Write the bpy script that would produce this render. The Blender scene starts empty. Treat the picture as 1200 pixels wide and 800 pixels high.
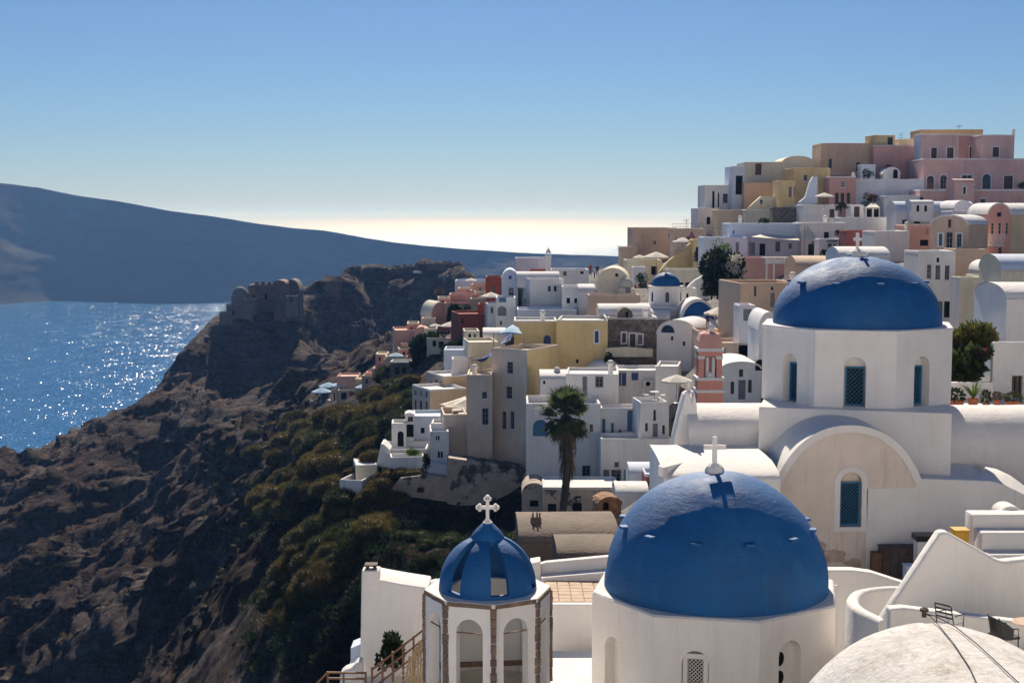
import bpy, math, random
import numpy as np
from mathutils import Vector, Matrix, noise

random.seed(7)
SC = bpy.context.scene
COL = SC.collection
R = math.radians

# ------------------------------------------------------------------ camera, sky, sun, exposure
CAM_Z = 150.0                       # metres above the sea
FPX = 1650.0                        # focal length in pixels of the 1200 px wide photograph
PITCH = math.atan(148.0 / FPX)
cam_d = bpy.data.cameras.new('camera')
cam = bpy.data.objects.new('camera', cam_d)
COL.objects.link(cam)
cam.location = (0, 0, CAM_Z)
cam.rotation_euler = (math.pi / 2 - PITCH, 0, 0)
cam_d.sensor_width = 36.0
cam_d.lens = 36.0 * FPX / 1200.0
cam_d.clip_start = 0.5
cam_d.clip_end = 600000.0
SC.camera = cam

SEA_A, SEA_B = 1.75, 0.6          # wave slope of ripples and swell
HAZE = 0.00012
SUN_EL, SUN_AZ = 38.0, -1.5        # azimuth: degrees to the right of straight ahead (+Y)
world = bpy.data.worlds.new('World')
SC.world = world
world.use_nodes = True
wn = world.node_tree
bg = wn.nodes['Background']
sky = wn.nodes.new('ShaderNodeTexSky')
sky.sky_type = 'NISHITA'
sky.sun_disc = False
sky.sun_elevation = R(SUN_EL)
sky.sun_rotation = R(SUN_AZ)
sky.altitude = 900
sky.air_density = 1.0
sky.dust_density = 0.4
sky.ozone_density = 10.0
wn.links.new(sky.outputs[0], bg.inputs[0])
bg.inputs[1].default_value = 0.05

sun_d = bpy.data.lights.new('sun', 'SUN')
sun = bpy.data.objects.new('sun', sun_d)
COL.objects.link(sun)
sun_d.energy = 5.0
sun_d.angle = R(0.53)
sun_d.color = (1.0, 0.90, 0.76)
sun.location = (0, 0, 400)
sun_dir = Vector((math.sin(R(SUN_AZ)) * math.cos(R(SUN_EL)), math.cos(R(SUN_AZ)) * math.cos(R(SUN_EL)), math.sin(R(SUN_EL))))
sun.rotation_euler = sun_dir.to_track_quat('Z', 'Y').to_euler()

SC.view_settings.view_transform = 'Standard'
SC.view_settings.look = 'None'
SC.view_settings.gamma = 1.0
SC.view_settings.exposure = 0.46
SC.render.engine = 'CYCLES'
SC.cycles.use_denoising = True
SC.cycles.max_bounces = 6
SC.cycles.diffuse_bounces = 3
SC.cycles.glossy_bounces = 3
SC.cycles.volume_bounces = 0
SC.cycles.transparent_max_bounces = 8
SC.cycles.sample_clamp_indirect = 6.0

# ------------------------------------------------------------------ pixel -> point
CP, SP = math.cos(PITCH), math.sin(PITCH)
def ray(px, py):
    xc = (px - 600.0) / FPX
    yc = (400.0 - py) / FPX
    return Vector((xc, CP + yc * SP, -SP + yc * CP))
def P(px, py, d):
    """point seen at photo pixel (px,py) that lies d metres ahead (world Y = d)"""
    r = ray(px, py)
    return Vector((0, 0, CAM_Z)) + r * (d / r.y)
def zat(py, d):
    return P(600, py, d).z
def on_plane(px, py, A, U):
    """(u, z) where the ray meets the vertical plane through A along unit U"""
    r = ray(px, py)
    # A + u U = t r in XY
    det = U.x * (-r.y) - (-r.x) * U.y
    u = (-A.x * (-r.y) + r.x * (-A.y)) / det
    t = (U.x * (-A.y) - U.y * (-A.x)) / det
    return u, CAM_Z + t * r.z

# ------------------------------------------------------------------ materials
def lin(c):
    return tuple(((v / 255.0) / 12.92 if v / 255.0 <= 0.04045 else (((v / 255.0) + 0.055) / 1.055) ** 2.4) for v in c)
WREF = lin((155, 157, 166))
def base(r, g, b):
    """wall colour from the tone it has in open shade, taking shaded white paint as the reference"""
    l = lin((r, g, b))
    c = [min(0.8, 0.84 * l[i] / WREF[i]) for i in range(3)]
    g = sum(c) / 3
    return tuple(v * 0.80 + g * 0.20 for v in c)
MATS = {}
def new_mat(name):
    m = bpy.data.materials.new(name)
    m.use_nodes = True
    MATS[name] = m
    return m, m.node_tree.nodes, m.node_tree.links, m.node_tree.nodes['Principled BSDF']
def pos_node(n):
    return n.new('ShaderNodeNewGeometry').outputs['Position']
def noise_node(n, l, vec, scale, detail=4, rough=0.6, stretch=None):
    t = n.new('ShaderNodeTexNoise')
    t.inputs['Scale'].default_value = scale
    t.inputs['Detail'].default_value = detail
    t.inputs['Roughness'].default_value = rough
    if stretch:
        mp = n.new('ShaderNodeMapping')
        mp.inputs['Scale'].default_value = stretch
        l.new(vec, mp.inputs['Vector']); vec = mp.outputs[0]
    l.new(vec, t.inputs['Vector'])
    return t.outputs['Fac']
def ramp(n, l, fac, stops):
    r = n.new('ShaderNodeValToRGB')
    e = r.color_ramp.elements
    while len(e) < len(stops): e.new(0.5)
    for i, (p, c) in enumerate(stops):
        e[i].position = p
        e[i].color = (*c, 1) if len(c) == 3 else c
    l.new(fac, r.inputs[0])
    return r.outputs[0]
def mixc(n, l, fac, a, b, mode='MIX'):
    m = n.new('ShaderNodeMix'); m.data_type = 'RGBA'; m.blend_type = mode
    for s, v in ((m.inputs[0], fac), (m.inputs[6], a), (m.inputs[7], b)):
        if hasattr(v, 'is_linked'): l.new(v, s)
        elif isinstance(v, (int, float)): s.default_value = v
        else: s.default_value = (*v, 1)
    return m.outputs[2]
def plaster(name, col, rough=0.85, var=0.14, stain=(0.35, 0.28, 0.22), stain_amt=0.25, bump=0.12, sc=1.0):
    m, n, l, b = new_mat(name)
    p = pos_node(n)
    big = noise_node(n, l, p, 0.35 * sc, 5, 0.6)
    streak = noise_node(n, l, p, 1.0 * sc, 5, 0.65, (1.6, 1.6, 0.22))
    lo = tuple(v * (1 - var) for v in col); hi = tuple(min(0.86, v * (1 + var * 0.6)) for v in col)
    c = ramp(n, l, big, [(0.3, lo), (0.7, hi)])
    sf = ramp(n, l, streak, [(0.52, (0, 0, 0)), (0.78, (stain_amt,) * 3)])
    c = mixc(n, l, sf, c, tuple(col[i] * stain[i] * 1.6 for i in range(3)))
    pt_ = noise_node(n, l, p, 0.8 * sc, 3, 0.5)
    pf = ramp(n, l, pt_, [(0.60, (0, 0, 0)), (0.625, (stain_amt * 0.7,) * 3)])
    c = mixc(n, l, pf, c, tuple(min(0.85, v * 0.80 + 0.05) for v in col))
    dr = noise_node(n, l, p, 2.3 * sc, 4, 0.7, (2.2, 2.2, 0.10))
    df_ = ramp(n, l, dr, [(0.60, (0, 0, 0)), (0.72, (stain_amt * 0.9,) * 3)])
    c = mixc(n, l, df_, c, tuple(col[i] * stain[i] for i in range(3)))
    l.new(c, b.inputs['Base Color'])
    b.inputs['Roughness'].default_value = rough
    b.inputs['Specular IOR Level'].default_value = 0.25
    fine = noise_node(n, l, p, 3.2 * sc, 6, 0.65)
    bp = n.new('ShaderNodeBump'); bp.inputs['Strength'].default_value = 0.6; bp.inputs['Distance'].default_value = bump
    l.new(fine, bp.inputs['Height']); l.new(bp.outputs[0], b.inputs['Normal'])
    return m
def flat(name, col, rough=0.6, spec=0.4, metal=0.0, var=0.12, sc=3.0):
    m, n, l, b = new_mat(name)
    f = noise_node(n, l, pos_node(n), sc, 4)
    c = ramp(n, l, f, [(0.3, tuple(v * (1 - var) for v in col)), (0.7, tuple(min(0.9, v * (1 + var)) for v in col))])
    l.new(c, b.inputs['Base Color'])
    b.inputs['Roughness'].default_value = rough
    b.inputs['Specular IOR Level'].default_value = spec
    b.inputs['Metallic'].default_value = metal
    return m

plaster('white', (0.82, 0.79, 0.76), var=0.09, stain_amt=0.30, bump=0.10)
plaster('white_old', (0.76, 0.74, 0.70), var=0.10, stain_amt=0.35, bump=0.1)
plaster('white_near', (0.82, 0.78, 0.735), var=0.07, stain_amt=0.20, bump=0.05, sc=1.3)
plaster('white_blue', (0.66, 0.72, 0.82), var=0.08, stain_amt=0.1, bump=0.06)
plaster('cream_facade', (0.77, 0.66, 0.56), var=0.12, stain_amt=0.42, bump=0.06, sc=1.4)
plaster('damp_patch', (0.57, 0.44, 0.34), var=0.3, stain_amt=0.4, bump=0.03, sc=6)
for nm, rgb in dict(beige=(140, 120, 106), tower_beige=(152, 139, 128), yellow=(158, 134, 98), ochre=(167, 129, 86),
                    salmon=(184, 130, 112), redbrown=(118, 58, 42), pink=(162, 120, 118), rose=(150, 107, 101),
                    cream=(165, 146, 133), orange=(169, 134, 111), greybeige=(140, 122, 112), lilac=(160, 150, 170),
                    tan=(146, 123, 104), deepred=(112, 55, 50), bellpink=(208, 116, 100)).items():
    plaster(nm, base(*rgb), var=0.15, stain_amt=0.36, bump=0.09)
plaster('salmon', (0.70, 0.43, 0.335), var=0.15, stain_amt=0.3, bump=0.09)
plaster('bellpink', (0.72, 0.33, 0.25), var=0.12, stain_amt=0.3, bump=0.05)
plaster('redbrown', (0.36, 0.085, 0.045), var=0.18, stain_amt=0.35, bump=0.09)
plaster('yellow', (0.80, 0.62, 0.31), var=0.12, stain_amt=0.3, bump=0.09)
plaster('brown_stucco', (0.20, 0.155, 0.12), var=0.28, stain_amt=0.5, bump=0.12, sc=2.0)
plaster('trim', (0.78, 0.76, 0.75), var=0.04, stain_amt=0.05, bump=0.01)
flat('glass', (0.018, 0.02, 0.026), rough=0.12, spec=0.5)
flat('dark', (0.012, 0.011, 0.012), rough=0.9, spec=0.1)
flat('teal', (0.032, 0.17, 0.32), rough=0.5)
flat('blue_door', (0.012, 0.05, 0.24), rough=0.45)
flat('wood_door', (0.10, 0.055, 0.035), rough=0.6)
flat('grey_door', (0.22, 0.22, 0.25), rough=0.6)
flat('wood', (0.16, 0.085, 0.045), rough=0.7, var=0.35, sc=6)
flat('old_wood', (0.075, 0.055, 0.045), rough=0.8, var=0.4, sc=5)
flat('pale_wood', (0.50, 0.33, 0.22), rough=0.6, var=0.2, sc=8)
flat('black_metal', (0.012, 0.012, 0.014), rough=0.4, spec=0.5)
flat('grey_metal', (0.30, 0.30, 0.31), rough=0.45)
flat('terracotta', (0.42, 0.14, 0.07), rough=0.8, var=0.2)
flat('canvas', (0.72, 0.66, 0.56), rough=0.9, var=0.05)
flat('canvas_blue', (0.36, 0.52, 0.66), rough=0.9, var=0.05)
flat('canvas_navy', (0.015, 0.06, 0.20), rough=0.8, var=0.1)
flat('canvas_rose', (0.30, 0.10, 0.12), rough=0.9)
flat('mustard', (0.62, 0.34, 0.03), rough=0.6)
flat('tile', (0.50, 0.35, 0.24), rough=0.8, var=0.18, sc=2.2)
flat('grout', (0.34, 0.27, 0.21), rough=0.9)
flat('rope', (0.42, 0.30, 0.17), rough=0.9)
flat('skin', (0.40, 0.23, 0.16), rough=0.6)
flat('hair', (0.03, 0.02, 0.015), rough=0.7)
for nm, c in dict(cloth_white=(0.7, 0.7, 0.68), cloth_navy=(0.02, 0.03, 0.09), cloth_red=(0.35, 0.04, 0.04), cloth_black=(0.02, 0.02, 0.02),
                  cloth_tan=(0.35, 0.26, 0.17), cloth_blue=(0.06, 0.12, 0.35)).items():
    flat(nm, c, rough=0.9)

def blue_paint(name, col):
    m, n, l, b = new_mat(name)
    p = pos_node(n)
    f = noise_node(n, l, p, 0.9, 6, 0.65)
    c = ramp(n, l, f, [(0.25, tuple(v * 0.78 for v in col)), (0.75, tuple(v * 1.25 for v in col))])
    streak = noise_node(n, l, p, 1.6, 6, 0.7, (1.4, 1.4, 0.25))
    sf = ramp(n, l, streak, [(0.50, (0, 0, 0)), (0.72, (0.30, 0.30, 0.30))])
    c = mixc(n, l, sf, c, (col[0] + 0.03, col[1] * 1.7 + 0.02, col[2] * 1.25 + 0.02))
    chip = noise_node(n, l, p, 7.0, 6, 0.75)
    cf = ramp(n, l, chip, [(0.66, (0, 0, 0)), (0.72, (0.35, 0.35, 0.35))])
    c = mixc(n, l, cf, c, (0.10, 0.22, 0.36))
    l.new(c, b.inputs['Base Color'])
    rr = ramp(n, l, f, [(0.3, (0.58,) * 3), (0.7, (0.80,) * 3)])
    l.new(rr, b.inputs['Roughness'])
    b.inputs['Specular IOR Level'].default_value = 0.5
    brush = noise_node(n, l, p, 3.4, 7, 0.7, (1, 1, 2.4))
    bp = n.new('ShaderNodeBump'); bp.inputs['Strength'].default_value = 0.6; bp.inputs['Distance'].default_value = 0.05
    l.new(brush, bp.inputs['Height']); l.new(bp.outputs[0], b.inputs['Normal'])
    return m
blue_paint('dome_blue', (0.0, 0.088, 0.27))

def stone_wall_mat(name, cols, mortar, sc=2.2, bump=0.25):
    m, n, l, b = new_mat(name)
    p = pos_node(n)
    v = n.new('ShaderNodeTexVoronoi'); v.inputs['Scale'].default_value = sc
    l.new(p, v.inputs['Vector'])
    c = ramp(n, l, v.outputs['Color'], [(0.1, cols[0]), (0.5, cols[1]), (0.9, cols[2])])
    v2 = n.new('ShaderNodeTexVoronoi'); v2.feature = 'DISTANCE_TO_EDGE'; v2.inputs['Scale'].default_value = sc
    l.new(p, v2.inputs['Vector'])
    e = ramp(n, l, v2.outputs['Distance'], [(0.02, (1, 1, 1)), (0.09, (0, 0, 0))])
    c = mixc(n, l, e, c, mortar)
    l.new(c, b.inputs['Base Color']); b.inputs['Roughness'].default_value = 0.9
    bp = n.new('ShaderNodeBump'); bp.inputs['Distance'].default_value = bump
    l.new(v2.outputs['Distance'], bp.inputs['Height']); l.new(bp.outputs[0], b.inputs['Normal'])
    return m
stone_wall_mat('dark_stone', [(0.10, 0.085, 0.075), (0.17, 0.145, 0.125), (0.24, 0.20, 0.17)], (0.16, 0.14, 0.12))
stone_wall_mat('ruin_stone', [(0.14, 0.09, 0.07), (0.22, 0.14, 0.10), (0.28, 0.19, 0.13)], (0.18, 0.13, 0.10), 1.2)
stone_wall_mat('orange_stone', [(0.28, 0.13, 0.06), (0.40, 0.20, 0.10), (0.46, 0.27, 0.15)], (0.25, 0.14, 0.08), 3.0)

# peeling retaining wall: plaster with bare stone patches
m, n, l, b = new_mat('peeling')
p = pos_node(n)
f = noise_node(n, l, p, 0.33, 7, 0.62)
k = ramp(n, l, f, [(0.44, (0, 0, 0)), (0.47, (1, 1, 1))])
v = n.new('ShaderNodeTexVoronoi'); v.inputs['Scale'].default_value = 1.9
l.new(p, v.inputs['Vector'])
st = ramp(n, l, v.outputs['Color'], [(0.2, (0.06, 0.055, 0.055)), (0.8, (0.16, 0.14, 0.13))])
pl = ramp(n, l, noise_node(n, l, p, 1.1, 6, 0.65), [(0.3, (0.36, 0.29, 0.23)), (0.7, (0.56, 0.46, 0.37))])
l.new(mixc(n, l, k, st, pl), b.inputs['Base Color'])
b.inputs['Roughness'].default_value = 0.92
bp = n.new('ShaderNodeBump'); bp.inputs['Distance'].default_value = 0.2
l.new(f, bp.inputs['Height']); l.new(bp.outputs[0], b.inputs['Normal'])

# stained vault roof near the camera
m, n, l, b = new_mat('stained_vault')
p = pos_node(n)
c = ramp(n, l, noise_node(n, l, p, 0.9, 6, 0.7), [(0.3, (0.62, 0.585, 0.54)), (0.65, (0.76, 0.735, 0.70))])
d1 = ramp(n, l, noise_node(n, l, p, 1.7, 9, 0.78, (1.0, 0.45, 1.0)), [(0.48, (0, 0, 0)), (0.64, (0.7, 0.7, 0.7))])
c = mixc(n, l, d1, c, (0.36, 0.285, 0.21))
d2 = ramp(n, l, noise_node(n, l, p, 9.0, 8, 0.8), [(0.56, (0, 0, 0)), (0.68, (0.5, 0.5, 0.5))])
c = mixc(n, l, d2, c, (0.28, 0.23, 0.19))
l.new(c, b.inputs['Base Color']); b.inputs['Roughness'].default_value = 0.9
bp = n.new('ShaderNodeBump'); bp.inputs['Distance'].default_value = 0.05
l.new(noise_node(n, l, p, 7, 6, 0.7), bp.inputs['Height']); l.new(bp.outputs[0], b.inputs['Normal'])

# cliff / terrain
m, n, l, b = new_mat('rock')
p = pos_node(n)
def rng(v, a, b_):
    r_ = n.new('ShaderNodeMapRange'); r_.inputs[1].default_value = a; r_.inputs[2].default_value = b_; l.new(v, r_.inputs[0]); return r_.outputs[0]
def mul(a, b_):
    r_ = n.new('ShaderNodeMath'); r_.operation = 'MULTIPLY'; l.new(a, r_.inputs[0]); l.new(b_, r_.inputs[1]); return r_.outputs[0]
big = noise_node(n, l, p, 0.022, 8, 0.65)
mid = noise_node(n, l, p, 0.16, 10, 0.74)
c = ramp(n, l, mid, [(0.30, (0.016, 0.012, 0.011)), (0.46, (0.048, 0.034, 0.028)), (0.58, (0.095, 0.066, 0.052)), (0.74, (0.17, 0.125, 0.10))])
red = ramp(n, l, noise_node(n, l, p, 0.03, 7, 0.65, (0.6, 0.6, 2.0)), [(0.50, (0, 0, 0)), (0.62, (0.55, 0.55, 0.55))])
c = mixc(n, l, red, c, ramp(n, l, mid, [(0.3, (0.045, 0.022, 0.016)), (0.7, (0.16, 0.085, 0.06))]))
pale = ramp(n, l, big, [(0.50, (0, 0, 0)), (0.58, (0.8, 0.8, 0.8))])
c = mixc(n, l, pale, c, ramp(n, l, mid, [(0.3, (0.075, 0.07, 0.07)), (0.7, (0.22, 0.20, 0.195))]))
# pale pumice beds cap the promontory
sx = n.new('ShaderNodeSeparateXYZ'); l.new(p, sx.inputs[0])
cap = mul(mul(rng(sx.outputs['Z'], 92, 116), rng(sx.outputs['Y'], 290, 370)), ramp(n, l, noise_node(n, l, p, 0.06, 8, 0.7), [(0.38, (0.05, 0.05, 0.05)), (0.58, (0.85, 0.85, 0.85))]))
c = mixc(n, l, cap, c, ramp(n, l, mid, [(0.32, (0.075, 0.064, 0.058)), (0.5, (0.21, 0.175, 0.152)), (0.7, (0.36, 0.305, 0.265))]))
scree = ramp(n, l, noise_node(n, l, p, 0.05, 8, 0.68, (1.0, 0.35, 0.5)), [(0.53, (0, 0, 0)), (0.60, (0.65, 0.65, 0.65))])
c = mixc(n, l, scree, c, ramp(n, l, mid, [(0.35, (0.12, 0.108, 0.104)), (0.65, (0.28, 0.25, 0.24))]))
strata = noise_node(n, l, p, 0.35, 8, 0.75, (0.22, 0.22, 2.6))
sf = ramp(n, l, strata, [(0.40, (0.42, 0.38, 0.36)), (0.56, (1.15, 1.15, 1.15))])
c = mixc(n, l, 0.8, c, sf, 'MULTIPLY')
vor = n.new('ShaderNodeTexVoronoi'); vor.feature = 'DISTANCE_TO_EDGE'; vor.inputs['Scale'].default_value = 0.28
warp = n.new('ShaderNodeVectorMath'); nz = n.new('ShaderNodeTexNoise'); nz.inputs['Scale'].default_value = 0.4; nz.inputs['Detail'].default_value = 5
l.new(p, nz.inputs['Vector']); ws = n.new('ShaderNodeVectorMath'); ws.operation = 'SCALE'; ws.inputs['Scale'].default_value = 4.0
l.new(nz.outputs['Color'], ws.inputs[0]); l.new(p, warp.inputs[0]); l.new(ws.outputs[0], warp.inputs[1]); l.new(warp.outputs[0], vor.inputs['Vector'])
crack = ramp(n, l, vor.outputs['Distance'], [(0.0, (0.25, 0.25, 0.25)), (0.10, (1, 1, 1))])
c = mixc(n, l, 0.7, c, crack, 'MULTIPLY')
pit = ramp(n, l, noise_node(n, l, p, 0.13, 6, 0.65, (1, 1, 0.7)), [(0.36, (0.25, 0.23, 0.22)), (0.45, (1, 1, 1))])
c = mixc(n, l, 0.75, c, pit, 'MULTIPLY')
speck = noise_node(n, l, p, 0.9, 7, 0.8)
sk = ramp(n, l, speck, [(0.58, (0, 0, 0)), (0.66, (0.7, 0.7, 0.7))])
c = mixc(n, l, sk, c, (0.04, 0.036, 0.02))
peb = ramp(n, l, noise_node(n, l, p, 2.2, 4, 0.8), [(0.66, (0, 0, 0)), (0.70, (0.7, 0.7, 0.7))])
c = mixc(n, l, peb, c, (0.26, 0.23, 0.21))
c = mixc(n, l, 1.0, c, (1.12, 1.0, 0.93), 'MULTIPLY')
# pale paving between the houses, added so the ground bounces light upward
dv = n.new('ShaderNodeMath'); dv.operation = 'DIVIDE'; l.new(sx.outputs['X'], dv.inputs[0]); l.new(sx.outputs['Y'], dv.inputs[1])
bounce_pav = mul(mul(rng(dv.outputs[0], 0.015, 0.03), rng(sx.outputs['Y'], 250, 244)), mul(rng(sx.outputs['Y'], 66, 70), ramp(n, l, noise_node(n, l, p, 0.10, 5, 0.6), [(0.36, (0, 0, 0)), (0.44, (1, 1, 1))])))
c = mixc(n, l, bounce_pav, c, ramp(n, l, mid, [(0.3, (0.42, 0.39, 0.36)), (0.7, (0.62, 0.59, 0.55))]))
l.new(c, b.inputs['Base Color'])
b.inputs['Roughness'].default_value = 0.95
b.inputs['Specular IOR Level'].default_value = 0.1
bp = n.new('ShaderNodeBump'); bp.inputs['Distance'].default_value = 1.6; bp.inputs['Strength'].default_value = 1.0
l.new(noise_node(n, l, p, 0.6, 10, 0.8), bp.inputs['Height'])
bp2 = n.new('ShaderNodeBump'); bp2.inputs['Distance'].default_value = 1.5; bp2.inputs['Strength'].default_value = 0.8
l.new(vor.outputs['Distance'], bp2.inputs['Height']); l.new(bp.outputs[0], bp2.inputs['Normal']); l.new(bp2.outputs[0], b.inputs['Normal'])

# far island
m, n, l, b = new_mat('island_rock')
p = pos_node(n)
c = ramp(n, l, noise_node(n, l, p, 0.004, 9, 0.65, (1, 1, 2.5)), [(0.3, (0.02, 0.018, 0.018)), (0.55, (0.045, 0.04, 0.036)), (0.75, (0.085, 0.074, 0.068))])
l.new(c, b.inputs['Base Color']); b.inputs['Roughness'].default_value = 0.95
b.inputs['Specular IOR Level'].default_value = 0.05

# sea
m, n, l, b = new_mat('sea')
p = pos_node(n)
b.inputs['Base Color'].default_value = (0.018, 0.12, 0.31, 1)
b.inputs['Roughness'].default_value = 0.14
b.inputs['IOR'].default_value = 1.33
def slope(scale, amp, stretch, det):
    t = n.new('ShaderNodeTexNoise'); t.inputs['Scale'].default_value = scale; t.inputs['Detail'].default_value = det; t.inputs['Roughness'].default_value = 0.6
    mp = n.new('ShaderNodeMapping'); mp.inputs['Scale'].default_value = stretch
    l.new(p, mp.inputs['Vector']); l.new(mp.outputs[0], t.inputs['Vector'])
    v1 = n.new('ShaderNodeVectorMath'); v1.operation = 'SUBTRACT'; v1.inputs[1].default_value = (0.5, 0.5, 0.5); l.new(t.outputs['Color'], v1.inputs[0])
    v2 = n.new('ShaderNodeVectorMath'); v2.operation = 'MULTIPLY'; v2.inputs[1].default_value = (amp, amp, 0); l.new(v1.outputs[0], v2.inputs[0])
    return v2.outputs[0]
s1, s2 = slope(0.66, SEA_A, (1.0, 0.30, 1.0), 2.0), slope(0.05, SEA_B, (1.0, 0.5, 1.0), 2.0)
va = n.new('ShaderNodeVectorMath'); l.new(s1, va.inputs[0]); l.new(s2, va.inputs[1])
ln_ = n.new('ShaderNodeVectorMath'); ln_.operation = 'LENGTH'; l.new(p, ln_.inputs[0])
def far_(a, b_):
    r_ = n.new('ShaderNodeMapRange'); r_.inputs[1].default_value = 2600; r_.inputs[2].default_value = 9000; r_.inputs[3].default_value = a; r_.inputs[4].default_value = b_
    l.new(ln_.outputs['Value'], r_.inputs[0]); return r_.outputs[0]
l.new(far_(0.14, 0.46), b.inputs['Roughness'])
vs = n.new('ShaderNodeVectorMath'); vs.operation = 'SCALE'; l.new(va.outputs[0], vs.inputs[0]); l.new(far_(1.0, 0.15), vs.inputs['Scale'])
vb = n.new('ShaderNodeVectorMath'); vb.inputs[1].default_value = (0, 0, 1); l.new(vs.outputs[0], vb.inputs[0])
vn = n.new('ShaderNodeVectorMath'); vn.operation = 'NORMALIZE'; l.new(vb.outputs[0], vn.inputs[0])
l.new(vn.outputs[0], b.inputs['Normal'])

def leaf_mat(name, a, c, trans=0.35):
    m, n, l, b = new_mat(name)
    oi = n.new('ShaderNodeObjectInfo')
    f = noise_node(n, l, pos_node(n), 1.3, 4)
    col = ramp(n, l, f, [(0.3, a), (0.7, c)])
    hv = n.new('ShaderNodeHueSaturation')
    mr = n.new('ShaderNodeMapRange'); mr.inputs[3].default_value = 0.75; mr.inputs[4].default_value = 1.25
    l.new(oi.outputs['Random'], mr.inputs[0]); l.new(mr.outputs[0], hv.inputs['Value'])
    l.new(col, hv.inputs['Color'])
    l.new(hv.outputs[0], b.inputs['Base Color'])
    b.inputs['Roughness'].default_value = 0.7
    b.inputs['Specular IOR Level'].default_value = 0.2
    tr = n.new('ShaderNodeBsdfTranslucent'); l.new(hv.outputs[0], tr.inputs[0])
    mx = n.new('ShaderNodeMixShader'); mx.inputs[0].default_value = trans
    l.new(b.outputs[0], mx.inputs[1]); l.new(tr.outputs[0], mx.inputs[2])
    l.new(mx.outputs[0], n['Material Output'].inputs[0])
    return m
leaf_mat('leaf_gold', (0.048, 0.042, 0.013), (0.155, 0.122, 0.038))
leaf_mat('leaf_rust', (0.05, 0.040, 0.016), (0.15, 0.110, 0.042))
leaf_mat('leaf_green', (0.026, 0.034, 0.013), (0.075, 0.085, 0.028))
leaf_mat('leaf_dark', (0.014, 0.026, 0.012), (0.036, 0.055, 0.022))
leaf_mat('leaf_palm', (0.05, 0.075, 0.028), (0.13, 0.16, 0.06))
leaf_mat('leaf_olive', (0.09, 0.10, 0.025), (0.19, 0.18, 0.05))
leaf_mat('leaf_dry', (0.10, 0.07, 0.045), (0.19, 0.14, 0.09), 0.15)
leaf_mat('leaf_bright', (0.06, 0.12, 0.02), (0.13, 0.20, 0.045))
leaf_mat('petal_white', (0.4, 0.38, 0.33), (0.6, 0.58, 0.5))
leaf_mat('petal_pink', (0.35, 0.02, 0.08), (0.5, 0.05, 0.14))
leaf_mat('petal_red', (0.30, 0.015, 0.015), (0.42, 0.03, 0.03))
flat('bark', (0.06, 0.045, 0.033), rough=0.95, var=0.35, sc=5)

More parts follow.
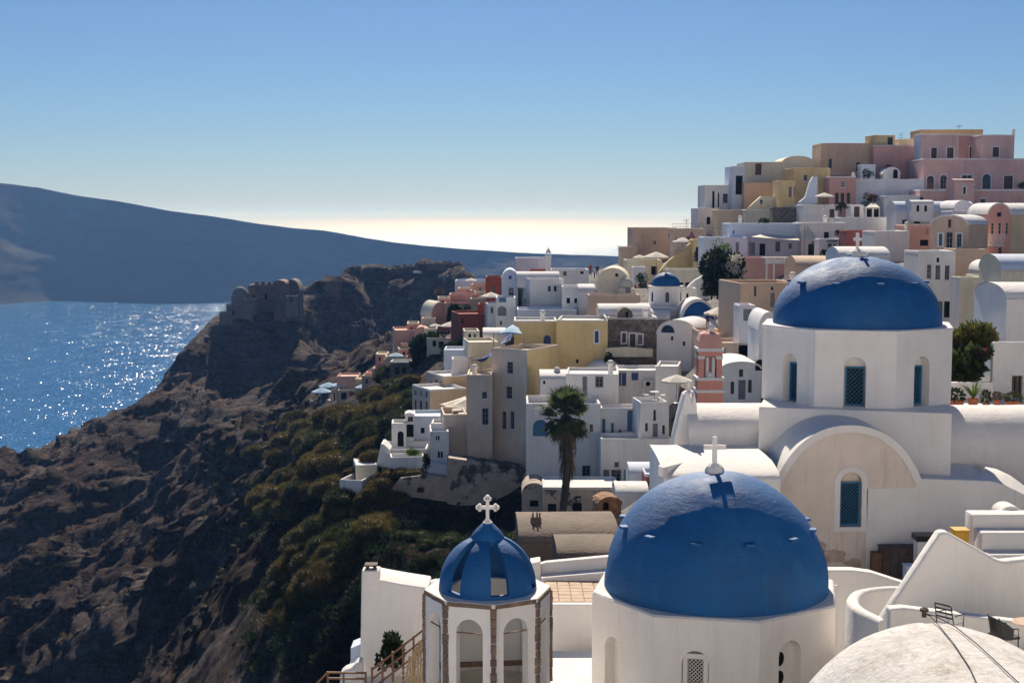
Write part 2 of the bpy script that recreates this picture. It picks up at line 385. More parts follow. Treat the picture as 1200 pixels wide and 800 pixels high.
# ------------------------------------------------------------------ mesh helpers
ORG = {}
class MB:
    def __init__(s):
        s.v = []; s.f = []
    def add(s, pts, faces):
        o = len(s.v)
        s.v.extend([tuple(p) for p in pts])
        s.f.extend([tuple(i + o for i in f) for f in faces])
    def quad(s, *pts):
        s.add(pts, [tuple(range(len(pts)))])
    def hexa(s, lo, hi):
        """lo, hi: two rings of the same number of points"""
        k = len(lo)
        s.add(list(lo) + list(hi), [tuple(reversed(range(k))), tuple(range(k, 2 * k))] +
              [(i, (i + 1) % k, k + (i + 1) % k, k + i) for i in range(k)])
    def box(s, x0, x1, y0, y1, z0, z1):
        s.hexa([(x0, y0, z0), (x1, y0, z0), (x1, y1, z0), (x0, y1, z0)], [(x0, y0, z1), (x1, y0, z1), (x1, y1, z1), (x0, y1, z1)])
    def bar(s, a, b, w, h=None, k=4):
        a, b = Vector(a), Vector(b); h = h or w
        d = (b - a)
        if d.length < 1e-6: return
        d.normalize()
        up = Vector((0, 0, 1)) if abs(d.z) < 0.95 else Vector((0, 1, 0))
        x = d.cross(up).normalized(); y = x.cross(d).normalized()
        if k == 4: offs = [(-w / 2, -h / 2), (w / 2, -h / 2), (w / 2, h / 2), (-w / 2, h / 2)]
        else: offs = [(w / 2 * math.cos(2 * math.pi * i / k), h / 2 * math.sin(2 * math.pi * i / k)) for i in range(k)]
        s.hexa([a + x * p + y * q for p, q in offs], [b + x * p + y * q for p, q in offs])
    def tube(s, pts, r, k=6):
        """pts path; r number or list"""
        pts = [Vector(p) for p in pts]
        rs = r if isinstance(r, (list, tuple)) else [r] * len(pts)
        rings = []
        for i, p in enumerate(pts):
            d = (pts[min(i + 1, len(pts) - 1)] - pts[max(i - 1, 0)]).normalized()
            up = Vector((0, 0, 1)) if abs(d.z) < 0.9 else Vector((0, 1, 0))
            x = d.cross(up).normalized(); y = x.cross(d).normalized()
            rings.append([p + (x * math.cos(2 * math.pi * j / k) + y * math.sin(2 * math.pi * j / k)) * rs[i] for j in range(k)])
        s.loft(rings, caps=True)
    def loft(s, rings, caps=False, closed=True):
        k = len(rings[0]); o = len(s.v)
        for rg in rings: s.v.extend([tuple(p) for p in rg])
        for i in range(len(rings) - 1):
            for j in range(k if closed else k - 1):
                a = o + i * k + j; b2 = o + i * k + (j + 1) % k
                s.f.append((a, b2, b2 + k, a + k))
        if caps:
            s.f.append(tuple(reversed(range(o, o + k)))); e = o + (len(rings) - 1) * k
            s.f.append(tuple(range(e, e + k)))
    def lathe(s, c, prof, k=24, squash=1.0):
        """prof: list of (r, z) relative to centre c"""
        rings = [[(c[0] + r * math.cos(2 * math.pi * j / k), c[1] + r * squash * math.sin(2 * math.pi * j / k), c[2] + z) for j in range(k)] for r, z in prof]
        s.loft(rings)
        if prof[-1][0] > 1e-4: s.f.append(tuple(range(len(s.v) - k, len(s.v))))
    def build(s, name, mat, parent=None, smooth=False, bevel=0, origin=None, wn=False):
        me = bpy.data.meshes.new(name)
        o = ORG.get(parent.name, Vector((0, 0, 0))) if parent else Vector(origin or (0, 0, 0))
        vs = [(p[0] - o[0], p[1] - o[1], p[2] - o[2]) for p in s.v]
        me.from_pydata(vs, [], s.f)
        me.materials.append(MATS[mat])
        ob = bpy.data.objects.new(name, me)
        COL.objects.link(ob)
        if parent: ob.parent = parent
        else: ob.location = o
        ORG[ob.name] = Vector(o)
        if smooth:
            me.polygons.foreach_set('use_smooth', [True] * len(me.polygons))
            if smooth == 'auto':
                me.set_sharp_from_angle(angle=R(40))
        if bevel:
            bm = ob.modifiers.new('bevel', 'BEVEL'); bm.width = bevel; bm.segments = 3; bm.limit_method = 'ANGLE'; bm.angle_limit = R(35)
            bm.harden_normals = False
            me.polygons.foreach_set('use_smooth', [True] * len(me.polygons))
        me.update()
        return ob

LABELS = set()
def tag(o, label, cat, group=None, kind=None):
    if label: o['label'] = label
    if cat: o['category'] = cat
    if group: o['group'] = group
    if kind: o['kind'] = kind
    return o
def thing(name, loc, label, cat, group=None):
    o = bpy.data.objects.new(name, None)
    COL.objects.link(o)
    o.empty_display_size = 0.5
    o.location = loc
    ORG[o.name] = Vector(loc)
    return tag(o, label, cat, group)
KIDS = {}
def children(o):
    return [c for c in bpy.data.objects if c.parent == o]
def copy_tree(o, loc=None, rotz=None, scale=None, label=None, group=None, mats=None, kids=None):
    r = o.copy(); COL.objects.link(r)
    if loc is not None: r.location = loc
    if rotz is not None: r.rotation_euler = (0, 0, rotz)
    if scale is not None: r.scale = (scale,) * 3 if isinstance(scale, (int, float)) else scale
    if label: r['label'] = label
    if group: r['group'] = group
    for ch, gs in (kids or kid_list(o)):
        c = ch.copy(); COL.objects.link(c); c.parent = r
        for g in gs:
            d = g.copy(); COL.objects.link(d); d.parent = c
    return r
def kid_list(o):
    return [(c, children(c)) for c in children(o)]

# ------------------------------------------------------------------ walls with real openings
def outline(u0, v0, u1, v1, arch, k=9):
    if not arch: return [(u0, v0), (u1, v0), (u1, v1), (u0, v1)]
    r = (u1 - u0) / 2
    h = min(r, (v1 - v0) * 0.9) if arch is True else (v1 - v0) * arch
    um = (u0 + u1) / 2
    return [(u0, v0), (u1, v0)] + [(um + r * math.cos(math.pi * i / k), v1 - h + h * math.sin(math.pi * i / k)) for i in range(k + 1)]
def wall_face(mb, A, U, N, W, z0, z1, holes, t=0.22):
    """vertical face from A (xy) along U, outward normal N, z0..z1, holes (u0,z0,u1,z1,arch)"""
    pt = lambda u, z, d=0.0: (A.x + U.x * u - N.x * d, A.y + U.y * u - N.y * d, z)
    hs = []
    for (a, b2, c, d, ar) in holes:
        a, c = max(0.03, a), min(W - 0.03, c); b2, d = max(z0 + 0.01, b2), min(z1 - 0.03, d)
        if c - a > 0.05 and d - b2 > 0.05: hs.append((a, b2, c, d, ar))
    us = sorted({0.0, W, *[h[0] for h in hs], *[h[2] for h in hs]})
    zs = sorted({z0, z1, *[h[1] for h in hs], *[h[3] for h in hs]})
    for i in range(len(us) - 1):
        for j in range(len(zs) - 1):
            um, zm = (us[i] + us[i + 1]) / 2, (zs[j] + zs[j + 1]) / 2
            if any(h[0] < um < h[2] and h[1] < zm < h[3] for h in hs): continue
            mb.quad(pt(us[i], zs[j]), pt(us[i + 1], zs[j]), pt(us[i + 1], zs[j + 1]), pt(us[i], zs[j + 1]))
    for (a, b2, c, d, ar) in hs:
        ol = outline(a, b2, c, d, ar)
        if ar:
            arc = ol[2:]
            for p, q in zip(arc, arc[1:]):
                mb.quad(pt(*q), pt(*p), pt(p[0], d), pt(q[0], d))
        for p, q in zip(ol, ol[1:] + ol[:1]):
            mb.quad(pt(*p), pt(*q), pt(*q, t), pt(*p, t))
    return hs
STY = {'g': ('trim', 'glass'), 'b': ('blue_door', 'blue_door'), 't': ('teal', 'teal'), 'w': ('wood_door', 'wood_door'), 'k': ('dark', 'dark'),
       'd': ('grey_door', 'glass'), 'y': ('grey_door', 'grey_door'), 'B': ('blue_door', 'glass'), 'W': ('wood_door', 'glass')}
def opening(root, st, A, U, N, u0, z0, u1, z1, arch, t, wallmat, proud=False, name=None, surround=None):
    """frame + pane set into (or, proud, onto) the wall"""
    pt = lambda u, z, d=0.0: (A.x + U.x * u - N.x * d, A.y + U.y * u - N.y * d, z)
    ol = outline(u0, z0, u1, z1, arch)
    w = u1 - u0; h = z1 - z0
    um, zm = (u0 + u1) / 2, (z0 + z1) / 2
    if st == 'n':
        mb = MB(); mb.quad(*[pt(u, z, t) for u, z in ol])
        return mb.build('niche', wallmat, root)
    fm, pm = STY[st]
    fw = min(0.09, w * 0.14)
    sx, sz = 1 - 2 * fw / w, 1 - 2 * fw / h
    il = [(um + (u - um) * sx, zm + (z - zm) * sz) for u, z in ol]
    d0, d1 = (-0.05, 0.0) if proud else (t - 0.08, t)
    isdoor = (st in 'bwy' and h > 1.5 * w and h > 1.55) or name == 'door'
    mb = MB()
    k = len(ol)
    for i in range(k):
        a, b2, c, e = ol[i], ol[(i + 1) % k], il[(i + 1) % k], il[i]
        mb.quad(pt(*a, d0), pt(*b2, d0), pt(*c, d0), pt(*e, d0))
        mb.quad(pt(*e, d0), pt(*c, d0), pt(*c, d1), pt(*e, d1))
        if proud: mb.quad(pt(*b2, d0), pt(*a, d0), pt(*a, 0), pt(*b2, 0))
    if st not in 'k' and w > 0.45:
        mb.add([pt(um - 0.03, z0 + fw, d0), pt(um + 0.03, z0 + fw, d0), pt(um + 0.03, z1 - fw, d0), pt(um - 0.03, z1 - fw, d0)], [(0, 1, 2, 3)])
    if st in 'gdWB' and h > 1.0:
        for q in (0.38, 0.68):
            zc = z0 + h * q
            mb.add([pt(u0 + fw, zc - 0.025, d0 + 0.004), pt(u1 - fw, zc - 0.025, d0 + 0.004), pt(u1 - fw, zc + 0.025, d0 + 0.004), pt(u0 + fw, zc + 0.025, d0 + 0.004)], [(0, 1, 2, 3)])
    fr = mb.build('door' if isdoor else 'window', fm, root)
    mb = MB(); mb.quad(*[pt(u, z, d1 - 0.012) for u, z in il])
    mb.build('panel' if pm == fm and st != 'k' else 'pane', pm, fr)
    if st in 'gdWB' and not arch and not surround and w > 0.35 and h > 0.5:
        mb = MB(); mb.hexa([pt(u0 - 0.08, z0 - 0.09, 0.02), pt(u1 + 0.08, z0 - 0.09, 0.02), pt(u1 + 0.08, z0 - 0.09, -0.09), pt(u0 - 0.08, z0 - 0.09, -0.09)],
                           [pt(u0 - 0.08, z0 - 0.005, 0.02), pt(u1 + 0.08, z0 - 0.005, 0.02), pt(u1 + 0.08, z0 - 0.02, -0.09), pt(u0 - 0.08, z0 - 0.02, -0.09)])
        mb.build('sill', 'trim', fr)
    if surround:
        sw = 0.16
        sx, sz = 1 + 2 * sw / w, 1 + 2 * sw / h
        xl = [(um + (u - um) * sx, zm + (z - zm) * sz) for u, z in ol]
        mb = MB()
        for i in range(k):
            a, b2, c, e = xl[i], xl[(i + 1) % k], ol[(i + 1) % k], ol[i]
            mb.quad(pt(*a, -0.05), pt(*b2, -0.05), pt(*c, -0.05), pt(*e, -0.05))
            mb.quad(pt(*b2, -0.05), pt(*a, -0.05), pt(*a, 0), pt(*b2, 0))
            mb.quad(pt(*e, -0.05), pt(*c, -0.05), pt(*c, 0), pt(*e, 0))
        mb.build('surround', surround, fr)
    return fr

CTRL = []   # terrain control points (X, Y, Z)
def house(name, label, xa, xb, yt, yb, d, th=0, deep=5.0, m='white', roof='flat', ya=None, wins=(), swins=(), xs=None,
          ms=None, mr=None, ext=4.0, ctrl=True, cat='house', par=0.28, t=0.22, surround=None, bevel=0, group=None, ts=0.2):
    """a block whose front wall spans photo columns xa..xb at depth d (left end), turned by th degrees; yt/yb its top and base rows at the left end.
    wins: (style, x0, y0, x1, y1[, 'a' arch][, 'p' proud][, 's' surround]) in photo pixels, swins on the visible side wall."""
    c, s_ = math.cos(R(th)), math.sin(R(th))
    U = Vector((c, s_, 0)); N = Vector((s_, -c, 0)); D = Vector((-s_, c, 0))
    A = P(xa, (yt + yb) / 2, d); A.z = 0
    W = on_plane(xb, yt, A, U)[0]
    zt, zb = zat(yt, d), zat(yb, d)
    z0 = zb - ext
    if xs is not None:
        if th > 0: deep = on_plane(xs, yt, A, D)[0]
        else: deep = on_plane(xs, yt, A + U * W, D)[0]
    if deep <= 0 or deep > 16: print('DEEP', round(deep, 1), label); deep = 6.0
    if W > 22 or W < 0.8: print('WIDE', round(W, 1), label)
    H = zt - zb
    base_c = A + U * (W / 2) + D * (deep / 2)
    root = thing(name, (base_c.x, base_c.y, zb), label, cat, group)
    ms = ms or m; mr = mr or m
    B = A + U * W
    # front
    def conv(ws, O, V):
        out = []
        for w in ws:
            u0, za = on_plane(w[1], w[4], O, V); u1, zc = on_plane(w[3], w[2], O, V)
            fl = w[5] if len(w) > 5 else ''
            out.append((w[0], min(u0, u1), za, max(u0, u1), zc, fl))
        return out
    def face(mb, O, V, NN, L, ws, wm):
        cw = conv(ws, O, V)
        holes = [(u0, a, u1, b2, 'a' in fl) for st, u0, a, u1, b2, fl in cw if 'p' not in fl]
        wall_face(mb, O, V, NN, L, z0, zt, holes, t)
        for st, u0, a, u1, b2, fl in cw:
            pr = 'p' in fl
            if not pr:
                u0, u1 = max(0.03, u0), min(L - 0.03, u1); a, b2 = max(z0 + 0.01, a), min(zt - 0.03, b2)
            if u1 - u0 < 0.08 or b2 - a < 0.08: continue
            opening(root, st, O, V, NN, u0, a, u1, b2, 'a' in fl, t, wm, pr, surround=('trim' if 's' in fl else None))
    mb = MB()
    face(mb, A, U, N, W, wins, m)
    if ms == m and not (swins):
        pass
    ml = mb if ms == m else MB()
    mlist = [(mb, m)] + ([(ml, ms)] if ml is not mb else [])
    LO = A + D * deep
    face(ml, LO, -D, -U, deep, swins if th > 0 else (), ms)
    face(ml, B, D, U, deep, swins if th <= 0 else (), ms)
    wall_face(ml, B + D * deep, -U, -N, W, z0, zt, [])
    pt = lambda u, dd, z: (A.x + U.x * u + D.x * dd, A.y + U.y * u + D.y * dd, z)
    rb = MB()
    if roof == 'flat':
        tk = ts
        zi = zt - par
        per = []
        for (p0, p1) in (((0, 0), (W, 0)), ((W, 0), (W, deep)), ((W, deep), (0, deep)), ((0, deep), (0, 0))):
            L_ = math.hypot(p1[0] - p0[0], p1[1] - p0[1]); ns = max(2, int(L_ / 1.1))
            for q in range(ns): per.append((p0[0] + (p1[0] - p0[0]) * q / ns, p0[1] + (p1[1] - p0[1]) * q / ns))
        rings = [[] for _ in range(7)]
        for (u, v) in per:
            du = 1 if u < 1e-6 else -1 if u > W - 1e-6 else 0; dv_ = 1 if v < 1e-6 else -1 if v > deep - 1e-6 else 0
            q0 = pt(u, v, zt); wz = 0.05 * noise.noise(Vector(q0) * 0.35) + 0.02 * noise.noise(Vector(q0) * 1.3)
            for k_, (o_, dz) in enumerate(((-0.012, -0.16), (0.0, -0.05), (0.04, 0.01), (tk * 0.5, 0.035), (tk - 0.03, 0.01), (tk, -0.05))):
                rings[k_].append(pt(u + du * o_, v + dv_ * o_, zt + dz + (wz if k_ else 0)))
            rings[6].append(pt(u + du * tk, v + dv_ * tk, zi))
        for a_, b_ in zip(rings, rings[1:]):
            for i in range(len(per)):
                j = (i + 1) % len(per); rb.quad(a_[i], a_[j], b_[j], b_[i])
        rb.quad(pt(tk, tk, zi), pt(W - tk, tk, zi), pt(W - tk, deep - tk, zi), pt(tk, deep - tk, zi))
    elif roof == 'gv':      # barrel vault, axis into the picture
        h = (zat(ya, d) - zt) if ya is not None else W / 2
        k = 14
        prof = [(W / 2 - (W / 2 + 0.06) * math.cos(math.pi * i / k), h * math.sin(math.pi * i / k)) for i in range(k + 1)]
        rb.loft([[pt(u, -0.06, zt + z + 0.05) for u, z in prof], [pt(u, deep + 0.06, zt + z + 0.05) for u, z in prof]], closed=False)
        rb.loft([[pt(u, -0.06, zt + z + 0.05) for u, z in prof], [pt(W / 2 + (u - W / 2) * 0.94, -0.06, zt + z * 0.94 - 0.04) for u, z in prof]], closed=False)
        gp = [(W / 2 - W / 2 * math.cos(math.pi * i / k), h * math.sin(math.pi * i / k)) for i in range(k + 1)]
        mb.quad(*[pt(u, 0, zt + z) for u, z in gp]); ml.quad(*[pt(u, deep, zt + z) for u, z in reversed(gp)])
    elif roof == 'rv':      # barrel vault, axis along the front wall
        h = (zat(ya, d) - zt) if ya is not None else deep / 2
        k = 14
        prof = [(deep / 2 - (deep / 2 + 0.05) * math.cos(math.pi * i / k), h * math.sin(math.pi * i / k)) for i in range(k + 1)]
        rb.loft([[pt(-0.05, q, zt + z + 0.03) for q, z in prof], [pt(W + 0.05, q, zt + z + 0.03) for q, z in prof]], closed=False)
        gp = [(deep / 2 - deep / 2 * math.cos(math.pi * i / k), h * math.sin(math.pi * i / k)) for i in range(k + 1)]
        ml.quad(*[pt(0, q, zt + z) for q, z in reversed(gp)]); ml.quad(*[pt(W, q, zt + z) for q, z in gp])
    elif roof == 'dome':
        h = (zat(ya, d) - zt) if ya is not None else W / 2
        k, kk = 24, 8
        rr = min(W, deep) / 2
        O4 = [pt(0, 0, zt), pt(W, 0, zt), pt(W, deep, zt), pt(0, deep, zt)]
        rb.quad(*O4)
        cc = pt(W / 2, deep / 2, zt)
        rb.lathe(cc, [(rr * math.cos(math.pi / 2 * i / kk), h * math.sin(math.pi / 2 * i / kk)) for i in range(kk + 1)], k)
    for q, mm in mlist:
        q.build('wall', mm, root, bevel=bevel)
    rb.build('roof', mr, root, smooth='auto')
    if ctrl:
        for uu in (0.1, 0.9):
            f = A + U * (W * uu)
            CTRL.append((f.x, f.y, zb - 0.4))
        f = A + U * (W / 2) + D * deep
        CTRL.append((f.x, f.y, zb + 0.3))
    root['_'] = 0
    del root['_']
    return root

def prism(name, label, poly, d, th=0, thick=0.4, m='white', cat='wall', bevel=0.0, root=None, xref=None):
    """a wall traced in photo pixels on a vertical plane at depth d (at column xref), turned by th, real thickness"""
    c, s_ = math.cos(R(th)), math.sin(R(th))
    U = Vector((c, s_, 0)); D = Vector((-s_, c, 0))
    xr = xref if xref is not None else poly[0][0]
    A = P(xr, poly[0][1], d); A.z = 0
    pts = []
    for (x, y) in poly:
        u, z = on_plane(x, y, A, U)
        pts.append(A + U * u + Vector((0, 0, z)))
    mb = MB(); mb.hexa(pts, [p + D * thick for p in pts])
    if root is not None:
        return mb.build(name, m, root, bevel=bevel)
    ctr = sum(pts, Vector()) / len(pts); ctr.z = min(p.z for p in pts)
    o = mb.build(name, m, None, bevel=bevel, origin=ctr)
    return tag(o, label, cat)

# ================================================================== foreground churches
def octv(c, r, az):
    return Vector((c.x + r * math.sin(R(az)), c.y - r * math.cos(R(az)), 0))
def lattice(root, A, U, N, u0, z0, u1, z1, t, mat, pane, step=0.13, bar=0.03, fw=0.05, name='window'):
    pt = lambda u, z, d=0.0: Vector((A.x + U.x * u - N.x * d, A.y + U.y * u - N.y * d, z))
    mb = MB()
    for a, b2, c, d in ((u0, z0, u0 + fw, z1), (u1 - fw, z0, u1, z1), (u0 + fw, z0, u1 - fw, z0 + fw), (u0 + fw, z1 - fw, u1 - fw, z1)):
        mb.hexa([pt(a, b2, t), pt(c, b2, t), pt(c, d, t), pt(a, d, t)], [pt(a, b2, t - 0.07), pt(c, b2, t - 0.07), pt(c, d, t - 0.07), pt(a, d, t - 0.07)])
    fr = mb.build(name, mat, root)
    mb = MB()
    W, Hh = u1 - u0, z1 - z0
    for sgn in (1, -1):
        k = -Hh
        while k < W:
            # line u = k + s (sgn>0) or mirrored
            s0, s1 = max(0, -k), min(Hh, W - k)
            if s1 - s0 > 0.03:
                a = (k + s0, s0); b2 = (k + s1, s1)
                if sgn < 0: a = (W - a[0], a[1]); b2 = (W - b2[0], b2[1])
                off = t - 0.03 + (0.012 if sgn < 0 else 0)
                mb.bar(pt(u0 + a[0], z0 + a[1], off), pt(u0 + b2[0], z0 + b2[1], off), bar, 0.014)
            k += step
    mb.build('lattice', mat, fr)
    mb = MB(); mb.quad(pt(u0, z0, t - 0.004), pt(u1, z0, t - 0.004), pt(u1, z1, t - 0.004), pt(u0, z1, t - 0.004))
    mb.build('pane', pane, fr)
    return fr
def dome_mesh(c, r, h, k=72, kk=26, low=0.0, amp=0.012, sc=1.1):
    mb = MB(); rings = []
    if low: rings.append([(c.x + r * math.cos(2 * math.pi * j / k), c.y + r * math.sin(2 * math.pi * j / k), c.z) for j in range(k)])
    for i in range(kk):
        e = math.pi / 2 * i / kk
        rg = []
        for j in range(k):
            a = 2 * math.pi * j / k
            q = Vector((math.cos(e) * math.cos(a), math.cos(e) * math.sin(a), math.sin(e)))
            w = 1 + amp * noise.noise(q * 2.3 * sc + c) * 1.2 + amp * 0.5 * noise.noise(q * 7 + c)
            rg.append((c.x + q.x * r * w, c.y + q.y * r * w, c.z + low + q.z * h * w))
        rings.append(rg)
    mb.loft(rings)
    top = len(mb.v); mb.v.append((c.x, c.y, c.z + low + h))
    for j in range(k): mb.f.append((top - k + j, top - k + (j + 1) % k, top))
    return mb
def latin_cross(root, c, hgt, wid, th, mat, name='cross', ped=0.22, yaw=0):
    mb = MB()
    cx, cy, cz = c
    b_ = th / 2
    mb.box(cx - b_, cx + b_, cy - b_, cy + b_, cz, cz + hgt)
    zz = cz + hgt * 0.62
    for s in (-1, 1):
        x0, x1 = sorted((cx + s * b_, cx + s * wid / 2))
        mb.box(x0, x1, cy - b_ * 0.96, cy + b_ * 0.96, zz - b_, zz + b_)
    cr = mb.build(name, mat, root, bevel=0.012)
    mb = MB(); mb.lathe((cx, cy, cz - 0.22), [(ped * 1.25, -0.04), (ped * 1.3, 0.06), (ped * 1.05, 0.16), (ped * 0.5, 0.26)], 8)
    mb.build('pedestal', mat, cr)
    return cr

# ---- lower church: octagonal drum, blue dome
def lower_church():
    d = 40.0
    zr = zat(688, d)
    c = P(838, 688, d); c.z = 0
    rad = 3.66
    root = thing('church', (c.x, c.y, zr - 6), 'white octagonal church with the big blue dome nearest to the open ribbed belfry', 'church')
    az = [-79.5 + 45 * i for i in range(8)]
    V = [octv(c, rad, a) for a in az]
    mb = MB(); zt = zr
    for i in range(8):
        A, B = V[i], V[(i + 1) % 8]
        U = (B - A); W = U.length; U.normalize(); mid = az[i] + 22.5
        N = Vector((math.sin(R(mid)), -math.cos(R(mid)), 0))
        holes = []
        if i in (0, 1, 2):
            if i == 0: px0, px1, ptop = 709, 727, 742
            if i == 1: px0, px1, ptop = 799, 831, 761
            if i == 2: px0, px1, ptop = 913, 939, 753
            u0, z1 = on_plane(px0, ptop, A, U); u1, _ = on_plane(px1, ptop, A, U)
            holes = [(u0, zt - 3.9, u1, z1, True)]
        t = 0.34
        hs = wall_face(mb, A, U, N, W, zr - 6, zt, holes, t)
        for (u0, a, u1, b2, ar) in hs:
            q = MB(); pt = lambda u, z: (A.x + U.x * u - N.x * t, A.y + U.y * u - N.y * t, z)
            q.quad(*[pt(u, z) for u, z in outline(u0, a, u1, b2, True)])
            nb = q.build('niche', 'white_near', root)
            if i == 1:
                _, zp1 = on_plane(815, 767, A, U)
                lattice(root, A, U, N, u0 + 0.02, zp1 - 1.5, u1 - 0.02, zp1, 0.15, 'white_near', 'dark', 0.105, 0.034, 0.13)
            if i == 2:
                for yy in (778, 800):
                    _, zz = on_plane(913, yy, A, U)
                    q = MB(); ol = [(u0 + 0.36 + 0.15 * math.cos(R(x)), zz + 0.2 * math.sin(R(x))) for x in range(0, 360, 20)]
                    q.quad(*[(A.x + U.x * u - N.x * (t - 0.01), A.y + U.y * u - N.y * (t - 0.01), z) for u, z in ol])
                    q.build('vent_hole', 'dark', nb)
    mb.build('drum_wall', 'white_near', root)
    mb = MB(); mb.hexa([Vector((v.x, v.y, zt + 0.002)) for v in V], [Vector((c.x + (v.x - c.x) * 0.985, c.y + (v.y - c.y) * 0.985, zt + 0.05)) for v in V])
    mb.build('ledge', 'white_old', root)
    cc = Vector((c.x, c.y, zt + 0.03))
    dm = dome_mesh(cc, 3.21, 3.28, low=0.08).build('dome', 'dome_blue', root, smooth=True)
    # stepping ledges round the dome
    for i in range(12):
        a = R(-90 + 11 + 30 * i)
        e = R(33)
        o = Vector((math.cos(a) * math.cos(e), math.sin(a) * math.cos(e), math.sin(e)))
        p = cc + Vector((o.x * 3.21, o.y * 3.21, 0.08 + o.z * 3.28))
        tn = Vector((-math.sin(a), math.cos(a), 0)); h = Vector((math.cos(a), math.sin(a), 0))
        mb = MB(); z = Vector((0, 0, 0.035))
        q = [p - tn * 0.17 - h * 0.2, p + tn * 0.17 - h * 0.2, p + tn * 0.13 + h * 0.16, p - tn * 0.13 + h * 0.16]
        mb.hexa([x - z for x in q], [x + z for x in q])
        mb.build('foothold', 'dome_blue', dm)
    latin_cross(root, (c.x - 0.06, c.y, cc.z + 3.28 + 0.30), 0.80, 0.64, 0.13, 'white_near')
    mb = MB(); v4 = V[4]
    mb.tube([(v4.x + 0.05, v4.y - 0.02, zt - 0.1), (v4.x + 0.05, v4.y - 0.02, zt - 6)], 0.05, 8)
    mb.build('downpipe', 'white_old', root)
lower_church()

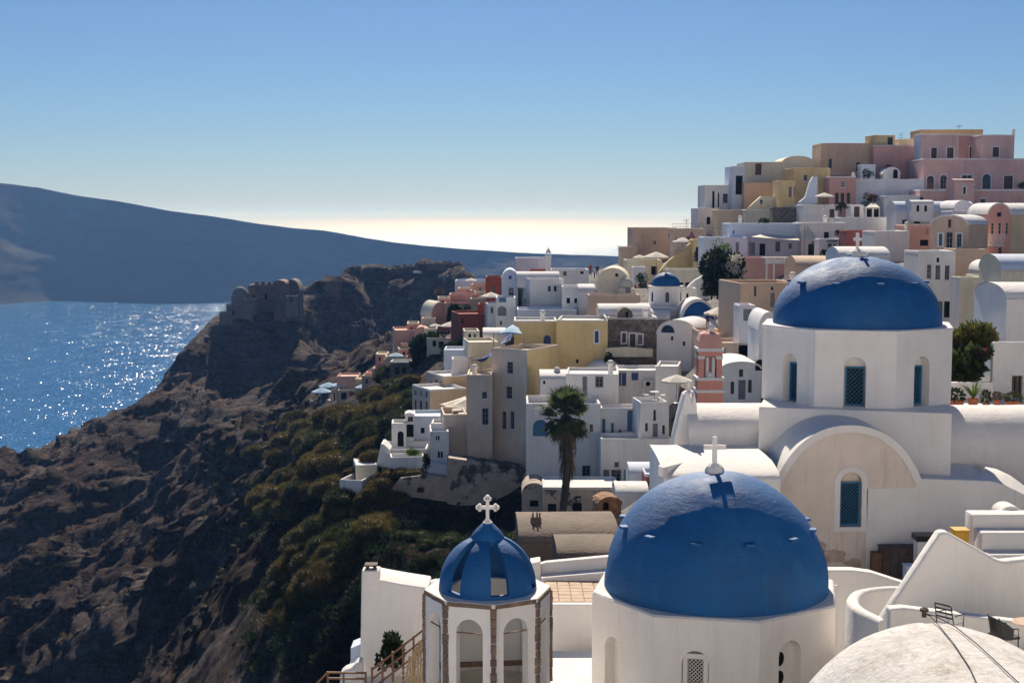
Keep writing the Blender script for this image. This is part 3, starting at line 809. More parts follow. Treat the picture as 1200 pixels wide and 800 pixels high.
# ---- open belfry
def belfry():
    d = 37.0
    zr = zat(692, d)
    c = P(571.5, 692, d); c.z = 0
    rad = 1.70
    root = thing('belfry', (c.x, c.y, zr - 5), 'octagonal white belfry with arched openings, brown stone edging and open blue ribbed dome', 'belfry')
    az = [-84 + 45 * i for i in range(8)]
    V = [octv(c, rad, a) for a in az]
    I = [octv(c, rad - 0.32, a) for a in az]
    mb = MB(); zf = zr - 2.55
    for i in range(8):
        A, B = V[i], V[(i + 1) % 8]
        U = (B - A); W = U.length; U.normalize(); mid = R(az[i] + 22.5)
        N = Vector((math.sin(mid), -math.cos(mid), 0))
        front = i in (0, 1, 2, 3)
        hol = [(W / 2 - 0.36, zf + 0.05, W / 2 + 0.36, zr - 0.34, True)] if front else []
        wall_face(mb, A, U, N, W, zr - 5, zr, hol, 0.30)
        A2, B2 = I[(i + 1) % 8], I[i]
        U2 = (B2 - A2); W2 = U2.length; U2.normalize()
        wall_face(mb, A2, U2, -N, W2, zf, zr - 0.05, [(W2 / 2 - 0.36, zf + 0.05, W2 / 2 + 0.36, zr - 0.34, True)] if front else [], 0.0)
        # iron tie across the arch
    mb.build('wall', 'white_near', root)
    mb = MB(); mb.hexa([Vector((v.x, v.y, zf - 0.2)) for v in I], [Vector((v.x, v.y, zf)) for v in I])
    mb.build('floor', 'cream', root)
    # ledge with a round eye in the middle
    mb = MB()
    k = 8
    inn = [Vector((c.x + (v.x - c.x) * 0.62, c.y + (v.y - c.y) * 0.62, 0)) for v in V]
    for i in range(8):
        j = (i + 1) % 8
        q = [V[i], V[j], inn[j], inn[i]]
        mb.hexa([Vector((p.x, p.y, zr + 0.002)) for p in q], [Vector((p.x, p.y, zr + 0.09)) for p in q])
    mb.build('ledge', 'white_near', root)
    for i in range(8):
        a = V[i]; o = (a - c).normalized()
        t = Vector((-o.y, o.x, 0))
        mb = MB(); z = zr - 0.02; rnd = random.Random(i)
        while z > zr - 2.4:
            h = rnd.uniform(0.13, 0.26); w = rnd.uniform(0.06, 0.085); e = rnd.uniform(0.02, 0.04)
            p = a + o * (e - 0.07)
            q = [p - t * w - o * 0.0, p + t * w, p + t * w * 0.9 + o * 0.09, p - t * w * 0.9 + o * 0.09]
            mb.hexa([Vector((x.x, x.y, z - h + 0.015)) for x in q], [Vector((x.x, x.y, z)) for x in q])
            z -= h + rnd.uniform(0.0, 0.025)
        mb.build('corner_stones', 'ruin_stone', root)
        b2 = V[(i + 1) % 8]; mb = MB(); rnd = random.Random(i + 50)
        U = (b2 - a); L = U.length; U.normalize(); mid = R(az[i] + 22.5); N = Vector((math.sin(mid), -math.cos(mid), 0))
        u = 0.05
        while u < L - 0.05:
            w = min(rnd.uniform(0.15, 0.3), L - 0.05 - u); e = rnd.uniform(0.02, 0.045)
            p0 = a + U * u; p1 = a + U * (u + w - 0.012)
            q = [p0, p1, p1 + N * e, p0 + N * e]
            mb.hexa([Vector((x.x, x.y, zr - 0.03)) for x in q], [Vector((x.x, x.y, zr + 0.075)) for x in q])
            u += w
        mb.build('edging', 'ruin_stone', root)
    # tie beams and bell beam
    mb = MB(); zz = zr - 2.0
    mb.bar(I[0] + Vector((0, 0, zz)), I[4] + Vector((0, 0, zz)), 0.11, 0.12); mb.build('beam', 'wood', root)
    zz = zr - 0.72
    for i in range(8):
        mb = MB()
        mid = (V[i] + V[(i + 1) % 8]) / 2; t = (V[(i + 1) % 8] - V[i]).normalized(); ctr = mid + (c - mid).normalized() * 0.06
        mb.bar(ctr - t * 0.38 + Vector((0, 0, zz)), ctr + t * 0.38 + Vector((0, 0, zz)), 0.025)
        mb.build('tie_rod', 'wood', root)
    # ribbed dome: six spherical petals on a ring under an onion cap
    z0 = zr + 0.09; rd = 1.30; hd = 1.40
    mb = MB(); mb.loft([[(c.x + rr * math.cos(2 * math.pi * j / 48), c.y + rr * math.sin(2 * math.pi * j / 48), zz) for j in range(48)]
                        for rr, zz in ((rd + 0.01, z0), (rd + 0.01, z0 + 0.1), (rd - 0.16, z0 + 0.1), (rd - 0.16, z0), (rd + 0.01, z0))])
    dome = mb.build('dome_ring', 'dome_blue', root, smooth='auto')
    for i in range(6):
        a0 = -14 + 60 * i
        mb = MB(); rings = []
        for q in range(15):
            e = R(1 + 76 * q / 14)
            rg = []
            for rr in (rd, rd - 0.15):
                for j in range(9):
                    a = R(a0 - 19 + 38 * j / 8); a = a if rr == rd else R(a0 + 19 - 38 * j / 8)
                    rg.append((c.x + rr * math.cos(e) * math.sin(a), c.y - rr * math.cos(e) * math.cos(a), z0 + 0.05 + (hd * rr / rd) * math.sin(e)))
            rings.append(rg)
        mb.loft(rings, caps=True)
        mb.build('rib', 'dome_blue', root, smooth='auto')
    zc = z0 + 0.05 + hd * math.sin(R(66))
    mb = MB(); mb.lathe((c.x, c.y, zc), [(0.40, -0.12), (0.46, 0.0), (0.42, 0.12), (0.31, 0.26), (0.17, 0.40), (0.07, 0.48), (0.0, 0.50)], 24)
    mb.build('cap', 'dome_blue', root, smooth=True)
    # trefoil cross
    zb = zc + 0.47
    mb = MB(); x, y = c.x, c.y; b_ = 0.045
    mb.box(x - b_, x + b_, y - b_, y + b_, zb, zb + 0.60)
    zz = zb + 0.38
    mb.box(x - 0.20, x - b_, y - b_ * .95, y + b_ * .95, zz - b_, zz + b_); mb.box(x + b_, x + 0.20, y - b_ * .95, y + b_ * .95, zz - b_, zz + b_)
    def disc(px, pz, r=0.06):
        ring = [(px + r * math.cos(2 * math.pi * i / 12), pz + r * math.sin(2 * math.pi * i / 12)) for i in range(12)]
        mb.hexa([(u, y - b_ * 1.05, v) for u, v in ring], [(u, y + b_ * 1.05, v) for u, v in ring])
    for (px, pz, ux, uz) in ((x - 0.21, zz, -1, 0), (x + 0.21, zz, 1, 0), (x, zb + 0.61, 0, 1)):
        disc(px + ux * 0.05, pz + uz * 0.05); disc(px + uz * 0.055, pz + ux * 0.055, 0.05); disc(px - uz * 0.055, pz - ux * 0.055, 0.05)
    cr = mb.build('cross', 'white_near', root)
    mb = MB(); mb.lathe((x, y, zb - 0.06), [(0.13, -0.05), (0.13, 0.05), (0.09, 0.08), (0.06, 0.12)], 12)
    mb.build('pedestal', 'white_near', cr)
belfry()

# ---- upper church: drum and blue dome on a cross plan
def upper_church():
    d = 58.0
    c = P(1003.5, 385, d); c.z = 0
    zr = zat(391, 54.3)
    root = thing('church', (c.x, c.y, zr - 9), 'large white church with blue dome, teal lattice windows and a cream arched facade', 'church')
    rad = 4.02; zb = zat(481, 53.6)
    TURN = -14.0
    az = [-67.5 + TURN + 45 * i for i in range(8)]
    V = [octv(c, rad, a) for a in az]
    mb = MB()
    for i in range(8):
        A, B = V[i], V[(i + 1) % 8]
        U = (B - A); W = U.length; U.normalize(); mid = R(az[i] + 22.5)
        N = Vector((math.sin(mid), -math.cos(mid), 0))
        px = {0: (919.5, 934.5), 1: (989.5, 1014.5), 2: (1070, 1088)}.get(i)
        holes = []
        if px:
            um = W / 2 + (0.12 if i == 0 else -0.12 if i == 2 else 0)
            holes = [(um - 0.42, zb + 0.02, um + 0.42, zat(418, 54.5), True)]
        hs = wall_face(mb, A, U, N, W, zb, zr, holes, 0.42)
        for (u0, a, u1, b2, ar) in hs:
            q = MB(); q.quad(*[(A.x + U.x * u - N.x * 0.42, A.y + U.y * u - N.y * 0.42, z) for u, z in outline(u0, a, u1, b2, True)])
            q.build('niche', 'white_near', root)
            lattice(root, A, U, N, u0 + 0.05, a + 0.02, u1 - 0.05, zat(430, 54.5), 0.41, 'teal', 'dark', 0.17, 0.045, 0.06)
    mb.build('drum_wall', 'white_near', root)
    mb = MB(); mb.hexa([Vector((v.x, v.y, zr)) + (v - c) * 0.012 for v in V], [Vector((v.x, v.y, zr + 0.13)) + (v - c) * 0.012 for v in V])
    mb.build('ledge', 'white_near', root, bevel=0.04)
    cc = Vector((c.x, c.y, zr + 0.12))
    dm = dome_mesh(cc, 3.40, zat(300, 58) - zr - 0.2, low=0.08).build('dome', 'dome_blue', root, smooth=True)
    hd = zat(300, 58) - zr - 0.2
    for i in range(10):
        a = R(-90 + 36 * i + 5)
        e = R(38)
        p = cc + Vector((math.cos(a) * math.cos(e) * 3.4, math.sin(a) * math.cos(e) * 3.4, 0.08 + math.sin(e) * hd))
        tn = Vector((-math.sin(a), math.cos(a), 0)); h = Vector((math.cos(a), math.sin(a), 0)); z = Vector((0, 0, 0.045))
        q = [p - tn * 0.17 - h * 0.2, p + tn * 0.17 - h * 0.2, p + tn * 0.13 + h * 0.17, p - tn * 0.13 + h * 0.17]
        mb = MB(); mb.hexa([x - z for x in q], [x + z for x in q]); mb.build('foothold', 'dome_blue', dm)
    latin_cross(root, (c.x - 0.03, c.y, cc.z + hd + 0.33), 0.70, 0.34, 0.12, 'white_near', ped=0.36)
    # square base under the drum
    A = P(893, 500, 53.9); B = P(1110, 500, 53.9)
    zlow = zr - 9
    ct, st_ = math.cos(R(TURN)), math.sin(R(TURN))
    rot = lambda x, y, z: (c.x + x * ct - y * st_, c.y + x * st_ + y * ct, z)
    sq = [(-3.62, -4.35), (3.62, -4.35), (3.62, 4.35), (-3.62, 4.35)]
    mb = MB(); mb.hexa([rot(x, y, zlow) for x, y in sq], [rot(x, y, zb) for x, y in sq])
    mb.build('base', 'white_near', root, bevel=0.05)
    # cross arms: barrel vaults left and right
    def arm(x0, x1, yc, hw, ztop, zspr, name, zl):
        mb = MB(); prof = [(-hw, zl)] + [(-hw * math.cos(math.pi * i / 18), zspr + (ztop - zspr) * math.sin(math.pi * i / 18)) for i in range(19)] + [(hw, zl)]
        ks = 10; rings = []
        for s in range(ks + 1):
            x = x0 + (x1 - x0) * s / ks
            rings.append([(x, yc + a, z + 0.03 * noise.noise(Vector((x * 0.9, a * 1.2, z)))) for a, z in prof])
        mb.loft(rings, closed=False); mb.quad(*rings[0]); mb.quad(*reversed(rings[-1]))
        mb.build(name, 'white_near', root, smooth='auto')
    xl = P(806, 500, 56).x
    arm(xl, A.x + 1.4, 57.6, 2.0, zat(473, 57.6), zat(508, 55.6), 'arm_vault', zlow)
    arm(B.x - 1.2, P(1260, 500, 58).x, 57.8, 2.3, zat(475, 57.8), zat(528, 55.5), 'arm_vault', zlow)
    # end wall of the left arm rising as a pointed bell gable
    prism('gable_buttress', '', [(788, 560), (790.5, 512), (796, 488), (803, 462), (808, 459), (811, 470), (814, 458), (817, 476), (817, 560)], 56.2, 6, 0.7, 'white_near', root=root, bevel=0.05)
    mb = MB(); p = P(807, 460, 56.5)
    mb.lathe(p, [(0.16, -0.05), (0.16, 0.05), (0.07, 0.1), (0.07, 0.2)], 10); mb.box(p.x - 0.05, p.x + 0.05, p.y - 0.04, p.y + 0.04, p.z + 0.2, p.z + 0.52)
    mb.build('finial', 'white_near', root)
    # cream arched facade
    df = 51.5
    A = P(905, 560, df); A.z = 0; U = Vector((1, 0, 0)); N = Vector((0, -1, 0))
    uu = lambda px, py=560: on_plane(px, py, A, U)
    W = uu(1082)[0]; um = uu(994.5)[0]
    zs, zap = zat(602, df), zat(503, df)
    def top(u):
        q = min(1.0, abs(u - um) / (W / 2 + 0.02))
        return zs + (zap - zs) * (1 - q ** 2.25) ** 0.62
    h0, zh1 = uu(985, 553); h1, zh0 = uu(1009, 617)
    us = sorted(set([round(W * i / 48, 4) for i in range(49)] + [h0, h1] + [h0 + (h1 - h0) * i / 10 for i in range(1, 10)]))
    zl = zat(700, df)
    def htop(u):
        r = (h1 - h0) / 2; q = min(1, abs(u - (h0 + h1) / 2) / r)
        return zh1 - r + r * math.sqrt(max(0, 1 - q * q))
    mb = MB()
    f = lambda u, z, dd=0: (A.x + u, df + dd, z)
    for a, b2 in zip(us, us[1:]):
        if a >= h0 - 1e-5 and b2 <= h1 + 1e-5:
            mb.quad(f(a, zl), f(b2, zl), f(b2, zh0), f(a, zh0)); mb.quad(f(a, htop(a)), f(b2, htop(b2)), f(b2, top(b2)), f(a, top(a)))
            mb.quad(f(a, htop(a)), f(b2, htop(b2)), f(b2, htop(b2), .3), f(a, htop(a), .3)); mb.quad(f(a, zh0), f(b2, zh0), f(b2, zh0, .3), f(a, zh0, .3))
        else:
            mb.quad(f(a, zl), f(b2, zl), f(b2, top(b2)), f(a, top(a)))
    for a in (h0, h1): mb.quad(f(a, zh0), f(a, htop(a)), f(a, htop(a), .3), f(a, zh0, .3))
    mb.build('facade', 'cream_facade', root)
    mb = MB(); mb.quad(*[f(u, z, 0.3) for u, z in outline(h0, zh0, h1, zh1, True)]); mb.build('niche', 'cream_facade', root)
    wdw = lattice(root, A, U, N, h0 + 0.02, zh0 + 0.02, h1 - 0.02, uu(990, 565)[1], 0.2, 'teal', 'dark', 0.13, 0.032, 0.06)
    for (px_, py_, w_, h_, sd_) in ((975, 652, 16, 9, 1), (1000, 660, 10, 5, 2), (962, 640, 6, 6, 3)):
        ring = []
        for k in range(18):
            a_ = 2 * math.pi * k / 18; rr = 1 + 0.45 * noise.noise(Vector((math.cos(a_) * 1.6, math.sin(a_) * 1.6, sd_ * 7.3)))
            u_, z_ = uu(px_ + w_ * rr * math.cos(a_), py_ + h_ * rr * math.sin(a_)); ring.append(f(u_, z_, -0.006))
        mb = MB(); mb.quad(*ring); mb.build('damp_patch', 'damp_patch', root)
    # white surround of the window
    mb = MB(); ol = outline(h0, zh0, h1, zh1, True, 16); s0 = outline(h0 - 0.22, zh0 - 0.18, h1 + 0.22, zh1 + 0.2, True, 16)
    for i in range(len(ol)):
        j = (i + 1) % len(ol)
        mb.quad(f(*s0[i], -.03), f(*s0[j], -.03), f(*ol[j], -.03), f(*ol[i], -.03)); mb.quad(f(*s0[j], -.03), f(*s0[i], -.03), f(*s0[i]), f(*s0[j])); mb.quad(f(*ol[i], -.03), f(*ol[j], -.03), f(*ol[j]), f(*ol[i]))
    mb.build('surround', 'white_near', wdw)
    # nave vault behind the facade, its white rim proud of the plaster
    mb = MB(); ks = 48
    ua = [W * i / ks for i in range(ks + 1)]
    outer = [(u + (u - um) * 0.05, top(u) + 0.16) for u in ua]
    inner = [(u - (u - um) * 0.02, top(u) - 0.10) for u in ua]
    mb.loft([[f(*p, -.05) for p in inner], [f(*p, -.05) for p in outer], [f(p[0], p[1] + 0.0, 0.6) for p in outer], [f(p[0], p[1] + 0.02, 1.5) for p in outer], [f(p[0], p[1] + 0.04, 3.2) for p in outer]], closed=False)
    mb.build('nave_vault', 'white_near', root, smooth='auto')
    # white wall right of the facade with its flat roof and curved end
    prism('side_wall', '', [(1015, 572), (1071, 571), (1080, 560.5), (1161, 563.5), (1172, 566), (1186, 572), (1200, 579), (1230, 600), (1230, 720), (1015, 720)], df - 0.03, 0, 0.6, 'white_near', root=root, bevel=0.03)
    a = P(1079, 560.5, df + 0.57); b2 = P(1166, 560.5, df + 0.57)
    mb = MB(); mb.hexa([(a.x, df + 0.58, zl), (b2.x, df + 0.58, zl), (b2.x, 55.6, zl), (a.x, 55.6, zl)], [(a.x, df + 0.58, a.z - 0.04), (b2.x, df + 0.58, a.z - 0.04), (b2.x, 55.6, a.z - 0.02), (a.x, 55.6, a.z - 0.02)])
    mb.build('side_roof', 'white_near', root)
    # sunlit kerb curving off the roof
    mb = MB(); rings = []
    path = [P(1150, 556.5, 53.0), P(1163, 563, 52.0), P(1178, 570, 51.7), P(1200, 584, 51.5), P(1230, 602, 51.3)]
    for i, p in enumerate(path):
        rings.append([(p.x - 0.05, p.y - 0.1, p.z - 0.6), (p.x - 0.05, p.y - 0.1, p.z), (p.x + 0.45, p.y + 0.9 + i * 0.2, p.z + 0.12), (p.x + 0.9, p.y + 2.2, p.z + 0.05), (p.x + 0.9, p.y + 2.2, p.z - 0.6)])
    mb.loft(rings, closed=True, caps=True); mb.build('kerb', 'white_near', root, smooth='auto')
    # low wing left of the facade
    mb = MB(); x0, x1 = P(776, 548, 51).x, P(912, 548, 51).x
    zt = zat(562, 50.6); zq = zat(531, 53.6)
    prof = [(50.5, zl), (50.5, zt)] + [(50.5 + 3.1 * (1 - math.cos(math.pi / 2 * k / 8)), zt + (zq - zt) * math.sin(math.pi / 2 * k / 8)) for k in range(1, 9)] + [(55.7, zq), (55.7, zl)]
    mb.loft([[(x0, y, z) for y, z in prof], [(x0 + 0.35, y, z + (0.0 if y < 51 else -.02)) for y, z in prof], [(x1, y, z) for y, z in prof]], closed=False)
    mb.quad(*[(x0, y, z) for y, z in prof]); mb.build('wing', 'white_near', root, smooth='auto')
    mb = MB(); prof2 = [P(771.5, 549, 50.4), P(790, 531, 53.8), P(793, 536, 53.6), P(800, 545, 52), P(777, 551, 50.4)]
    mb.hexa([p - Vector((0, 0, 0.25)) for p in prof2], [p + Vector((0, 0, 0.1)) for p in prof2]); mb.build('wing_coping', 'white_near', root)
upper_church()

# ---- pink bell tower behind the upper church
def pink_tower():
    d = 76.0
    x0, x1 = 815.5, 846
    c = P(830, 470, d + 0.8)
    z = lambda y: zat(y, d)
    root = thing('bell_tower', (c.x, c.y, z(478) - 2), 'slim salmon pink bell tower with white bands and small columns', 'bell tower')
    hw = (P(x1, 470, d).x - P(x0, 470, d).x) / 2
    def ring(w, za, zb): 
        mb = MB(); mb.hexa([(c.x - w, c.y - w, za), (c.x + w, c.y - w, za), (c.x + w, c.y + w, za), (c.x - w, c.y + w, za)], [(c.x - w, c.y - w, zb), (c.x + w, c.y - w, zb), (c.x + w, c.y + w, zb), (c.x - w, c.y + w, zb)])
        return mb
    rot = []
    rot.append(ring(hw, z(480) - 2, z(459)).build('shaft', 'bellpink', root))
    rot.append(ring(hw + 0.06, z(460) - .02, z(457)).build('band', 'trim', root))
    rot.append(ring(hw - 0.03, z(457), z(446)).build('middle_stage', 'bellpink', root))
    rot.append(ring(hw + 0.06, z(446), z(442.5)).build('band', 'trim', root))
    # belfry stage: four corner piers and a core with pale slots
    rot.append(ring(hw - 0.34, z(443), z(417)).build('core', 'bellpink', root))
    for sx in (-1, 1):
        for sy in (-1, 1):
            mb = MB(); w = 0.15; px, py = c.x + sx * (hw - 0.22), c.y + sy * (hw - 0.22)
            mb.box(px - w, px + w, py - w, py + w, z(443), z(419)); o = mb.build('pier', 'bellpink', root)
            mb = MB(); mb.box(px - w - .04, px + w + .04, py - w - .04, py + w + .04, z(421), z(417.5)); mb.build('capital', 'trim', o)
    for q in (-0.17, 0.17):
        mb = MB(); mb.tube([(c.x + q, c.y - hw + 0.16, z(443)), (c.x + q, c.y - hw + 0.16, z(419))], 0.09, 10); mb.build('column', 'trim', root)
    mb = MB(); mb.lathe((c.x - 0.05, c.y - hw + 0.05, z(442)), [(0.16, 0), (0.15, 0.15), (0.10, 0.26), (0.0, 0.3)], 12); mb.build('bell', 'trim', root)
    rot.append(ring(hw - 0.05, z(418), z(412)).build('frieze', 'bellpink', root))
    rot.append(ring(hw + 0.02, z(412), z(408.5)).build('band', 'trim', root))
    mb = MB(); w0, w1 = hw - 0.06, hw - 0.20
    mb.loft([[(c.x + sx * w, c.y + sy * w, zz) for sx, sy in ((-1, -1), (1, -1), (1, 1), (-1, 1))] for w, zz in ((w0, z(409)), (w0 - .02, z(400)), (w1, z(392)), (w1 - 0.25, z(390)))], caps=True)
    mb.build('cap', 'rose', root)
    mb = MB(); mb.lathe((c.x + 0.12, c.y, z(390.5)), [(0.10, 0), (0.10, 0.08), (0.17, 0.2), (0.17, 0.3), (0.08, 0.42), (0, 0.44)], 10); mb.build('finial', 'trim', root, smooth=True)
    for o in [root]: o.rotation_euler = (0, 0, 0)
pink_tower()

# ---- right-hand terraces in the foreground
prism('stair_wall', 'white stair wall with a rounded sloping top behind the slatted metal chair', [(1026, 745), (1036, 723), (1101, 625), (1106, 622.5), (1112, 624), (1168, 655.5), (1176, 658), (1186, 657), (1230, 652), (1230, 790), (1026, 790)],
      35.2, 2, 0.42, 'white_near', cat='wall', bevel=0.09)
prism('bench_wall', 'low white bench wall in front of the sloping stair wall', [(1043, 713.5), (1060, 712), (1215, 731), (1215, 810), (1043, 810)], 33.2, 3, 0.38, 'white_near', bevel=0.06)
def curved_parapet():
    ds = [(1060, 687.5, 38.4), (1040, 688, 38.4), (1018, 689.5, 38.2), (1006, 692, 37.9), (1000, 697, 37.4), (1000, 704, 36.9), (1007, 711, 36.3), (1020, 718.5, 35.75), (1036, 727.5, 35.2)]
    z0 = sum(P(*q).z for q in ds) / len(ds)
    pts = [P(*q) for q in ds]
    # smooth
    sm = []
    for i in range(len(pts) - 1):
        for k in range(4):
            t = k / 4; p0, p1, p2, p3 = pts[max(0, i - 1)], pts[i], pts[i + 1], pts[min(len(pts) - 1, i + 2)]
            sm.append(0.5 * ((2 * p1) + (p2 - p0) * t + (2 * p0 - 5 * p1 + 4 * p2 - p3) * t * t + (3 * p1 - p0 - 3 * p2 + p3) * t ** 3))
    sm.append(pts[-1])
    rings = []
    for i, p in enumerate(sm):
        dd = (sm[min(i + 1, len(sm) - 1)] - sm[max(i - 1, 0)]); dd.z = 0; dd.normalize(); nn = Vector((-dd.y, dd.x, 0))
        prof = [(-0.17, -3.2), (-0.17, -0.10), (-0.13, -0.03), (-0.05, 0.0), (0.05, 0.0), (0.13, -0.03), (0.17, -0.10), (0.17, -3.2)]
        rings.append([(p.x + nn.x * a, p.y + nn.y * a, z0 + b2) for a, b2 in prof])
    mb = MB(); mb.loft(rings, caps=True)
    tag(mb.build('parapet', 'white_near', None, smooth='auto', origin=(sm[10].x, sm[10].y, z0 - 3.2)), 'curved white parapet turning a corner beside the sloping stair wall', 'parapet')
curved_parapet()
prism('terrace_wall', 'white terrace wall between the lower dome and the wooden cupboard', [(958, 668), (1000, 668), (1022, 671), (1062, 684), (1085, 684), (1085, 790), (958, 790)], 43.5, 0, 0.5, 'white_near', bevel=0.05)
# steps at the right edge
for i, (x0, ya, yb_, dd, lab) in enumerate([(1140, 603, 632, 45.0, 'uppermost white terrace step by the blue hatch'), (1151, 624, 655, 44.2, 'middle white terrace step under the blue hatch'),
                                            (1160, 650, 675, 43.4, 'lowest white terrace step beside the stair wall top')]):
    a = P(x0, ya, dd); b2 = P(1245, ya, dd); zz = zat(yb_ + 40, dd)
    mb = MB(); mb.hexa([(a.x, dd, zz), (b2.x, dd, zz), (b2.x, dd + 0.78, zz), (a.x, dd + 0.78, zz)], [(a.x, dd, a.z), (b2.x, dd, a.z), (b2.x, dd + 0.78, a.z), (a.x, dd + 0.78, a.z)])
    tag(mb.build('step', 'white_near', None, bevel=0.05, origin=(a.x, dd, zz)), lab, 'step')
# floor of the terraces
mb = MB(); zz = zat(668, 51.5) + 0.2
mb.box(P(958, 680, 44).x, P(1260, 680, 44).x, 43.9, 51.45, zz - 1.5, zz - 0.25)
tag(mb.build('terrace_floor', 'white_old', None, origin=(8, 45, zz - 1.5)), None, None, kind='structure')
mb = MB(); zz = zat(745, 34)
mb.box(P(1062, 740, 34).x, P(1300, 740, 34).x, 28.2, 35.3, zz - 1.5, zz - 0.12)
tag(mb.build('patio_floor', 'cream', None, origin=(10, 33, zz - 1.5)), None, None, kind='structure')
mb = MB(); zz = zat(800, 39)
mb.box(P(400, 790, 41).x, 14, 36, 44.5, zz - 2.4, zz - 0.8)
tag(mb.build('courtyard_floor', 'white_old', None, origin=(0, 38, zz - 2.4)), None, None, kind='structure')
# blue hatch on a little vault, mustard chest, black table, cupboard, stove
def small_vault():
    p = P(1185, 602, 45.8); mb = MB()
    r = 0.38
    arc = [(r * math.cos(math.pi * i / 12), r * 0.75 * math.sin(math.pi * i / 12)) for i in range(13)]
    root = thing('hatch', (p.x, p.y, p.z - 0.3), 'small white arched hood over a blue hatch on the top step', 'hatch')
    mb.hexa([(p.x + a, p.y, p.z - .02 + b2) for a, b2 in [(r, -.3)] + arc + [(-r, -.3)]], [(p.x + a, p.y + 0.8, p.z - .02 + b2) for a, b2 in [(r, -.3)] + arc + [(-r, -.3)]])
    mb.build('hood', 'white_near', root)
    mb = MB(); mb.box(p.x - r + .02, p.x + r + 0.05, p.y - 0.06, p.y - .003, p.z - 0.25, p.z + 0.07); mb.build('door', 'blue_door', root)
small_vault()
def cupboard():
    a = P(1034, 678, 50.300); b2 = P(1079, 678, 50.300); zt = zat(643, 50.300); z0 = a.z
    root = thing('cupboard', ((a.x + b2.x) / 2, 50.600, z0), 'weathered dark wooden cupboard against the white church wall', 'cupboard')
    n_ = 5; w = (b2.x - a.x) / n_
    for i in range(n_):
        mb = MB(); mb.box(a.x + w * i + 0.008, a.x + w * (i + 1) - 0.008, 50.300 + random.uniform(0, .015), 50.350, z0 + 0.05, zt - 0.03); mb.build('plank', 'old_wood', root)
    mb = MB(); mb.box(a.x, b2.x, 50.350, 51.000, z0, zt - 0.03); mb.build('carcass', 'old_wood', root)
    mb = MB(); mb.box(a.x - 0.03, b2.x + 0.03, 50.260, 51.020, zt - 0.028, zt + 0.02); mb.build('top', 'old_wood', root)
    a = P(1022, 674, 50.400); b3 = P(1033.4, 674, 50.400)
    root = thing('crate', ((a.x + b3.x) / 2, 50.600, a.z), 'narrow reddish wooden crate left of the dark cupboard', 'crate')
    for i in range(4):
        zz = a.z + (zat(648, 50.400) - a.z) * i / 4
        mb = MB(); mb.box(a.x, b3.x, 50.400, 50.440, zz + 0.01, zz + 0.17); mb.build('slat', 'wood', root)
    mb = MB(); mb.box(a.x + 0.01, b3.x - 0.01, 50.441, 50.800, a.z, zat(648, 50.400)); mb.build('body', 'wood', root)
    a = P(1074.5, 634.5, 49.600); b3 = P(1098, 627, 49.600)
    root = thing('table', ((a.x + b3.x) / 2, 49.900, a.z - 0.9), 'white table with a thick black top behind the stair wall', 'table')
    mb = MB(); mb.box(a.x, b3.x + 0.5, 49.600, 50.300, a.z, zat(628, 49.600)); mb.build('top', 'black_metal', root)
    mb = MB(); mb.box(a.x + 0.07, b3.x + 0.4, 49.700, 50.250, a.z - 0.9, a.z - 0.002); mb.build('body', 'white_near', root)
    a = P(1062, 680, 49.000); b3 = P(1076, 664, 49.000)
    root = thing('box', ((a.x + b3.x) / 2, 49.200, a.z), 'pale blue storage box in front of the wooden cupboard', 'box')
    mb = MB(); mb.box(a.x, b3.x, 49.000, 49.500, a.z, b3.z - 0.03); mb.build('body', 'white_blue', root, bevel=0.02)
    mb = MB(); mb.box(a.x - 0.02, b3.x + 0.02, 48.980, 49.520, b3.z - 0.028, b3.z + 0.02); mb.build('lid', 'white_blue', root)
    a = P(1119, 634, 44.3); b3 = P(1136, 622, 44.3)
    root = thing('chest', ((a.x + b3.x) / 2, 44.5, a.z - 0.3), 'mustard yellow chest showing above the stair wall', 'chest')
    mb = MB(); mb.box(a.x, b3.x, 44.3, 44.8, a.z - 0.3, b3.z - 0.02); mb.build('body', 'mustard', root, bevel=0.02)
    mb = MB(); mb.box(a.x - 0.02, b3.x + 0.02, 44.28, 44.82, b3.z - 0.018, b3.z + 0.03); mb.build('lid', 'mustard', root)
cupboard()

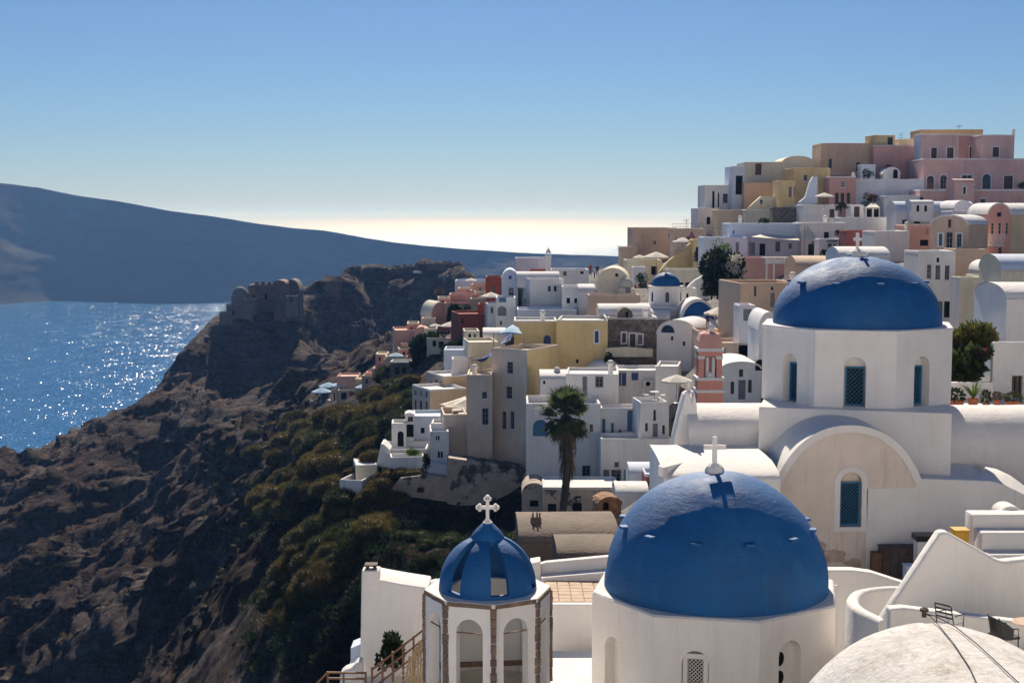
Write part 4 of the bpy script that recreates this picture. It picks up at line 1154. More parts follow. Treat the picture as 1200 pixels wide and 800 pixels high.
# ---- nearest vaulted roof with cables
def near_vault():
    yc1 = 28.0
    ap = P(1087, 721, yc1)
    r = 3.15
    def surf(x, y):  # height of the roof
        dx = x - (ap.x + (y - yc1) * -0.05)
        q = min(0.995, abs(dx) / r)
        return ap.z - r * 0.98 + r * 0.98 * math.sqrt(1 - q * q) - 0.02 * (yc1 - y) * 0.0
    root = thing('vaulted_roof', (ap.x, 22, ap.z - 4), 'stained white barrel vaulted roof with two cables running over it', 'roof')
    mb = MB(); rings = []
    for j in range(34):
        y = yc1 - 0.4 * j
        off = (y - yc1) * -0.05
        drop = 0.0 if j > 2 else [0.16, 0.05, 0.012][j]
        rg = []
        for i in range(49):
            a = math.pi * (0.02 + 0.96 * i / 48)
            x = ap.x + off - (r - drop) * math.cos(a); z = ap.z - r * 0.98 - drop + r * 0.98 * math.sin(a)
            z += 0.035 * noise.noise(Vector((x * 0.8, y * 0.8, 3))) + 0.012 * noise.noise(Vector((x * 3, y * 3, 5)))
            rg.append((x, y, z))
        rg = [(rg[0][0], y, ap.z - 5)] + rg + [(rg[-1][0], y, ap.z - 5)]
        rings.append(rg)
    mb.loft(rings, closed=False); mb.quad(*rings[0])
    mb.build('vault', 'stained_vault', root, smooth='auto')
    def hit(px, py):  # point of the roof seen at a pixel
        rr = ray(px, py); best = None
        for k in range(900):
            y = 30 - 0.01 * k * 1.2
            if y < 19: break
            p = Vector((0, 0, CAM_Z)) + rr * (y / rr.y)
            if y <= yc1 and p.z >= surf(p.x, y): return p
        return best
    for pix in ([(1083, 719), (1090, 724), (1100, 735), (1118, 757), (1136, 784), (1146, 806)], [(1083, 719), (1096, 724), (1120, 737), (1146, 758), (1172, 782), (1197, 806)]):
        pts = []
        for q in pix:
            h = hit(*q)
            if h is None:
                h = P(q[0], q[1], yc1); 
            pts.append(Vector((h.x, h.y, surf(h.x, h.y) + 0.05)))
        mb = MB(); mb.tube(pts, 0.011, 6); mb.build('cable', 'black_metal', root)
    k0 = P(1083, 719, yc1 - 0.05)
    mb = MB(); mb.lathe((k0.x, k0.y, k0.z - 0.06), [(0.05, 0), (0.05, 0.10), (0.09, 0.12), (0.09, 0.17), (0.03, 0.2)], 10); mb.build('bracket', 'old_wood', root)
near_vault()

# ---- chairs and table on the patio
def patio():
    zf = zat(745, 34) - 0.12
    def chair_thing(lab, p, rz, solid):
        root = thing('chair', (0, 0, 0), lab, 'chair')
        for sx in (-0.22, 0.22):
            mb = MB(); mb.tube([(sx, -0.22, 0), (sx, -0.2, 0.44), (sx * 1.08, -0.2, 0.64), (sx * 1.1, 0.16, 0.66)], 0.014, 6); mb.build('leg', 'black_metal', root)
            mb = MB(); mb.tube([(sx, 0.27, 0), (sx, 0.18, 0.44), (sx * 0.95, 0.30, 0.92)], 0.014, 6); mb.build('leg', 'black_metal', root)
        if solid:
            mb = MB(); rings = []
            for i in range(9):
                a = R(-100 + 200 * i / 8)
                x, y = 0.29 * math.sin(a), 0.02 + 0.27 * math.cos(a); lean = 0.09 * max(0, math.cos(a))
                rings.append([(x * .92, y * .92, 0.40), (x, y, 0.42), (x * 1.05, y + lean, 0.64 + 0.26 * max(0, math.cos(a)) ** .6), (x * .97, y + lean - .03, 0.64 + 0.26 * max(0, math.cos(a)) ** .6)])
            mb.loft(rings, caps=True); mb.build('backrest', 'black_metal', root, smooth='auto')
            mb = MB(); mb.box(-0.25, 0.25, -0.23, 0.24, 0.41, 0.46); mb.build('seat', 'black_metal', root)
        else:
            for i in range(4):
                z = 0.60 + 0.10 * i; y = 0.18 + 0.25 * (z - 0.44)
                mb = MB(); mb.bar((-0.215, y, z), (0.215, y, z), 0.02, 0.035); mb.build('back_slat', 'black_metal', root)
            for i in range(6):
                mb = MB(); mb.box(-0.21, 0.21, -0.22 + 0.07 * i, -0.18 + 0.07 * i, 0.43, 0.45); mb.build('seat_slat', 'white_old' if False else 'grey_metal', root)
        root.location = p; root.rotation_euler = (0, 0, rz)
        return root
    p = P(1113, 728, 31.4); c1 = chair_thing('black metal slatted armchair facing the patio table', (p.x, 31.4, p.z - 0.45), R(200 - 90 + 20), False)
    p = P(1177, 742, 30.6); c2 = chair_thing('black tub chair tucked in at the round wooden table', (p.x, 30.6, p.z - 0.48), R(90 + 15), True)
    p = P(1207, 728, 30.2)
    root = thing('table', (p.x, p.y, p.z - 0.74), 'round pale wood patio table beside the black tub chair', 'table')
    mb = MB(); mb.lathe((p.x, p.y, p.z), [(0.36, -0.03), (0.38, -0.015), (0.36, 0.0)], 28); mb.build('top', 'pale_wood', root)
    mb = MB(); mb.tube([(p.x, p.y, p.z - 0.03), (p.x, p.y, p.z - 0.72)], 0.03, 8); mb.build('leg', 'black_metal', root)
    mb = MB(); mb.lathe((p.x, p.y, p.z - 0.74), [(0.22, 0), (0.22, 0.02), (0.03, 0.04)], 16); mb.build('base', 'black_metal', root)
patio()

# ---- lower left: wall with chimney, railings, tiled terrace
def left_house():
    d = 42.0
    p = P(462, 800, d)
    root = thing('house', (p.x, p.y, p.z - 2), 'white house wall with a chimney, dark slope behind, left of the belfry', 'house')
    prism('wall', '', [(421, 850), (423.5, 672), (443, 679), (470, 684), (502, 689), (502, 850)], d, 0, 1.5, 'white_near', root=root, bevel=0.04)
    a = P(424, 680, d); b2 = P(444, 680, d)
    mb = MB(); mb.box(a.x, b2.x, d - 0.01, d + 0.6, a.z - .3, zat(668.5, d)); ch = mb.build('chimney', 'white_near', root, bevel=0.03)
    mb = MB(); zc = zat(668.5, d)
    for q in (-0.11, 0.11): mb.box((a.x + b2.x) / 2 + q - 0.04, (a.x + b2.x) / 2 + q + 0.04, d + 0.15, d + 0.42, zc, zc + 0.1)
    mb.build('flue', 'old_wood', ch)
    mb = MB(); mb.box((a.x + b2.x) / 2 - 0.19, (a.x + b2.x) / 2 + 0.19, d + 0.1, d + 0.48, zc + 0.102, zc + 0.15); mb.build('cap', 'old_wood', ch)
    # rounded roof hump
    q0 = P(472, 684, d + 2.2); mb = MB(); rings = []
    for j in range(8):
        t = j / 7; w = 0.42 * math.sin(math.pi * (0.15 + 0.7 * t)) ** 0.5
        rings.append([(q0.x + w * math.cos(math.pi * i / 12), d + 0.6 + 1.2 * t, q0.z - 0.25 + 0.55 * w / 0.42 * math.sin(math.pi * i / 12)) for i in range(13)])
    mb.loft(rings, closed=False); mb.quad(*rings[0]); mb.build('roof_hump', 'white_near', root, smooth='auto')
    prism('back_parapet', '', [(486, 686), (512, 680), (512, 720), (486, 720)], d + 1.6, 0, 0.3, 'white_near', root=root)
    # small blue-white outhouse
    tag(prism('outhouse', 'pale blue outhouse corner below the chimney wall', [(411, 759), (423, 754), (423, 800), (411, 800)], 43.2, 0, 0.8, 'white_blue'), 'pale blue outhouse corner below the chimney wall', 'outhouse')
    tag(prism('rubble_wall', 'low rounded white wall at the foot of the chimney wall', [(398, 830), (398, 790), (404, 785), (412, 783), (418, 776), (424, 775), (424, 830)], 41.2, 0, 0.6, 'white_old', bevel=0.08), 'low rounded white wall at the foot of the chimney wall', 'wall')
    # wooden stair railing in front
    r = thing('railing', P(465, 800, 39.5), 'brown wooden stair railing climbing towards the belfry', 'railing')
    top = [P(436, 784, 39.5), P(497, 737, 39.0)]
    for off in (0, 0.28, 0.56):
        mb = MB(); mb.bar(top[0] - Vector((0, 0, off)), top[1] - Vector((0, 0, off)), 0.07, 0.06); mb.build('rail', 'wood', r)
    for i in range(6):
        q = top[0].lerp(top[1], i / 5); mb = MB(); mb.bar(q + Vector((0, 0, 0.06)), q - Vector((0, 0, 1.1)), 0.06); mb.build('post', 'wood', r)
    r = thing('fence', P(405, 800, 39.8), 'brown wooden fence panel at the edge of the dark slope', 'fence')
    a, b2 = P(384, 787.5, 39.8), P(428.5, 788, 39.8)
    for off in (0, 0.17):
        mb = MB(); mb.bar(a - Vector((0, 0, off)), b2 - Vector((0, 0, off)), 0.05); mb.build('rail', 'wood', r)
    for t in (0, 0.42, 1):
        q = a.lerp(b2, t); mb = MB(); mb.bar(q + Vector((0, 0, .03)), q - Vector((0, 0, 0.9)), 0.055); mb.build('post', 'wood', r)
    mb = MB(); mb.bar(a, a + Vector((-0.8, -0.6, -0.7)), 0.04); mb.build('rail', 'wood', r)
    # bundle of poles / rolled shade next to the belfry
    r = thing('rolled_shade', P(486, 800, 38.2), 'rolled cane shade and ropes leaning on the belfry', 'shade')
    for i in range(9):
        a = P(474 + 2.4 * i, 812, 38.1); b2 = P(480 + 1.9 * i, 768 - 3.0 * i + (4 if i % 2 else 0), 38.4)
        mb = MB(); mb.tube([a, a.lerp(b2, .5) + Vector((0.03 * (i % 3), 0, 0.02)), b2], 0.026, 6); mb.build('cane', 'rope', r)
    for i in range(3):
        mb = MB(); a = P(455 + 4 * i, 806, 38.0); b2 = P(497, 752 + 9 * i, 38.3); mb.tube([a, a.lerp(b2, .5) - Vector((0, 0, .04)), b2], 0.014, 5); mb.build('rope', 'rope', r)
left_house()

def tiled_terrace():
    z = zat(708, 45.4)
    x0, x1 = P(640, 708, 45.4).x, P(712, 690, 47).x + 1.5
    root = thing('terrace', ((x0 + x1) / 2, 47, z - 4), 'small terrace paved with ochre tiles between belfry and lower dome', 'terrace')
    prism('wall', '', [(640, 708), (720, 708), (720, 850), (640, 850)], 45.4, 0, 0.3, 'white_near', root=root, bevel=0.03)
    mb = MB(); mb.box(x0, x1, 45.72, 49.0, z - 0.4, z - 0.03); mb.build('slab', 'grout', root)
    s = 0.42; y = 45.75; j = 0
    proto = None
    while y < 48.6:
        x = x0 + 0.03
        while x < x1 - s:
            if proto is None:
                mb = MB(); g = s - 0.02
                mb.hexa([(0, 0, -0.03), (g, 0, -0.03), (g, g, -0.03), (0, g, -0.03)], [(0.008, .008, 0.012), (g - .008, .008, 0.012), (g - .008, g - .008, 0.012), (.008, g - .008, 0.012)])
                proto = mb.build('paving_tile', 'tile', None); t = proto
            else:
                t = proto.copy(); COL.objects.link(t)
            t.parent = root
            t.location = Vector((x, y, z + random.uniform(-0.008, 0.004))) - ORG[root.name]
            x += s
        y += s
    prism('parapet', '', [(633, 661), (640, 659), (715, 652), (715, 700), (633, 700)], 49.0, 0, 0.35, 'white_near', root=root, bevel=0.03)
    prism('parapet_pier', '', [(621.5, 660), (633.5, 658), (634.5, 700), (621.5, 700)], 48.7, 0, 0.8, 'white_near', root=root, bevel=0.03)
    prism('bench', '', [(634, 677), (715, 670), (715, 705), (634, 705)], 48.4, 0, 0.55, 'white_near', root=root, bevel=0.03)
tiled_terrace()

# ================================================================== the village
H = house
# --- hilltop: pink palace and its neighbours
H('house', 'pink hilltop house upper storey with white framed doors under the sky', 1080, 1124, 157, 186, 232, 4, 8, 'pink', mr='trim', xs=1071, ms='lilac', wins=[('w', 1091, 173, 1098, 185.5, 's'), ('w', 1109.5, 173, 1117.5, 185.5, 's')], ctrl=False, ext=1)  # lilac left flank: its bluish light is painted into the wall colour
H('house', 'narrow recessed pink wall between the two upper pink storeys', 1122, 1152, 158, 186, 236, 0, 6, 'rose', mr='trim', wins=[('W', 1136, 172, 1139.5, 185.5, 's')], ctrl=False, ext=1)
H('house', 'pink cube with a single white framed window on the hilltop', 1150, 1189, 158, 186, 231, 0, 8, 'pink', mr='trim', wins=[('w', 1163, 172.5, 1171, 184, 's')], ctrl=False, ext=1)
H('house', 'ochre attic block behind the pink hilltop house', 1078, 1152, 152, 165, 246, 0, 6, 'ochre', ctrl=False, ext=6)
H('house', 'pink lower storey with a row of white arched openings', 1082, 1205, 186, 223, 226, 0, 9, 'pink', mr='trim', wins=[('W', 1086, 206, 1094.5, 221.5, 'as'), ('d', 1101.5, 205, 1110, 221.5, 'as'), ('g', 1127, 205, 1140, 210, 's'), ('B', 1151, 204, 1161, 221.5, 'as'), ('w', 1176, 206, 1187, 221.5, 's')], par=0.5)
H('house', 'long pink terrace wall with small arched niches', 1078, 1205, 222.5, 243, 219, 0, 6, 'pink', mr='trim', wins=[('d', 1148.5, 233, 1155, 240, 's'), ('n', 1190, 229, 1196, 235, 'a')])
H('house', 'small pink turret with one window on the terrace wall', 1118, 1142, 213, 232, 216, 6, 3, 'pink', roof='rv', ya=209.5, wins=[('W', 1128.5, 219, 1132, 227.5, 's')], ctrl=False)
H('house', 'brownish pink block left of the pink hilltop house', 1024, 1073, 170, 210, 236, 0, 7, 'rose', mr='trim', wins=[('W', 1063, 190, 1068, 202)], ctrl=True)
H('house', 'ochre rooftop cube with a dark doorway on the hilltop', 1024.5, 1049, 158.5, 172, 237, 8, 4, 'ochre', wins=[('W', 1040, 161, 1046.5, 170.5)], ctrl=False, ext=1)
H('house', 'orange stub wall with plants beside the ochre rooftop cube', 1053, 1071, 163, 171, 240, 0, 3, 'orange', ctrl=False, ext=2)
H('house', 'tan hilltop house with blue windows and a stepped parapet', 962, 1026, 168, 203, 239, 0, 7, 'tan', wins=[('B', 971, 186, 975, 198), ('d', 1003, 190, 1008, 201)])
H('house', 'ochre topped upper room at the left end of the hilltop', 966, 998, 168.5, 180, 242, 0, 5, 'ochre', ctrl=False, ext=3)
H('house', 'small white arched hut among plants below the pink block', 1035, 1055, 205, 210, 230, 0, 3, 'white', roof='gv', ya=196, wins=[('k', 1046.5, 198.5, 1052, 209, 'ap')], ctrl=False)
H('house', 'white cube terrace below the tan hilltop house', 1010, 1026, 193, 210, 231, 0, 3, 'white_blue', ctrl=False)
H('house', 'long rosy white retaining wall under the pink block', 1003, 1083, 210, 231, 225, 0, 4, 'lilac', ms='white')
H('house', 'white house with one dark window under the rosy wall', 1036, 1082, 229.5, 258, 219, 0, 5, 'white', wins=[('g', 1041, 244, 1047, 254.5)])
H('house', 'salmon house with three shuttered doors behind the white parasol', 972, 1003.5, 207, 250, 224, 0, 6, 'rose', mr='trim', wins=[('g', 985, 212, 991, 219.5), ('W', 978.5, 226, 983, 239), ('W', 985, 226, 989.5, 239), ('W', 992, 226, 996.5, 239)])
H('house', 'bright ochre house beside the white diagonal stair', 930, 973, 197, 242, 228, 4, 6, 'ochre', wins=[('d', 942, 205, 946, 212)])
H('house', 'low ochre annex with pale shutters below the vaulted beige house', 912, 932, 212, 238, 224, 0, 5, 'ochre', wins=[('y', 924, 219, 928, 231), ('y', 930, 219, 931.5, 231)])
H('house', 'beige house with one barrel vault near the hill crest', 872, 953, 190, 232, 238, 0, 8, 'cream', wins=[('w', 885, 190.6, 892.5, 205)])
H('house', 'beige barrel vault on top of the long beige house', 917, 953, 190.5, 200, 237.6, 0, 8, 'cream', roof='gv', ya=183, ctrl=False, ext=0.5)
H('house', 'tan wall of the beige vaulted house above the terrace', 872, 911, 214, 236, 234, 0, 3, 'tan', ctrl=False)
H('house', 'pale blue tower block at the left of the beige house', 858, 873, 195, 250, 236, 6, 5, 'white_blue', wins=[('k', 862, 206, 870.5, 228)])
H('house', 'white block with two tall slits over the sea', 826, 859, 217, 252, 238, 4, 6, 'white', wins=[('k', 834.5, 224, 837.5, 244), ('k', 841, 226, 843, 243), ('d', 847, 227, 853, 238)])
H('house', 'white corner house with an arched opening below the slit tower', 818, 842, 244, 272, 233, 4, 6, 'white', wins=[('k', 828, 254, 832.5, 263, 'a')])
H('house', 'long peach retaining wall below the person in blue', 840, 878, 246, 275, 226, 0, 5, 'orange')
H('house', 'cream stair terrace on which a person in blue stands', 874, 915, 246, 265, 222, 0, 7, 'cream')
prism('stair', 'cream sloping stair wall up to the terrace below the vaulted house', [(872, 248), (892, 230), (911, 230.5), (911, 250), (872, 250)], 227, 0, 1.2, 'cream', 'stair')
prism('stair', 'white diagonal stair wall in front of the ochre house', [(922, 261), (922, 251), (932, 241), (944, 231), (949, 214), (953, 207), (958, 207), (958, 238), (948, 240), (932, 261)], 221, 0, 1.0, 'white_blue', 'stair')
H('house', 'white terrace house with an orange doorway under the parasol', 941, 982, 240, 262, 213, 0, 5, 'white', wins=[('w', 972, 245, 978, 255)])
H('house', 'dark stone cave wall under the white diagonal stair', 905, 942, 243, 264, 218, 0, 2, 'dark_stone', ctrl=False)
H('house', 'white wall with a brown door and white gate posts', 997, 1012, 240, 266, 207, 0, 3, 'white', wins=[('w', 1000.5, 242, 1007.5, 265)])
H('house', 'dark garden pavilion wall under the small canvas roof', 1014, 1031, 243, 257, 209, 0, 3, 'white', wins=[('k', 1015.5, 244, 1022, 255), ('k', 1024, 244, 1030, 255)], ctrl=False)
H('house', 'white terrace wall below the little canvas pavilion', 985, 1055, 255, 276, 203, 0, 4, 'white')
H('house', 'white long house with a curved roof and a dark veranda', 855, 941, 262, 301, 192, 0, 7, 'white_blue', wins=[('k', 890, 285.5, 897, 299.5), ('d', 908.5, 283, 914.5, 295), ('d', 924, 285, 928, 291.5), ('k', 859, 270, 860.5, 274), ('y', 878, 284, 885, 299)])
H('house', 'white house end with a dark window behind the triangular sail', 939, 992, 261, 301, 190, 0, 6, 'white', wins=[('k', 965.5, 272, 971.5, 280), ('k', 947, 286, 958, 299)], par=0.5)
H('house', 'white blue lower wall left of the veranda', 824, 876, 278, 322, 187, 0, 5, 'white_blue', wins=[('y', 862, 284, 866, 300)], ctrl=True)
H('house', 'tiny white gatehouse with a grey door by potted plants', 960, 985, 280, 302, 180, 0, 3, 'white', wins=[('d', 970, 285, 975, 297), ('y', 976, 286, 980, 297), ('k', 969, 281.2, 981, 283.4)])
H('house', 'long rose wall behind the white pergola', 872, 945, 302, 330, 178, 0, 4, 'rose', ctrl=False)
H('house', 'dark red retaining wall behind the upper church dome', 992, 1026, 270, 293, 176, 0, 4, 'deepred')
H('house', 'plain white box house behind the blue dome', 1025, 1066, 271, 303, 166, 0, 6, 'white')
H('house', 'pinkish house with dark openings beside the plain white box', 1064, 1093, 264, 303, 168, 0, 6, 'salmon', wins=[('k', 1078, 281, 1088, 288), ('k', 1069, 293, 1075, 302), ('n', 1082, 268, 1088, 275)])
H('chapel', 'white chapel with blue vault and arched belfry wall', 1050, 1142, 250, 275, 196, 0, 5, 'white', roof='rv', ya=236, mr='white_blue', wins=[('B', 1057, 257.5, 1063, 270), ('k', 1071, 254, 1078.5, 262, 'a')], cat='chapel')
H('house', 'white barrel roofed belfry arch on the blue vaulted chapel', 1068, 1094, 238.5, 251, 194, 0, 3, 'white', roof='rv', ya=234.5, wins=[('k', 1074, 240.5, 1077.5, 248, 'a'), ('k', 1083, 240.5, 1086.5, 248, 'a')], ctrl=False, ext=1)
H('house', 'small white vault end right of the blue vaulted chapel', 1118, 1139, 245, 260, 190, 0, 7, 'lilac', roof='gv', ya=235, ctrl=False)
H('house', 'white flat roof with a wavy edge below the pink terrace', 1116, 1160, 247, 262, 183, 0, 5, 'lilac', ctrl=False)
H('house', 'beige barrel gabled house with shutters and dark door', 1090, 1135, 264, 300, 150, -36, 6, 'greybeige', roof='gv', ya=252, xs=1158, ms='tan', mr='white', wins=[('d', 1111, 257, 1115, 267, 'p'), ('t', 1100, 274, 1104.5, 288, 's'), ('d', 1108, 272, 1116.5, 294), ('d', 1121, 274, 1127, 289.5, 's')])
H('house', 'tall white house with three dark windows in a row', 1075, 1120, 294.5, 376, 138, 0, 5, 'white', wins=[('d', 1086, 310, 1091.5, 326.5), ('d', 1096, 310.5, 1102, 327.5), ('d', 1107, 311, 1113, 328), ('k', 1097.5, 302, 1101, 307.5), ('y', 1091, 353, 1098, 372), ('y', 1099, 353, 1105, 372), ('k', 1106, 353, 1113.5, 372)])
H('house', 'tan side block between the white windows and the balcony house', 1119, 1158, 292, 335, 142, 0, 4, 'tan', ctrl=False)
H('house', 'cream block with a raised parapet right of the three windows', 1124, 1152, 325, 405, 124, 8, 5, 'cream', xs=1114, ms='white', par=0.6, wins=[('w', 1155, 328, 1158, 347)])
H('house', 'cream annex with a brown doorway beside the raised parapet', 1151, 1174, 324, 400, 127, 0, 5, 'cream', wins=[('w', 1155, 328, 1159.5, 347)], ctrl=False)
H('house', 'pink gabled house with a white balcony and three tall windows', 1157, 1184, 252, 315, 155, 0, 7, 'rose', roof='gv', ya=238, mr='white', wins=[('g', 1161.5, 261, 1165.5, 274.5), ('g', 1170, 261, 1174, 274.5), ('g', 1178.5, 261, 1182, 274.5), ('d', 1170, 290, 1174, 303), ('k', 1168.5, 249, 1173, 253.8, 'p')])
H('house', 'orange tan wall of the balcony house at the picture edge', 1183.5, 1225, 252, 315, 156, 0, 7, 'orange', roof='rv', ya=238, mr='white', ctrl=False)
H('house', 'white vaulted annex with one small window below the balcony', 1151, 1178, 318, 350, 134, 0, 4, 'white', roof='gv', ya=306, wins=[('k', 1165, 311, 1169.5, 320.5, 'p')], ctrl=False)
H('house', 'blue grey barrel vault over a beige wall at the right', 1172, 1225, 317, 395, 106, 0, 5, 'cream', roof='rv', ya=299, mr='white_blue')
H('house', 'round shouldered white block above the white window wall', 1179, 1235, 350, 402, 71, 0, 5, 'white', roof='rv', ya=334, ctrl=False, wins=[])
H('house', 'white house with a brown window above the flowerpots', 1163, 1235, 402, 492, 64, 6, 5, 'white', xs=1161.5, wins=[('W', 1185, 440, 1199, 471)], ctrl=True, par=0.12)

# --- middle: between the sea glitter and the upper church
H('house', 'beige sea front block with a single small window', 744, 792, 267, 302, 226, 4, 8, 'beige', wins=[('g', 765, 281, 769.5, 287.5), ('W', 783, 274, 787, 278)])
H('house', 'small low beige block at the sea end of the lane', 728, 747, 290, 312, 222, 0, 6, 'beige')
H('house', 'beige terrace block under the thin metal railing', 789, 828, 268, 300, 216, 0, 6, 'beige')
H('house', 'ochre block with an arched passage by the terrace', 812, 827, 281, 315, 198, 0, 5, 'ochre', wins=[('k', 815, 289, 820.5, 306, 'a')])
prism('stair', 'ochre stair wall curving down from the parasol terrace', [(769, 326), (771, 320), (784, 305), (800, 294), (805, 293), (805, 288), (809, 285), (813, 288), (814, 320), (790, 330)], 200, 0, 1.2, 'ochre', 'stair')
H('house', 'cream terrace house under the two joined parasols', 734, 776, 305, 348, 206, 0, 6, 'cream', wins=[('k', 744, 318, 749, 330), ('k', 752, 322, 757, 332), ('k', 763, 312, 770, 322)])
H('house', 'white cube with pink edges below the parasol terrace', 742, 757, 313, 336, 200, 0, 3, 'lilac', ctrl=False)
H('house', 'cream barrel vaulted house with a round gable', 699.5, 737, 333, 350, 184, -6, 8, 'cream', roof='gv', ya=314, wins=[('k', 721, 320.5, 724.5, 324, 'p'), ('n', 703, 325, 706, 336, '')])
H('house', 'little cream domed annex right of the round gable', 726, 744, 338, 350, 181, 0, 4, 'cream', roof='dome', ya=326, wins=[('y', 733, 336, 739, 345, 'p')], ctrl=False)
H('house', 'beige retaining wall below the round gabled house', 690, 750, 346, 374, 176, 0, 4, 'greybeige')
H('house', 'cream garden wall above the little blue dome', 782, 826, 316, 342, 178, 0, 5, 'cream', wins=[('k', 797, 331, 801, 337), ('k', 803, 331, 808, 337)])
prism('stair', 'white curved stair wall right of the little blue dome', [(806, 350), (806, 336), (815, 328), (826, 322), (832, 321), (832, 350)], 170, 0, 1.0, 'white', 'stair')
H('house', 'tiny white house with a dark door beside the blue dome drum', 800, 817, 338, 356, 166, 0, 3, 'white', wins=[('k', 804, 344, 807, 350)], ctrl=False)
H('house', 'dark stone house with three white framed openings', 710, 771, 372, 425, 150, 0, 6, 'dark_stone', mr='white', wins=[('w', 738, 391, 744.5, 408, 's'), ('W', 729, 390, 733.5, 401.5, 's'), ('W', 747.5, 392, 752.5, 403, 's')])
H('house', 'white barrel vault behind the dark stone house', 702, 762, 370, 375, 155, 0, 5, 'white', roof='rv', ya=357.5, ctrl=False)
H('house', 'small stone gable with an opening on the dark stone house', 724, 741, 371, 376, 150.3, 0, 2, 'dark_stone', roof='gv', ya=361, wins=[('k', 733, 365, 736, 372, 'p')], ctrl=False, ext=0.5)
prism('parapet', 'pale parapet in front of the dark stone house', [(710, 408), (735, 406.5), (765, 409), (765, 418), (710, 418)], 147.5, 0, 0.5, 'cream', 'parapet')
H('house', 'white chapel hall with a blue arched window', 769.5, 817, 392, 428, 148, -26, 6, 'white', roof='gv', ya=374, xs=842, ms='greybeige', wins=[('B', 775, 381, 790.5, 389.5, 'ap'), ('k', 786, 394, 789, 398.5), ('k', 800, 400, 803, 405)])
H('house', 'beige terrace block under the cream parasol', 818, 846, 388, 420, 140, 0, 5, 'greybeige', ctrl=True)
H('house', 'brownish block stepped below the parasol terrace', 842, 872, 391, 430, 132, 6, 5, 'beige')
H('house', 'tan fortress like house with a narrow slit below the flowering tree', 867.5, 940, 332, 385, 128, 8, 7, 'tan', wins=[('W', 883.5, 335.5, 886.5, 347), ('k', 903.5, 336, 906.5, 340), ('k', 925, 326.5, 928, 330), ('y', 902.5, 343, 908, 360)], ms='tan')
H('house', 'tan vaulted block rising behind the blue dome', 934, 982, 318, 345, 134, 0, 6, 'tan', roof='rv', ya=301, wins=[('k', 944, 317, 947, 320)], ctrl=False)
H('house', 'white barrel roof just above the blue dome top', 984, 1043, 303, 318, 112, 0, 5, 'white', roof='rv', ya=290, wins=[('w', 1037, 293, 1042, 303)], ctrl=False)
H('house', 'white box house with lattice panel beside the tan fortress house', 866, 886, 358, 388, 122, 0, 3, 'lilac', wins=[('y', 871, 362, 881, 376)], ctrl=False)
H('house', 'white vaulted house with a grey door left of the church drum', 846, 892, 432, 490, 104, 0, 6, 'white', roof='gv', ya=424, wins=[('W', 856, 447, 860.5, 461.5), ('y', 865, 445, 874, 468), ('W', 876.5, 445, 881, 460), ('W', 866, 432.5, 871, 441.5), ('k', 885, 421, 896, 434, 'ap')])
H('house', 'white stepped house behind the church drum', 889, 912, 388, 440, 108, 0, 5, 'white', ctrl=False, roof='gv', ya=366)
H('house', 'white block behind the pink bell tower', 840, 870, 422, 470, 112, 0, 5, 'white_blue', ctrl=False)
H('house', 'grey terrace block with glass doors below the parasol house', 846, 884, 402, 440, 122, 0, 5, 'greybeige', ctrl=False, wins=[('d', 848, 408, 850.5, 420)])

# --- yellow house and its tower
H('house', 'tall beige tower wall with dark windows and yellow flank', 576, 617.5, 408, 545, 143, -30, 6, 'tower_beige', xs=655, ms='yellow', par=0.5, wins=[('d', 594, 424, 601, 437.5), ('d', 593, 453, 600, 467), ('d', 588.5, 482, 593, 502.5), ('d', 598, 482, 602.5, 502.5)], ctrl=False)
H('house', 'yellow house with a blue shuttered window above the white courtyard', 652, 712, 375, 470, 149, -6, 7, 'yellow', mr='white_old', wins=[('b', 697, 388, 701.5, 401.5, 's'), ('k', 675, 421, 678, 425.5)])
H('house', 'yellow upper room with an arched blue door on the terrace', 602.5, 653, 376, 420, 151, 0, 6, 'yellow', mr='white_old', wins=[('b', 637, 392.5, 645.5, 407, 'a')], ctrl=False)
H('house', 'beige block with two windows left of the tower wall', 547, 577, 439.5, 545, 141, 0, 6, 'tower_beige', wins=[('d', 565, 459, 570.5, 467), ('d', 565, 478, 572.5, 498)], ctrl=False)
H('house', 'low beige terrace block with table and parasols on top', 520, 548, 486, 545, 142, 6, 6, 'tower_beige', par=0.6, ctrl=False)
H('house', 'orange beige house upper floor with small windows on its shaded side', 520, 549, 441, 470, 164, 24, 6, 'orange', xs=500, ms='greybeige', mr='white', swins=[('d', 503.5, 446, 506, 456), ('d', 509, 445, 513, 456), ('d', 515, 447, 518, 456)], ctrl=False)  # side's shade is put into the colour: greybeige against the warm lit orange front
H('house', 'orange beige house lower floor with two rows of small windows', 504, 547, 457, 510, 158, 24, 6, 'orange', xs=483, ms='greybeige', mr='white', swins=[('d', 485, 457.5, 488, 463), ('d', 491, 458, 494, 464), ('d', 497.5, 459, 501, 465), ('W', 485, 469, 488, 480), ('W', 491, 470, 494.5, 482), ('W', 498, 470.5, 501, 482)])  # shade painted here too: greybeige side, orange front for the light
H('house', 'rosy blank house under the blue sail on the terrace', 549, 584, 401, 440, 170, 8, 6, 'cream', ctrl=False)
H('house', 'white stepped blocks beside the dark tree', 520, 550, 410, 440, 174, 0, 5, 'white_blue', wins=[('k', 534, 424, 538, 428)], ctrl=False)
H('house', 'small white block in front of the stepped white blocks', 530, 552, 421, 440, 168, 4, 3, 'white', ctrl=False)
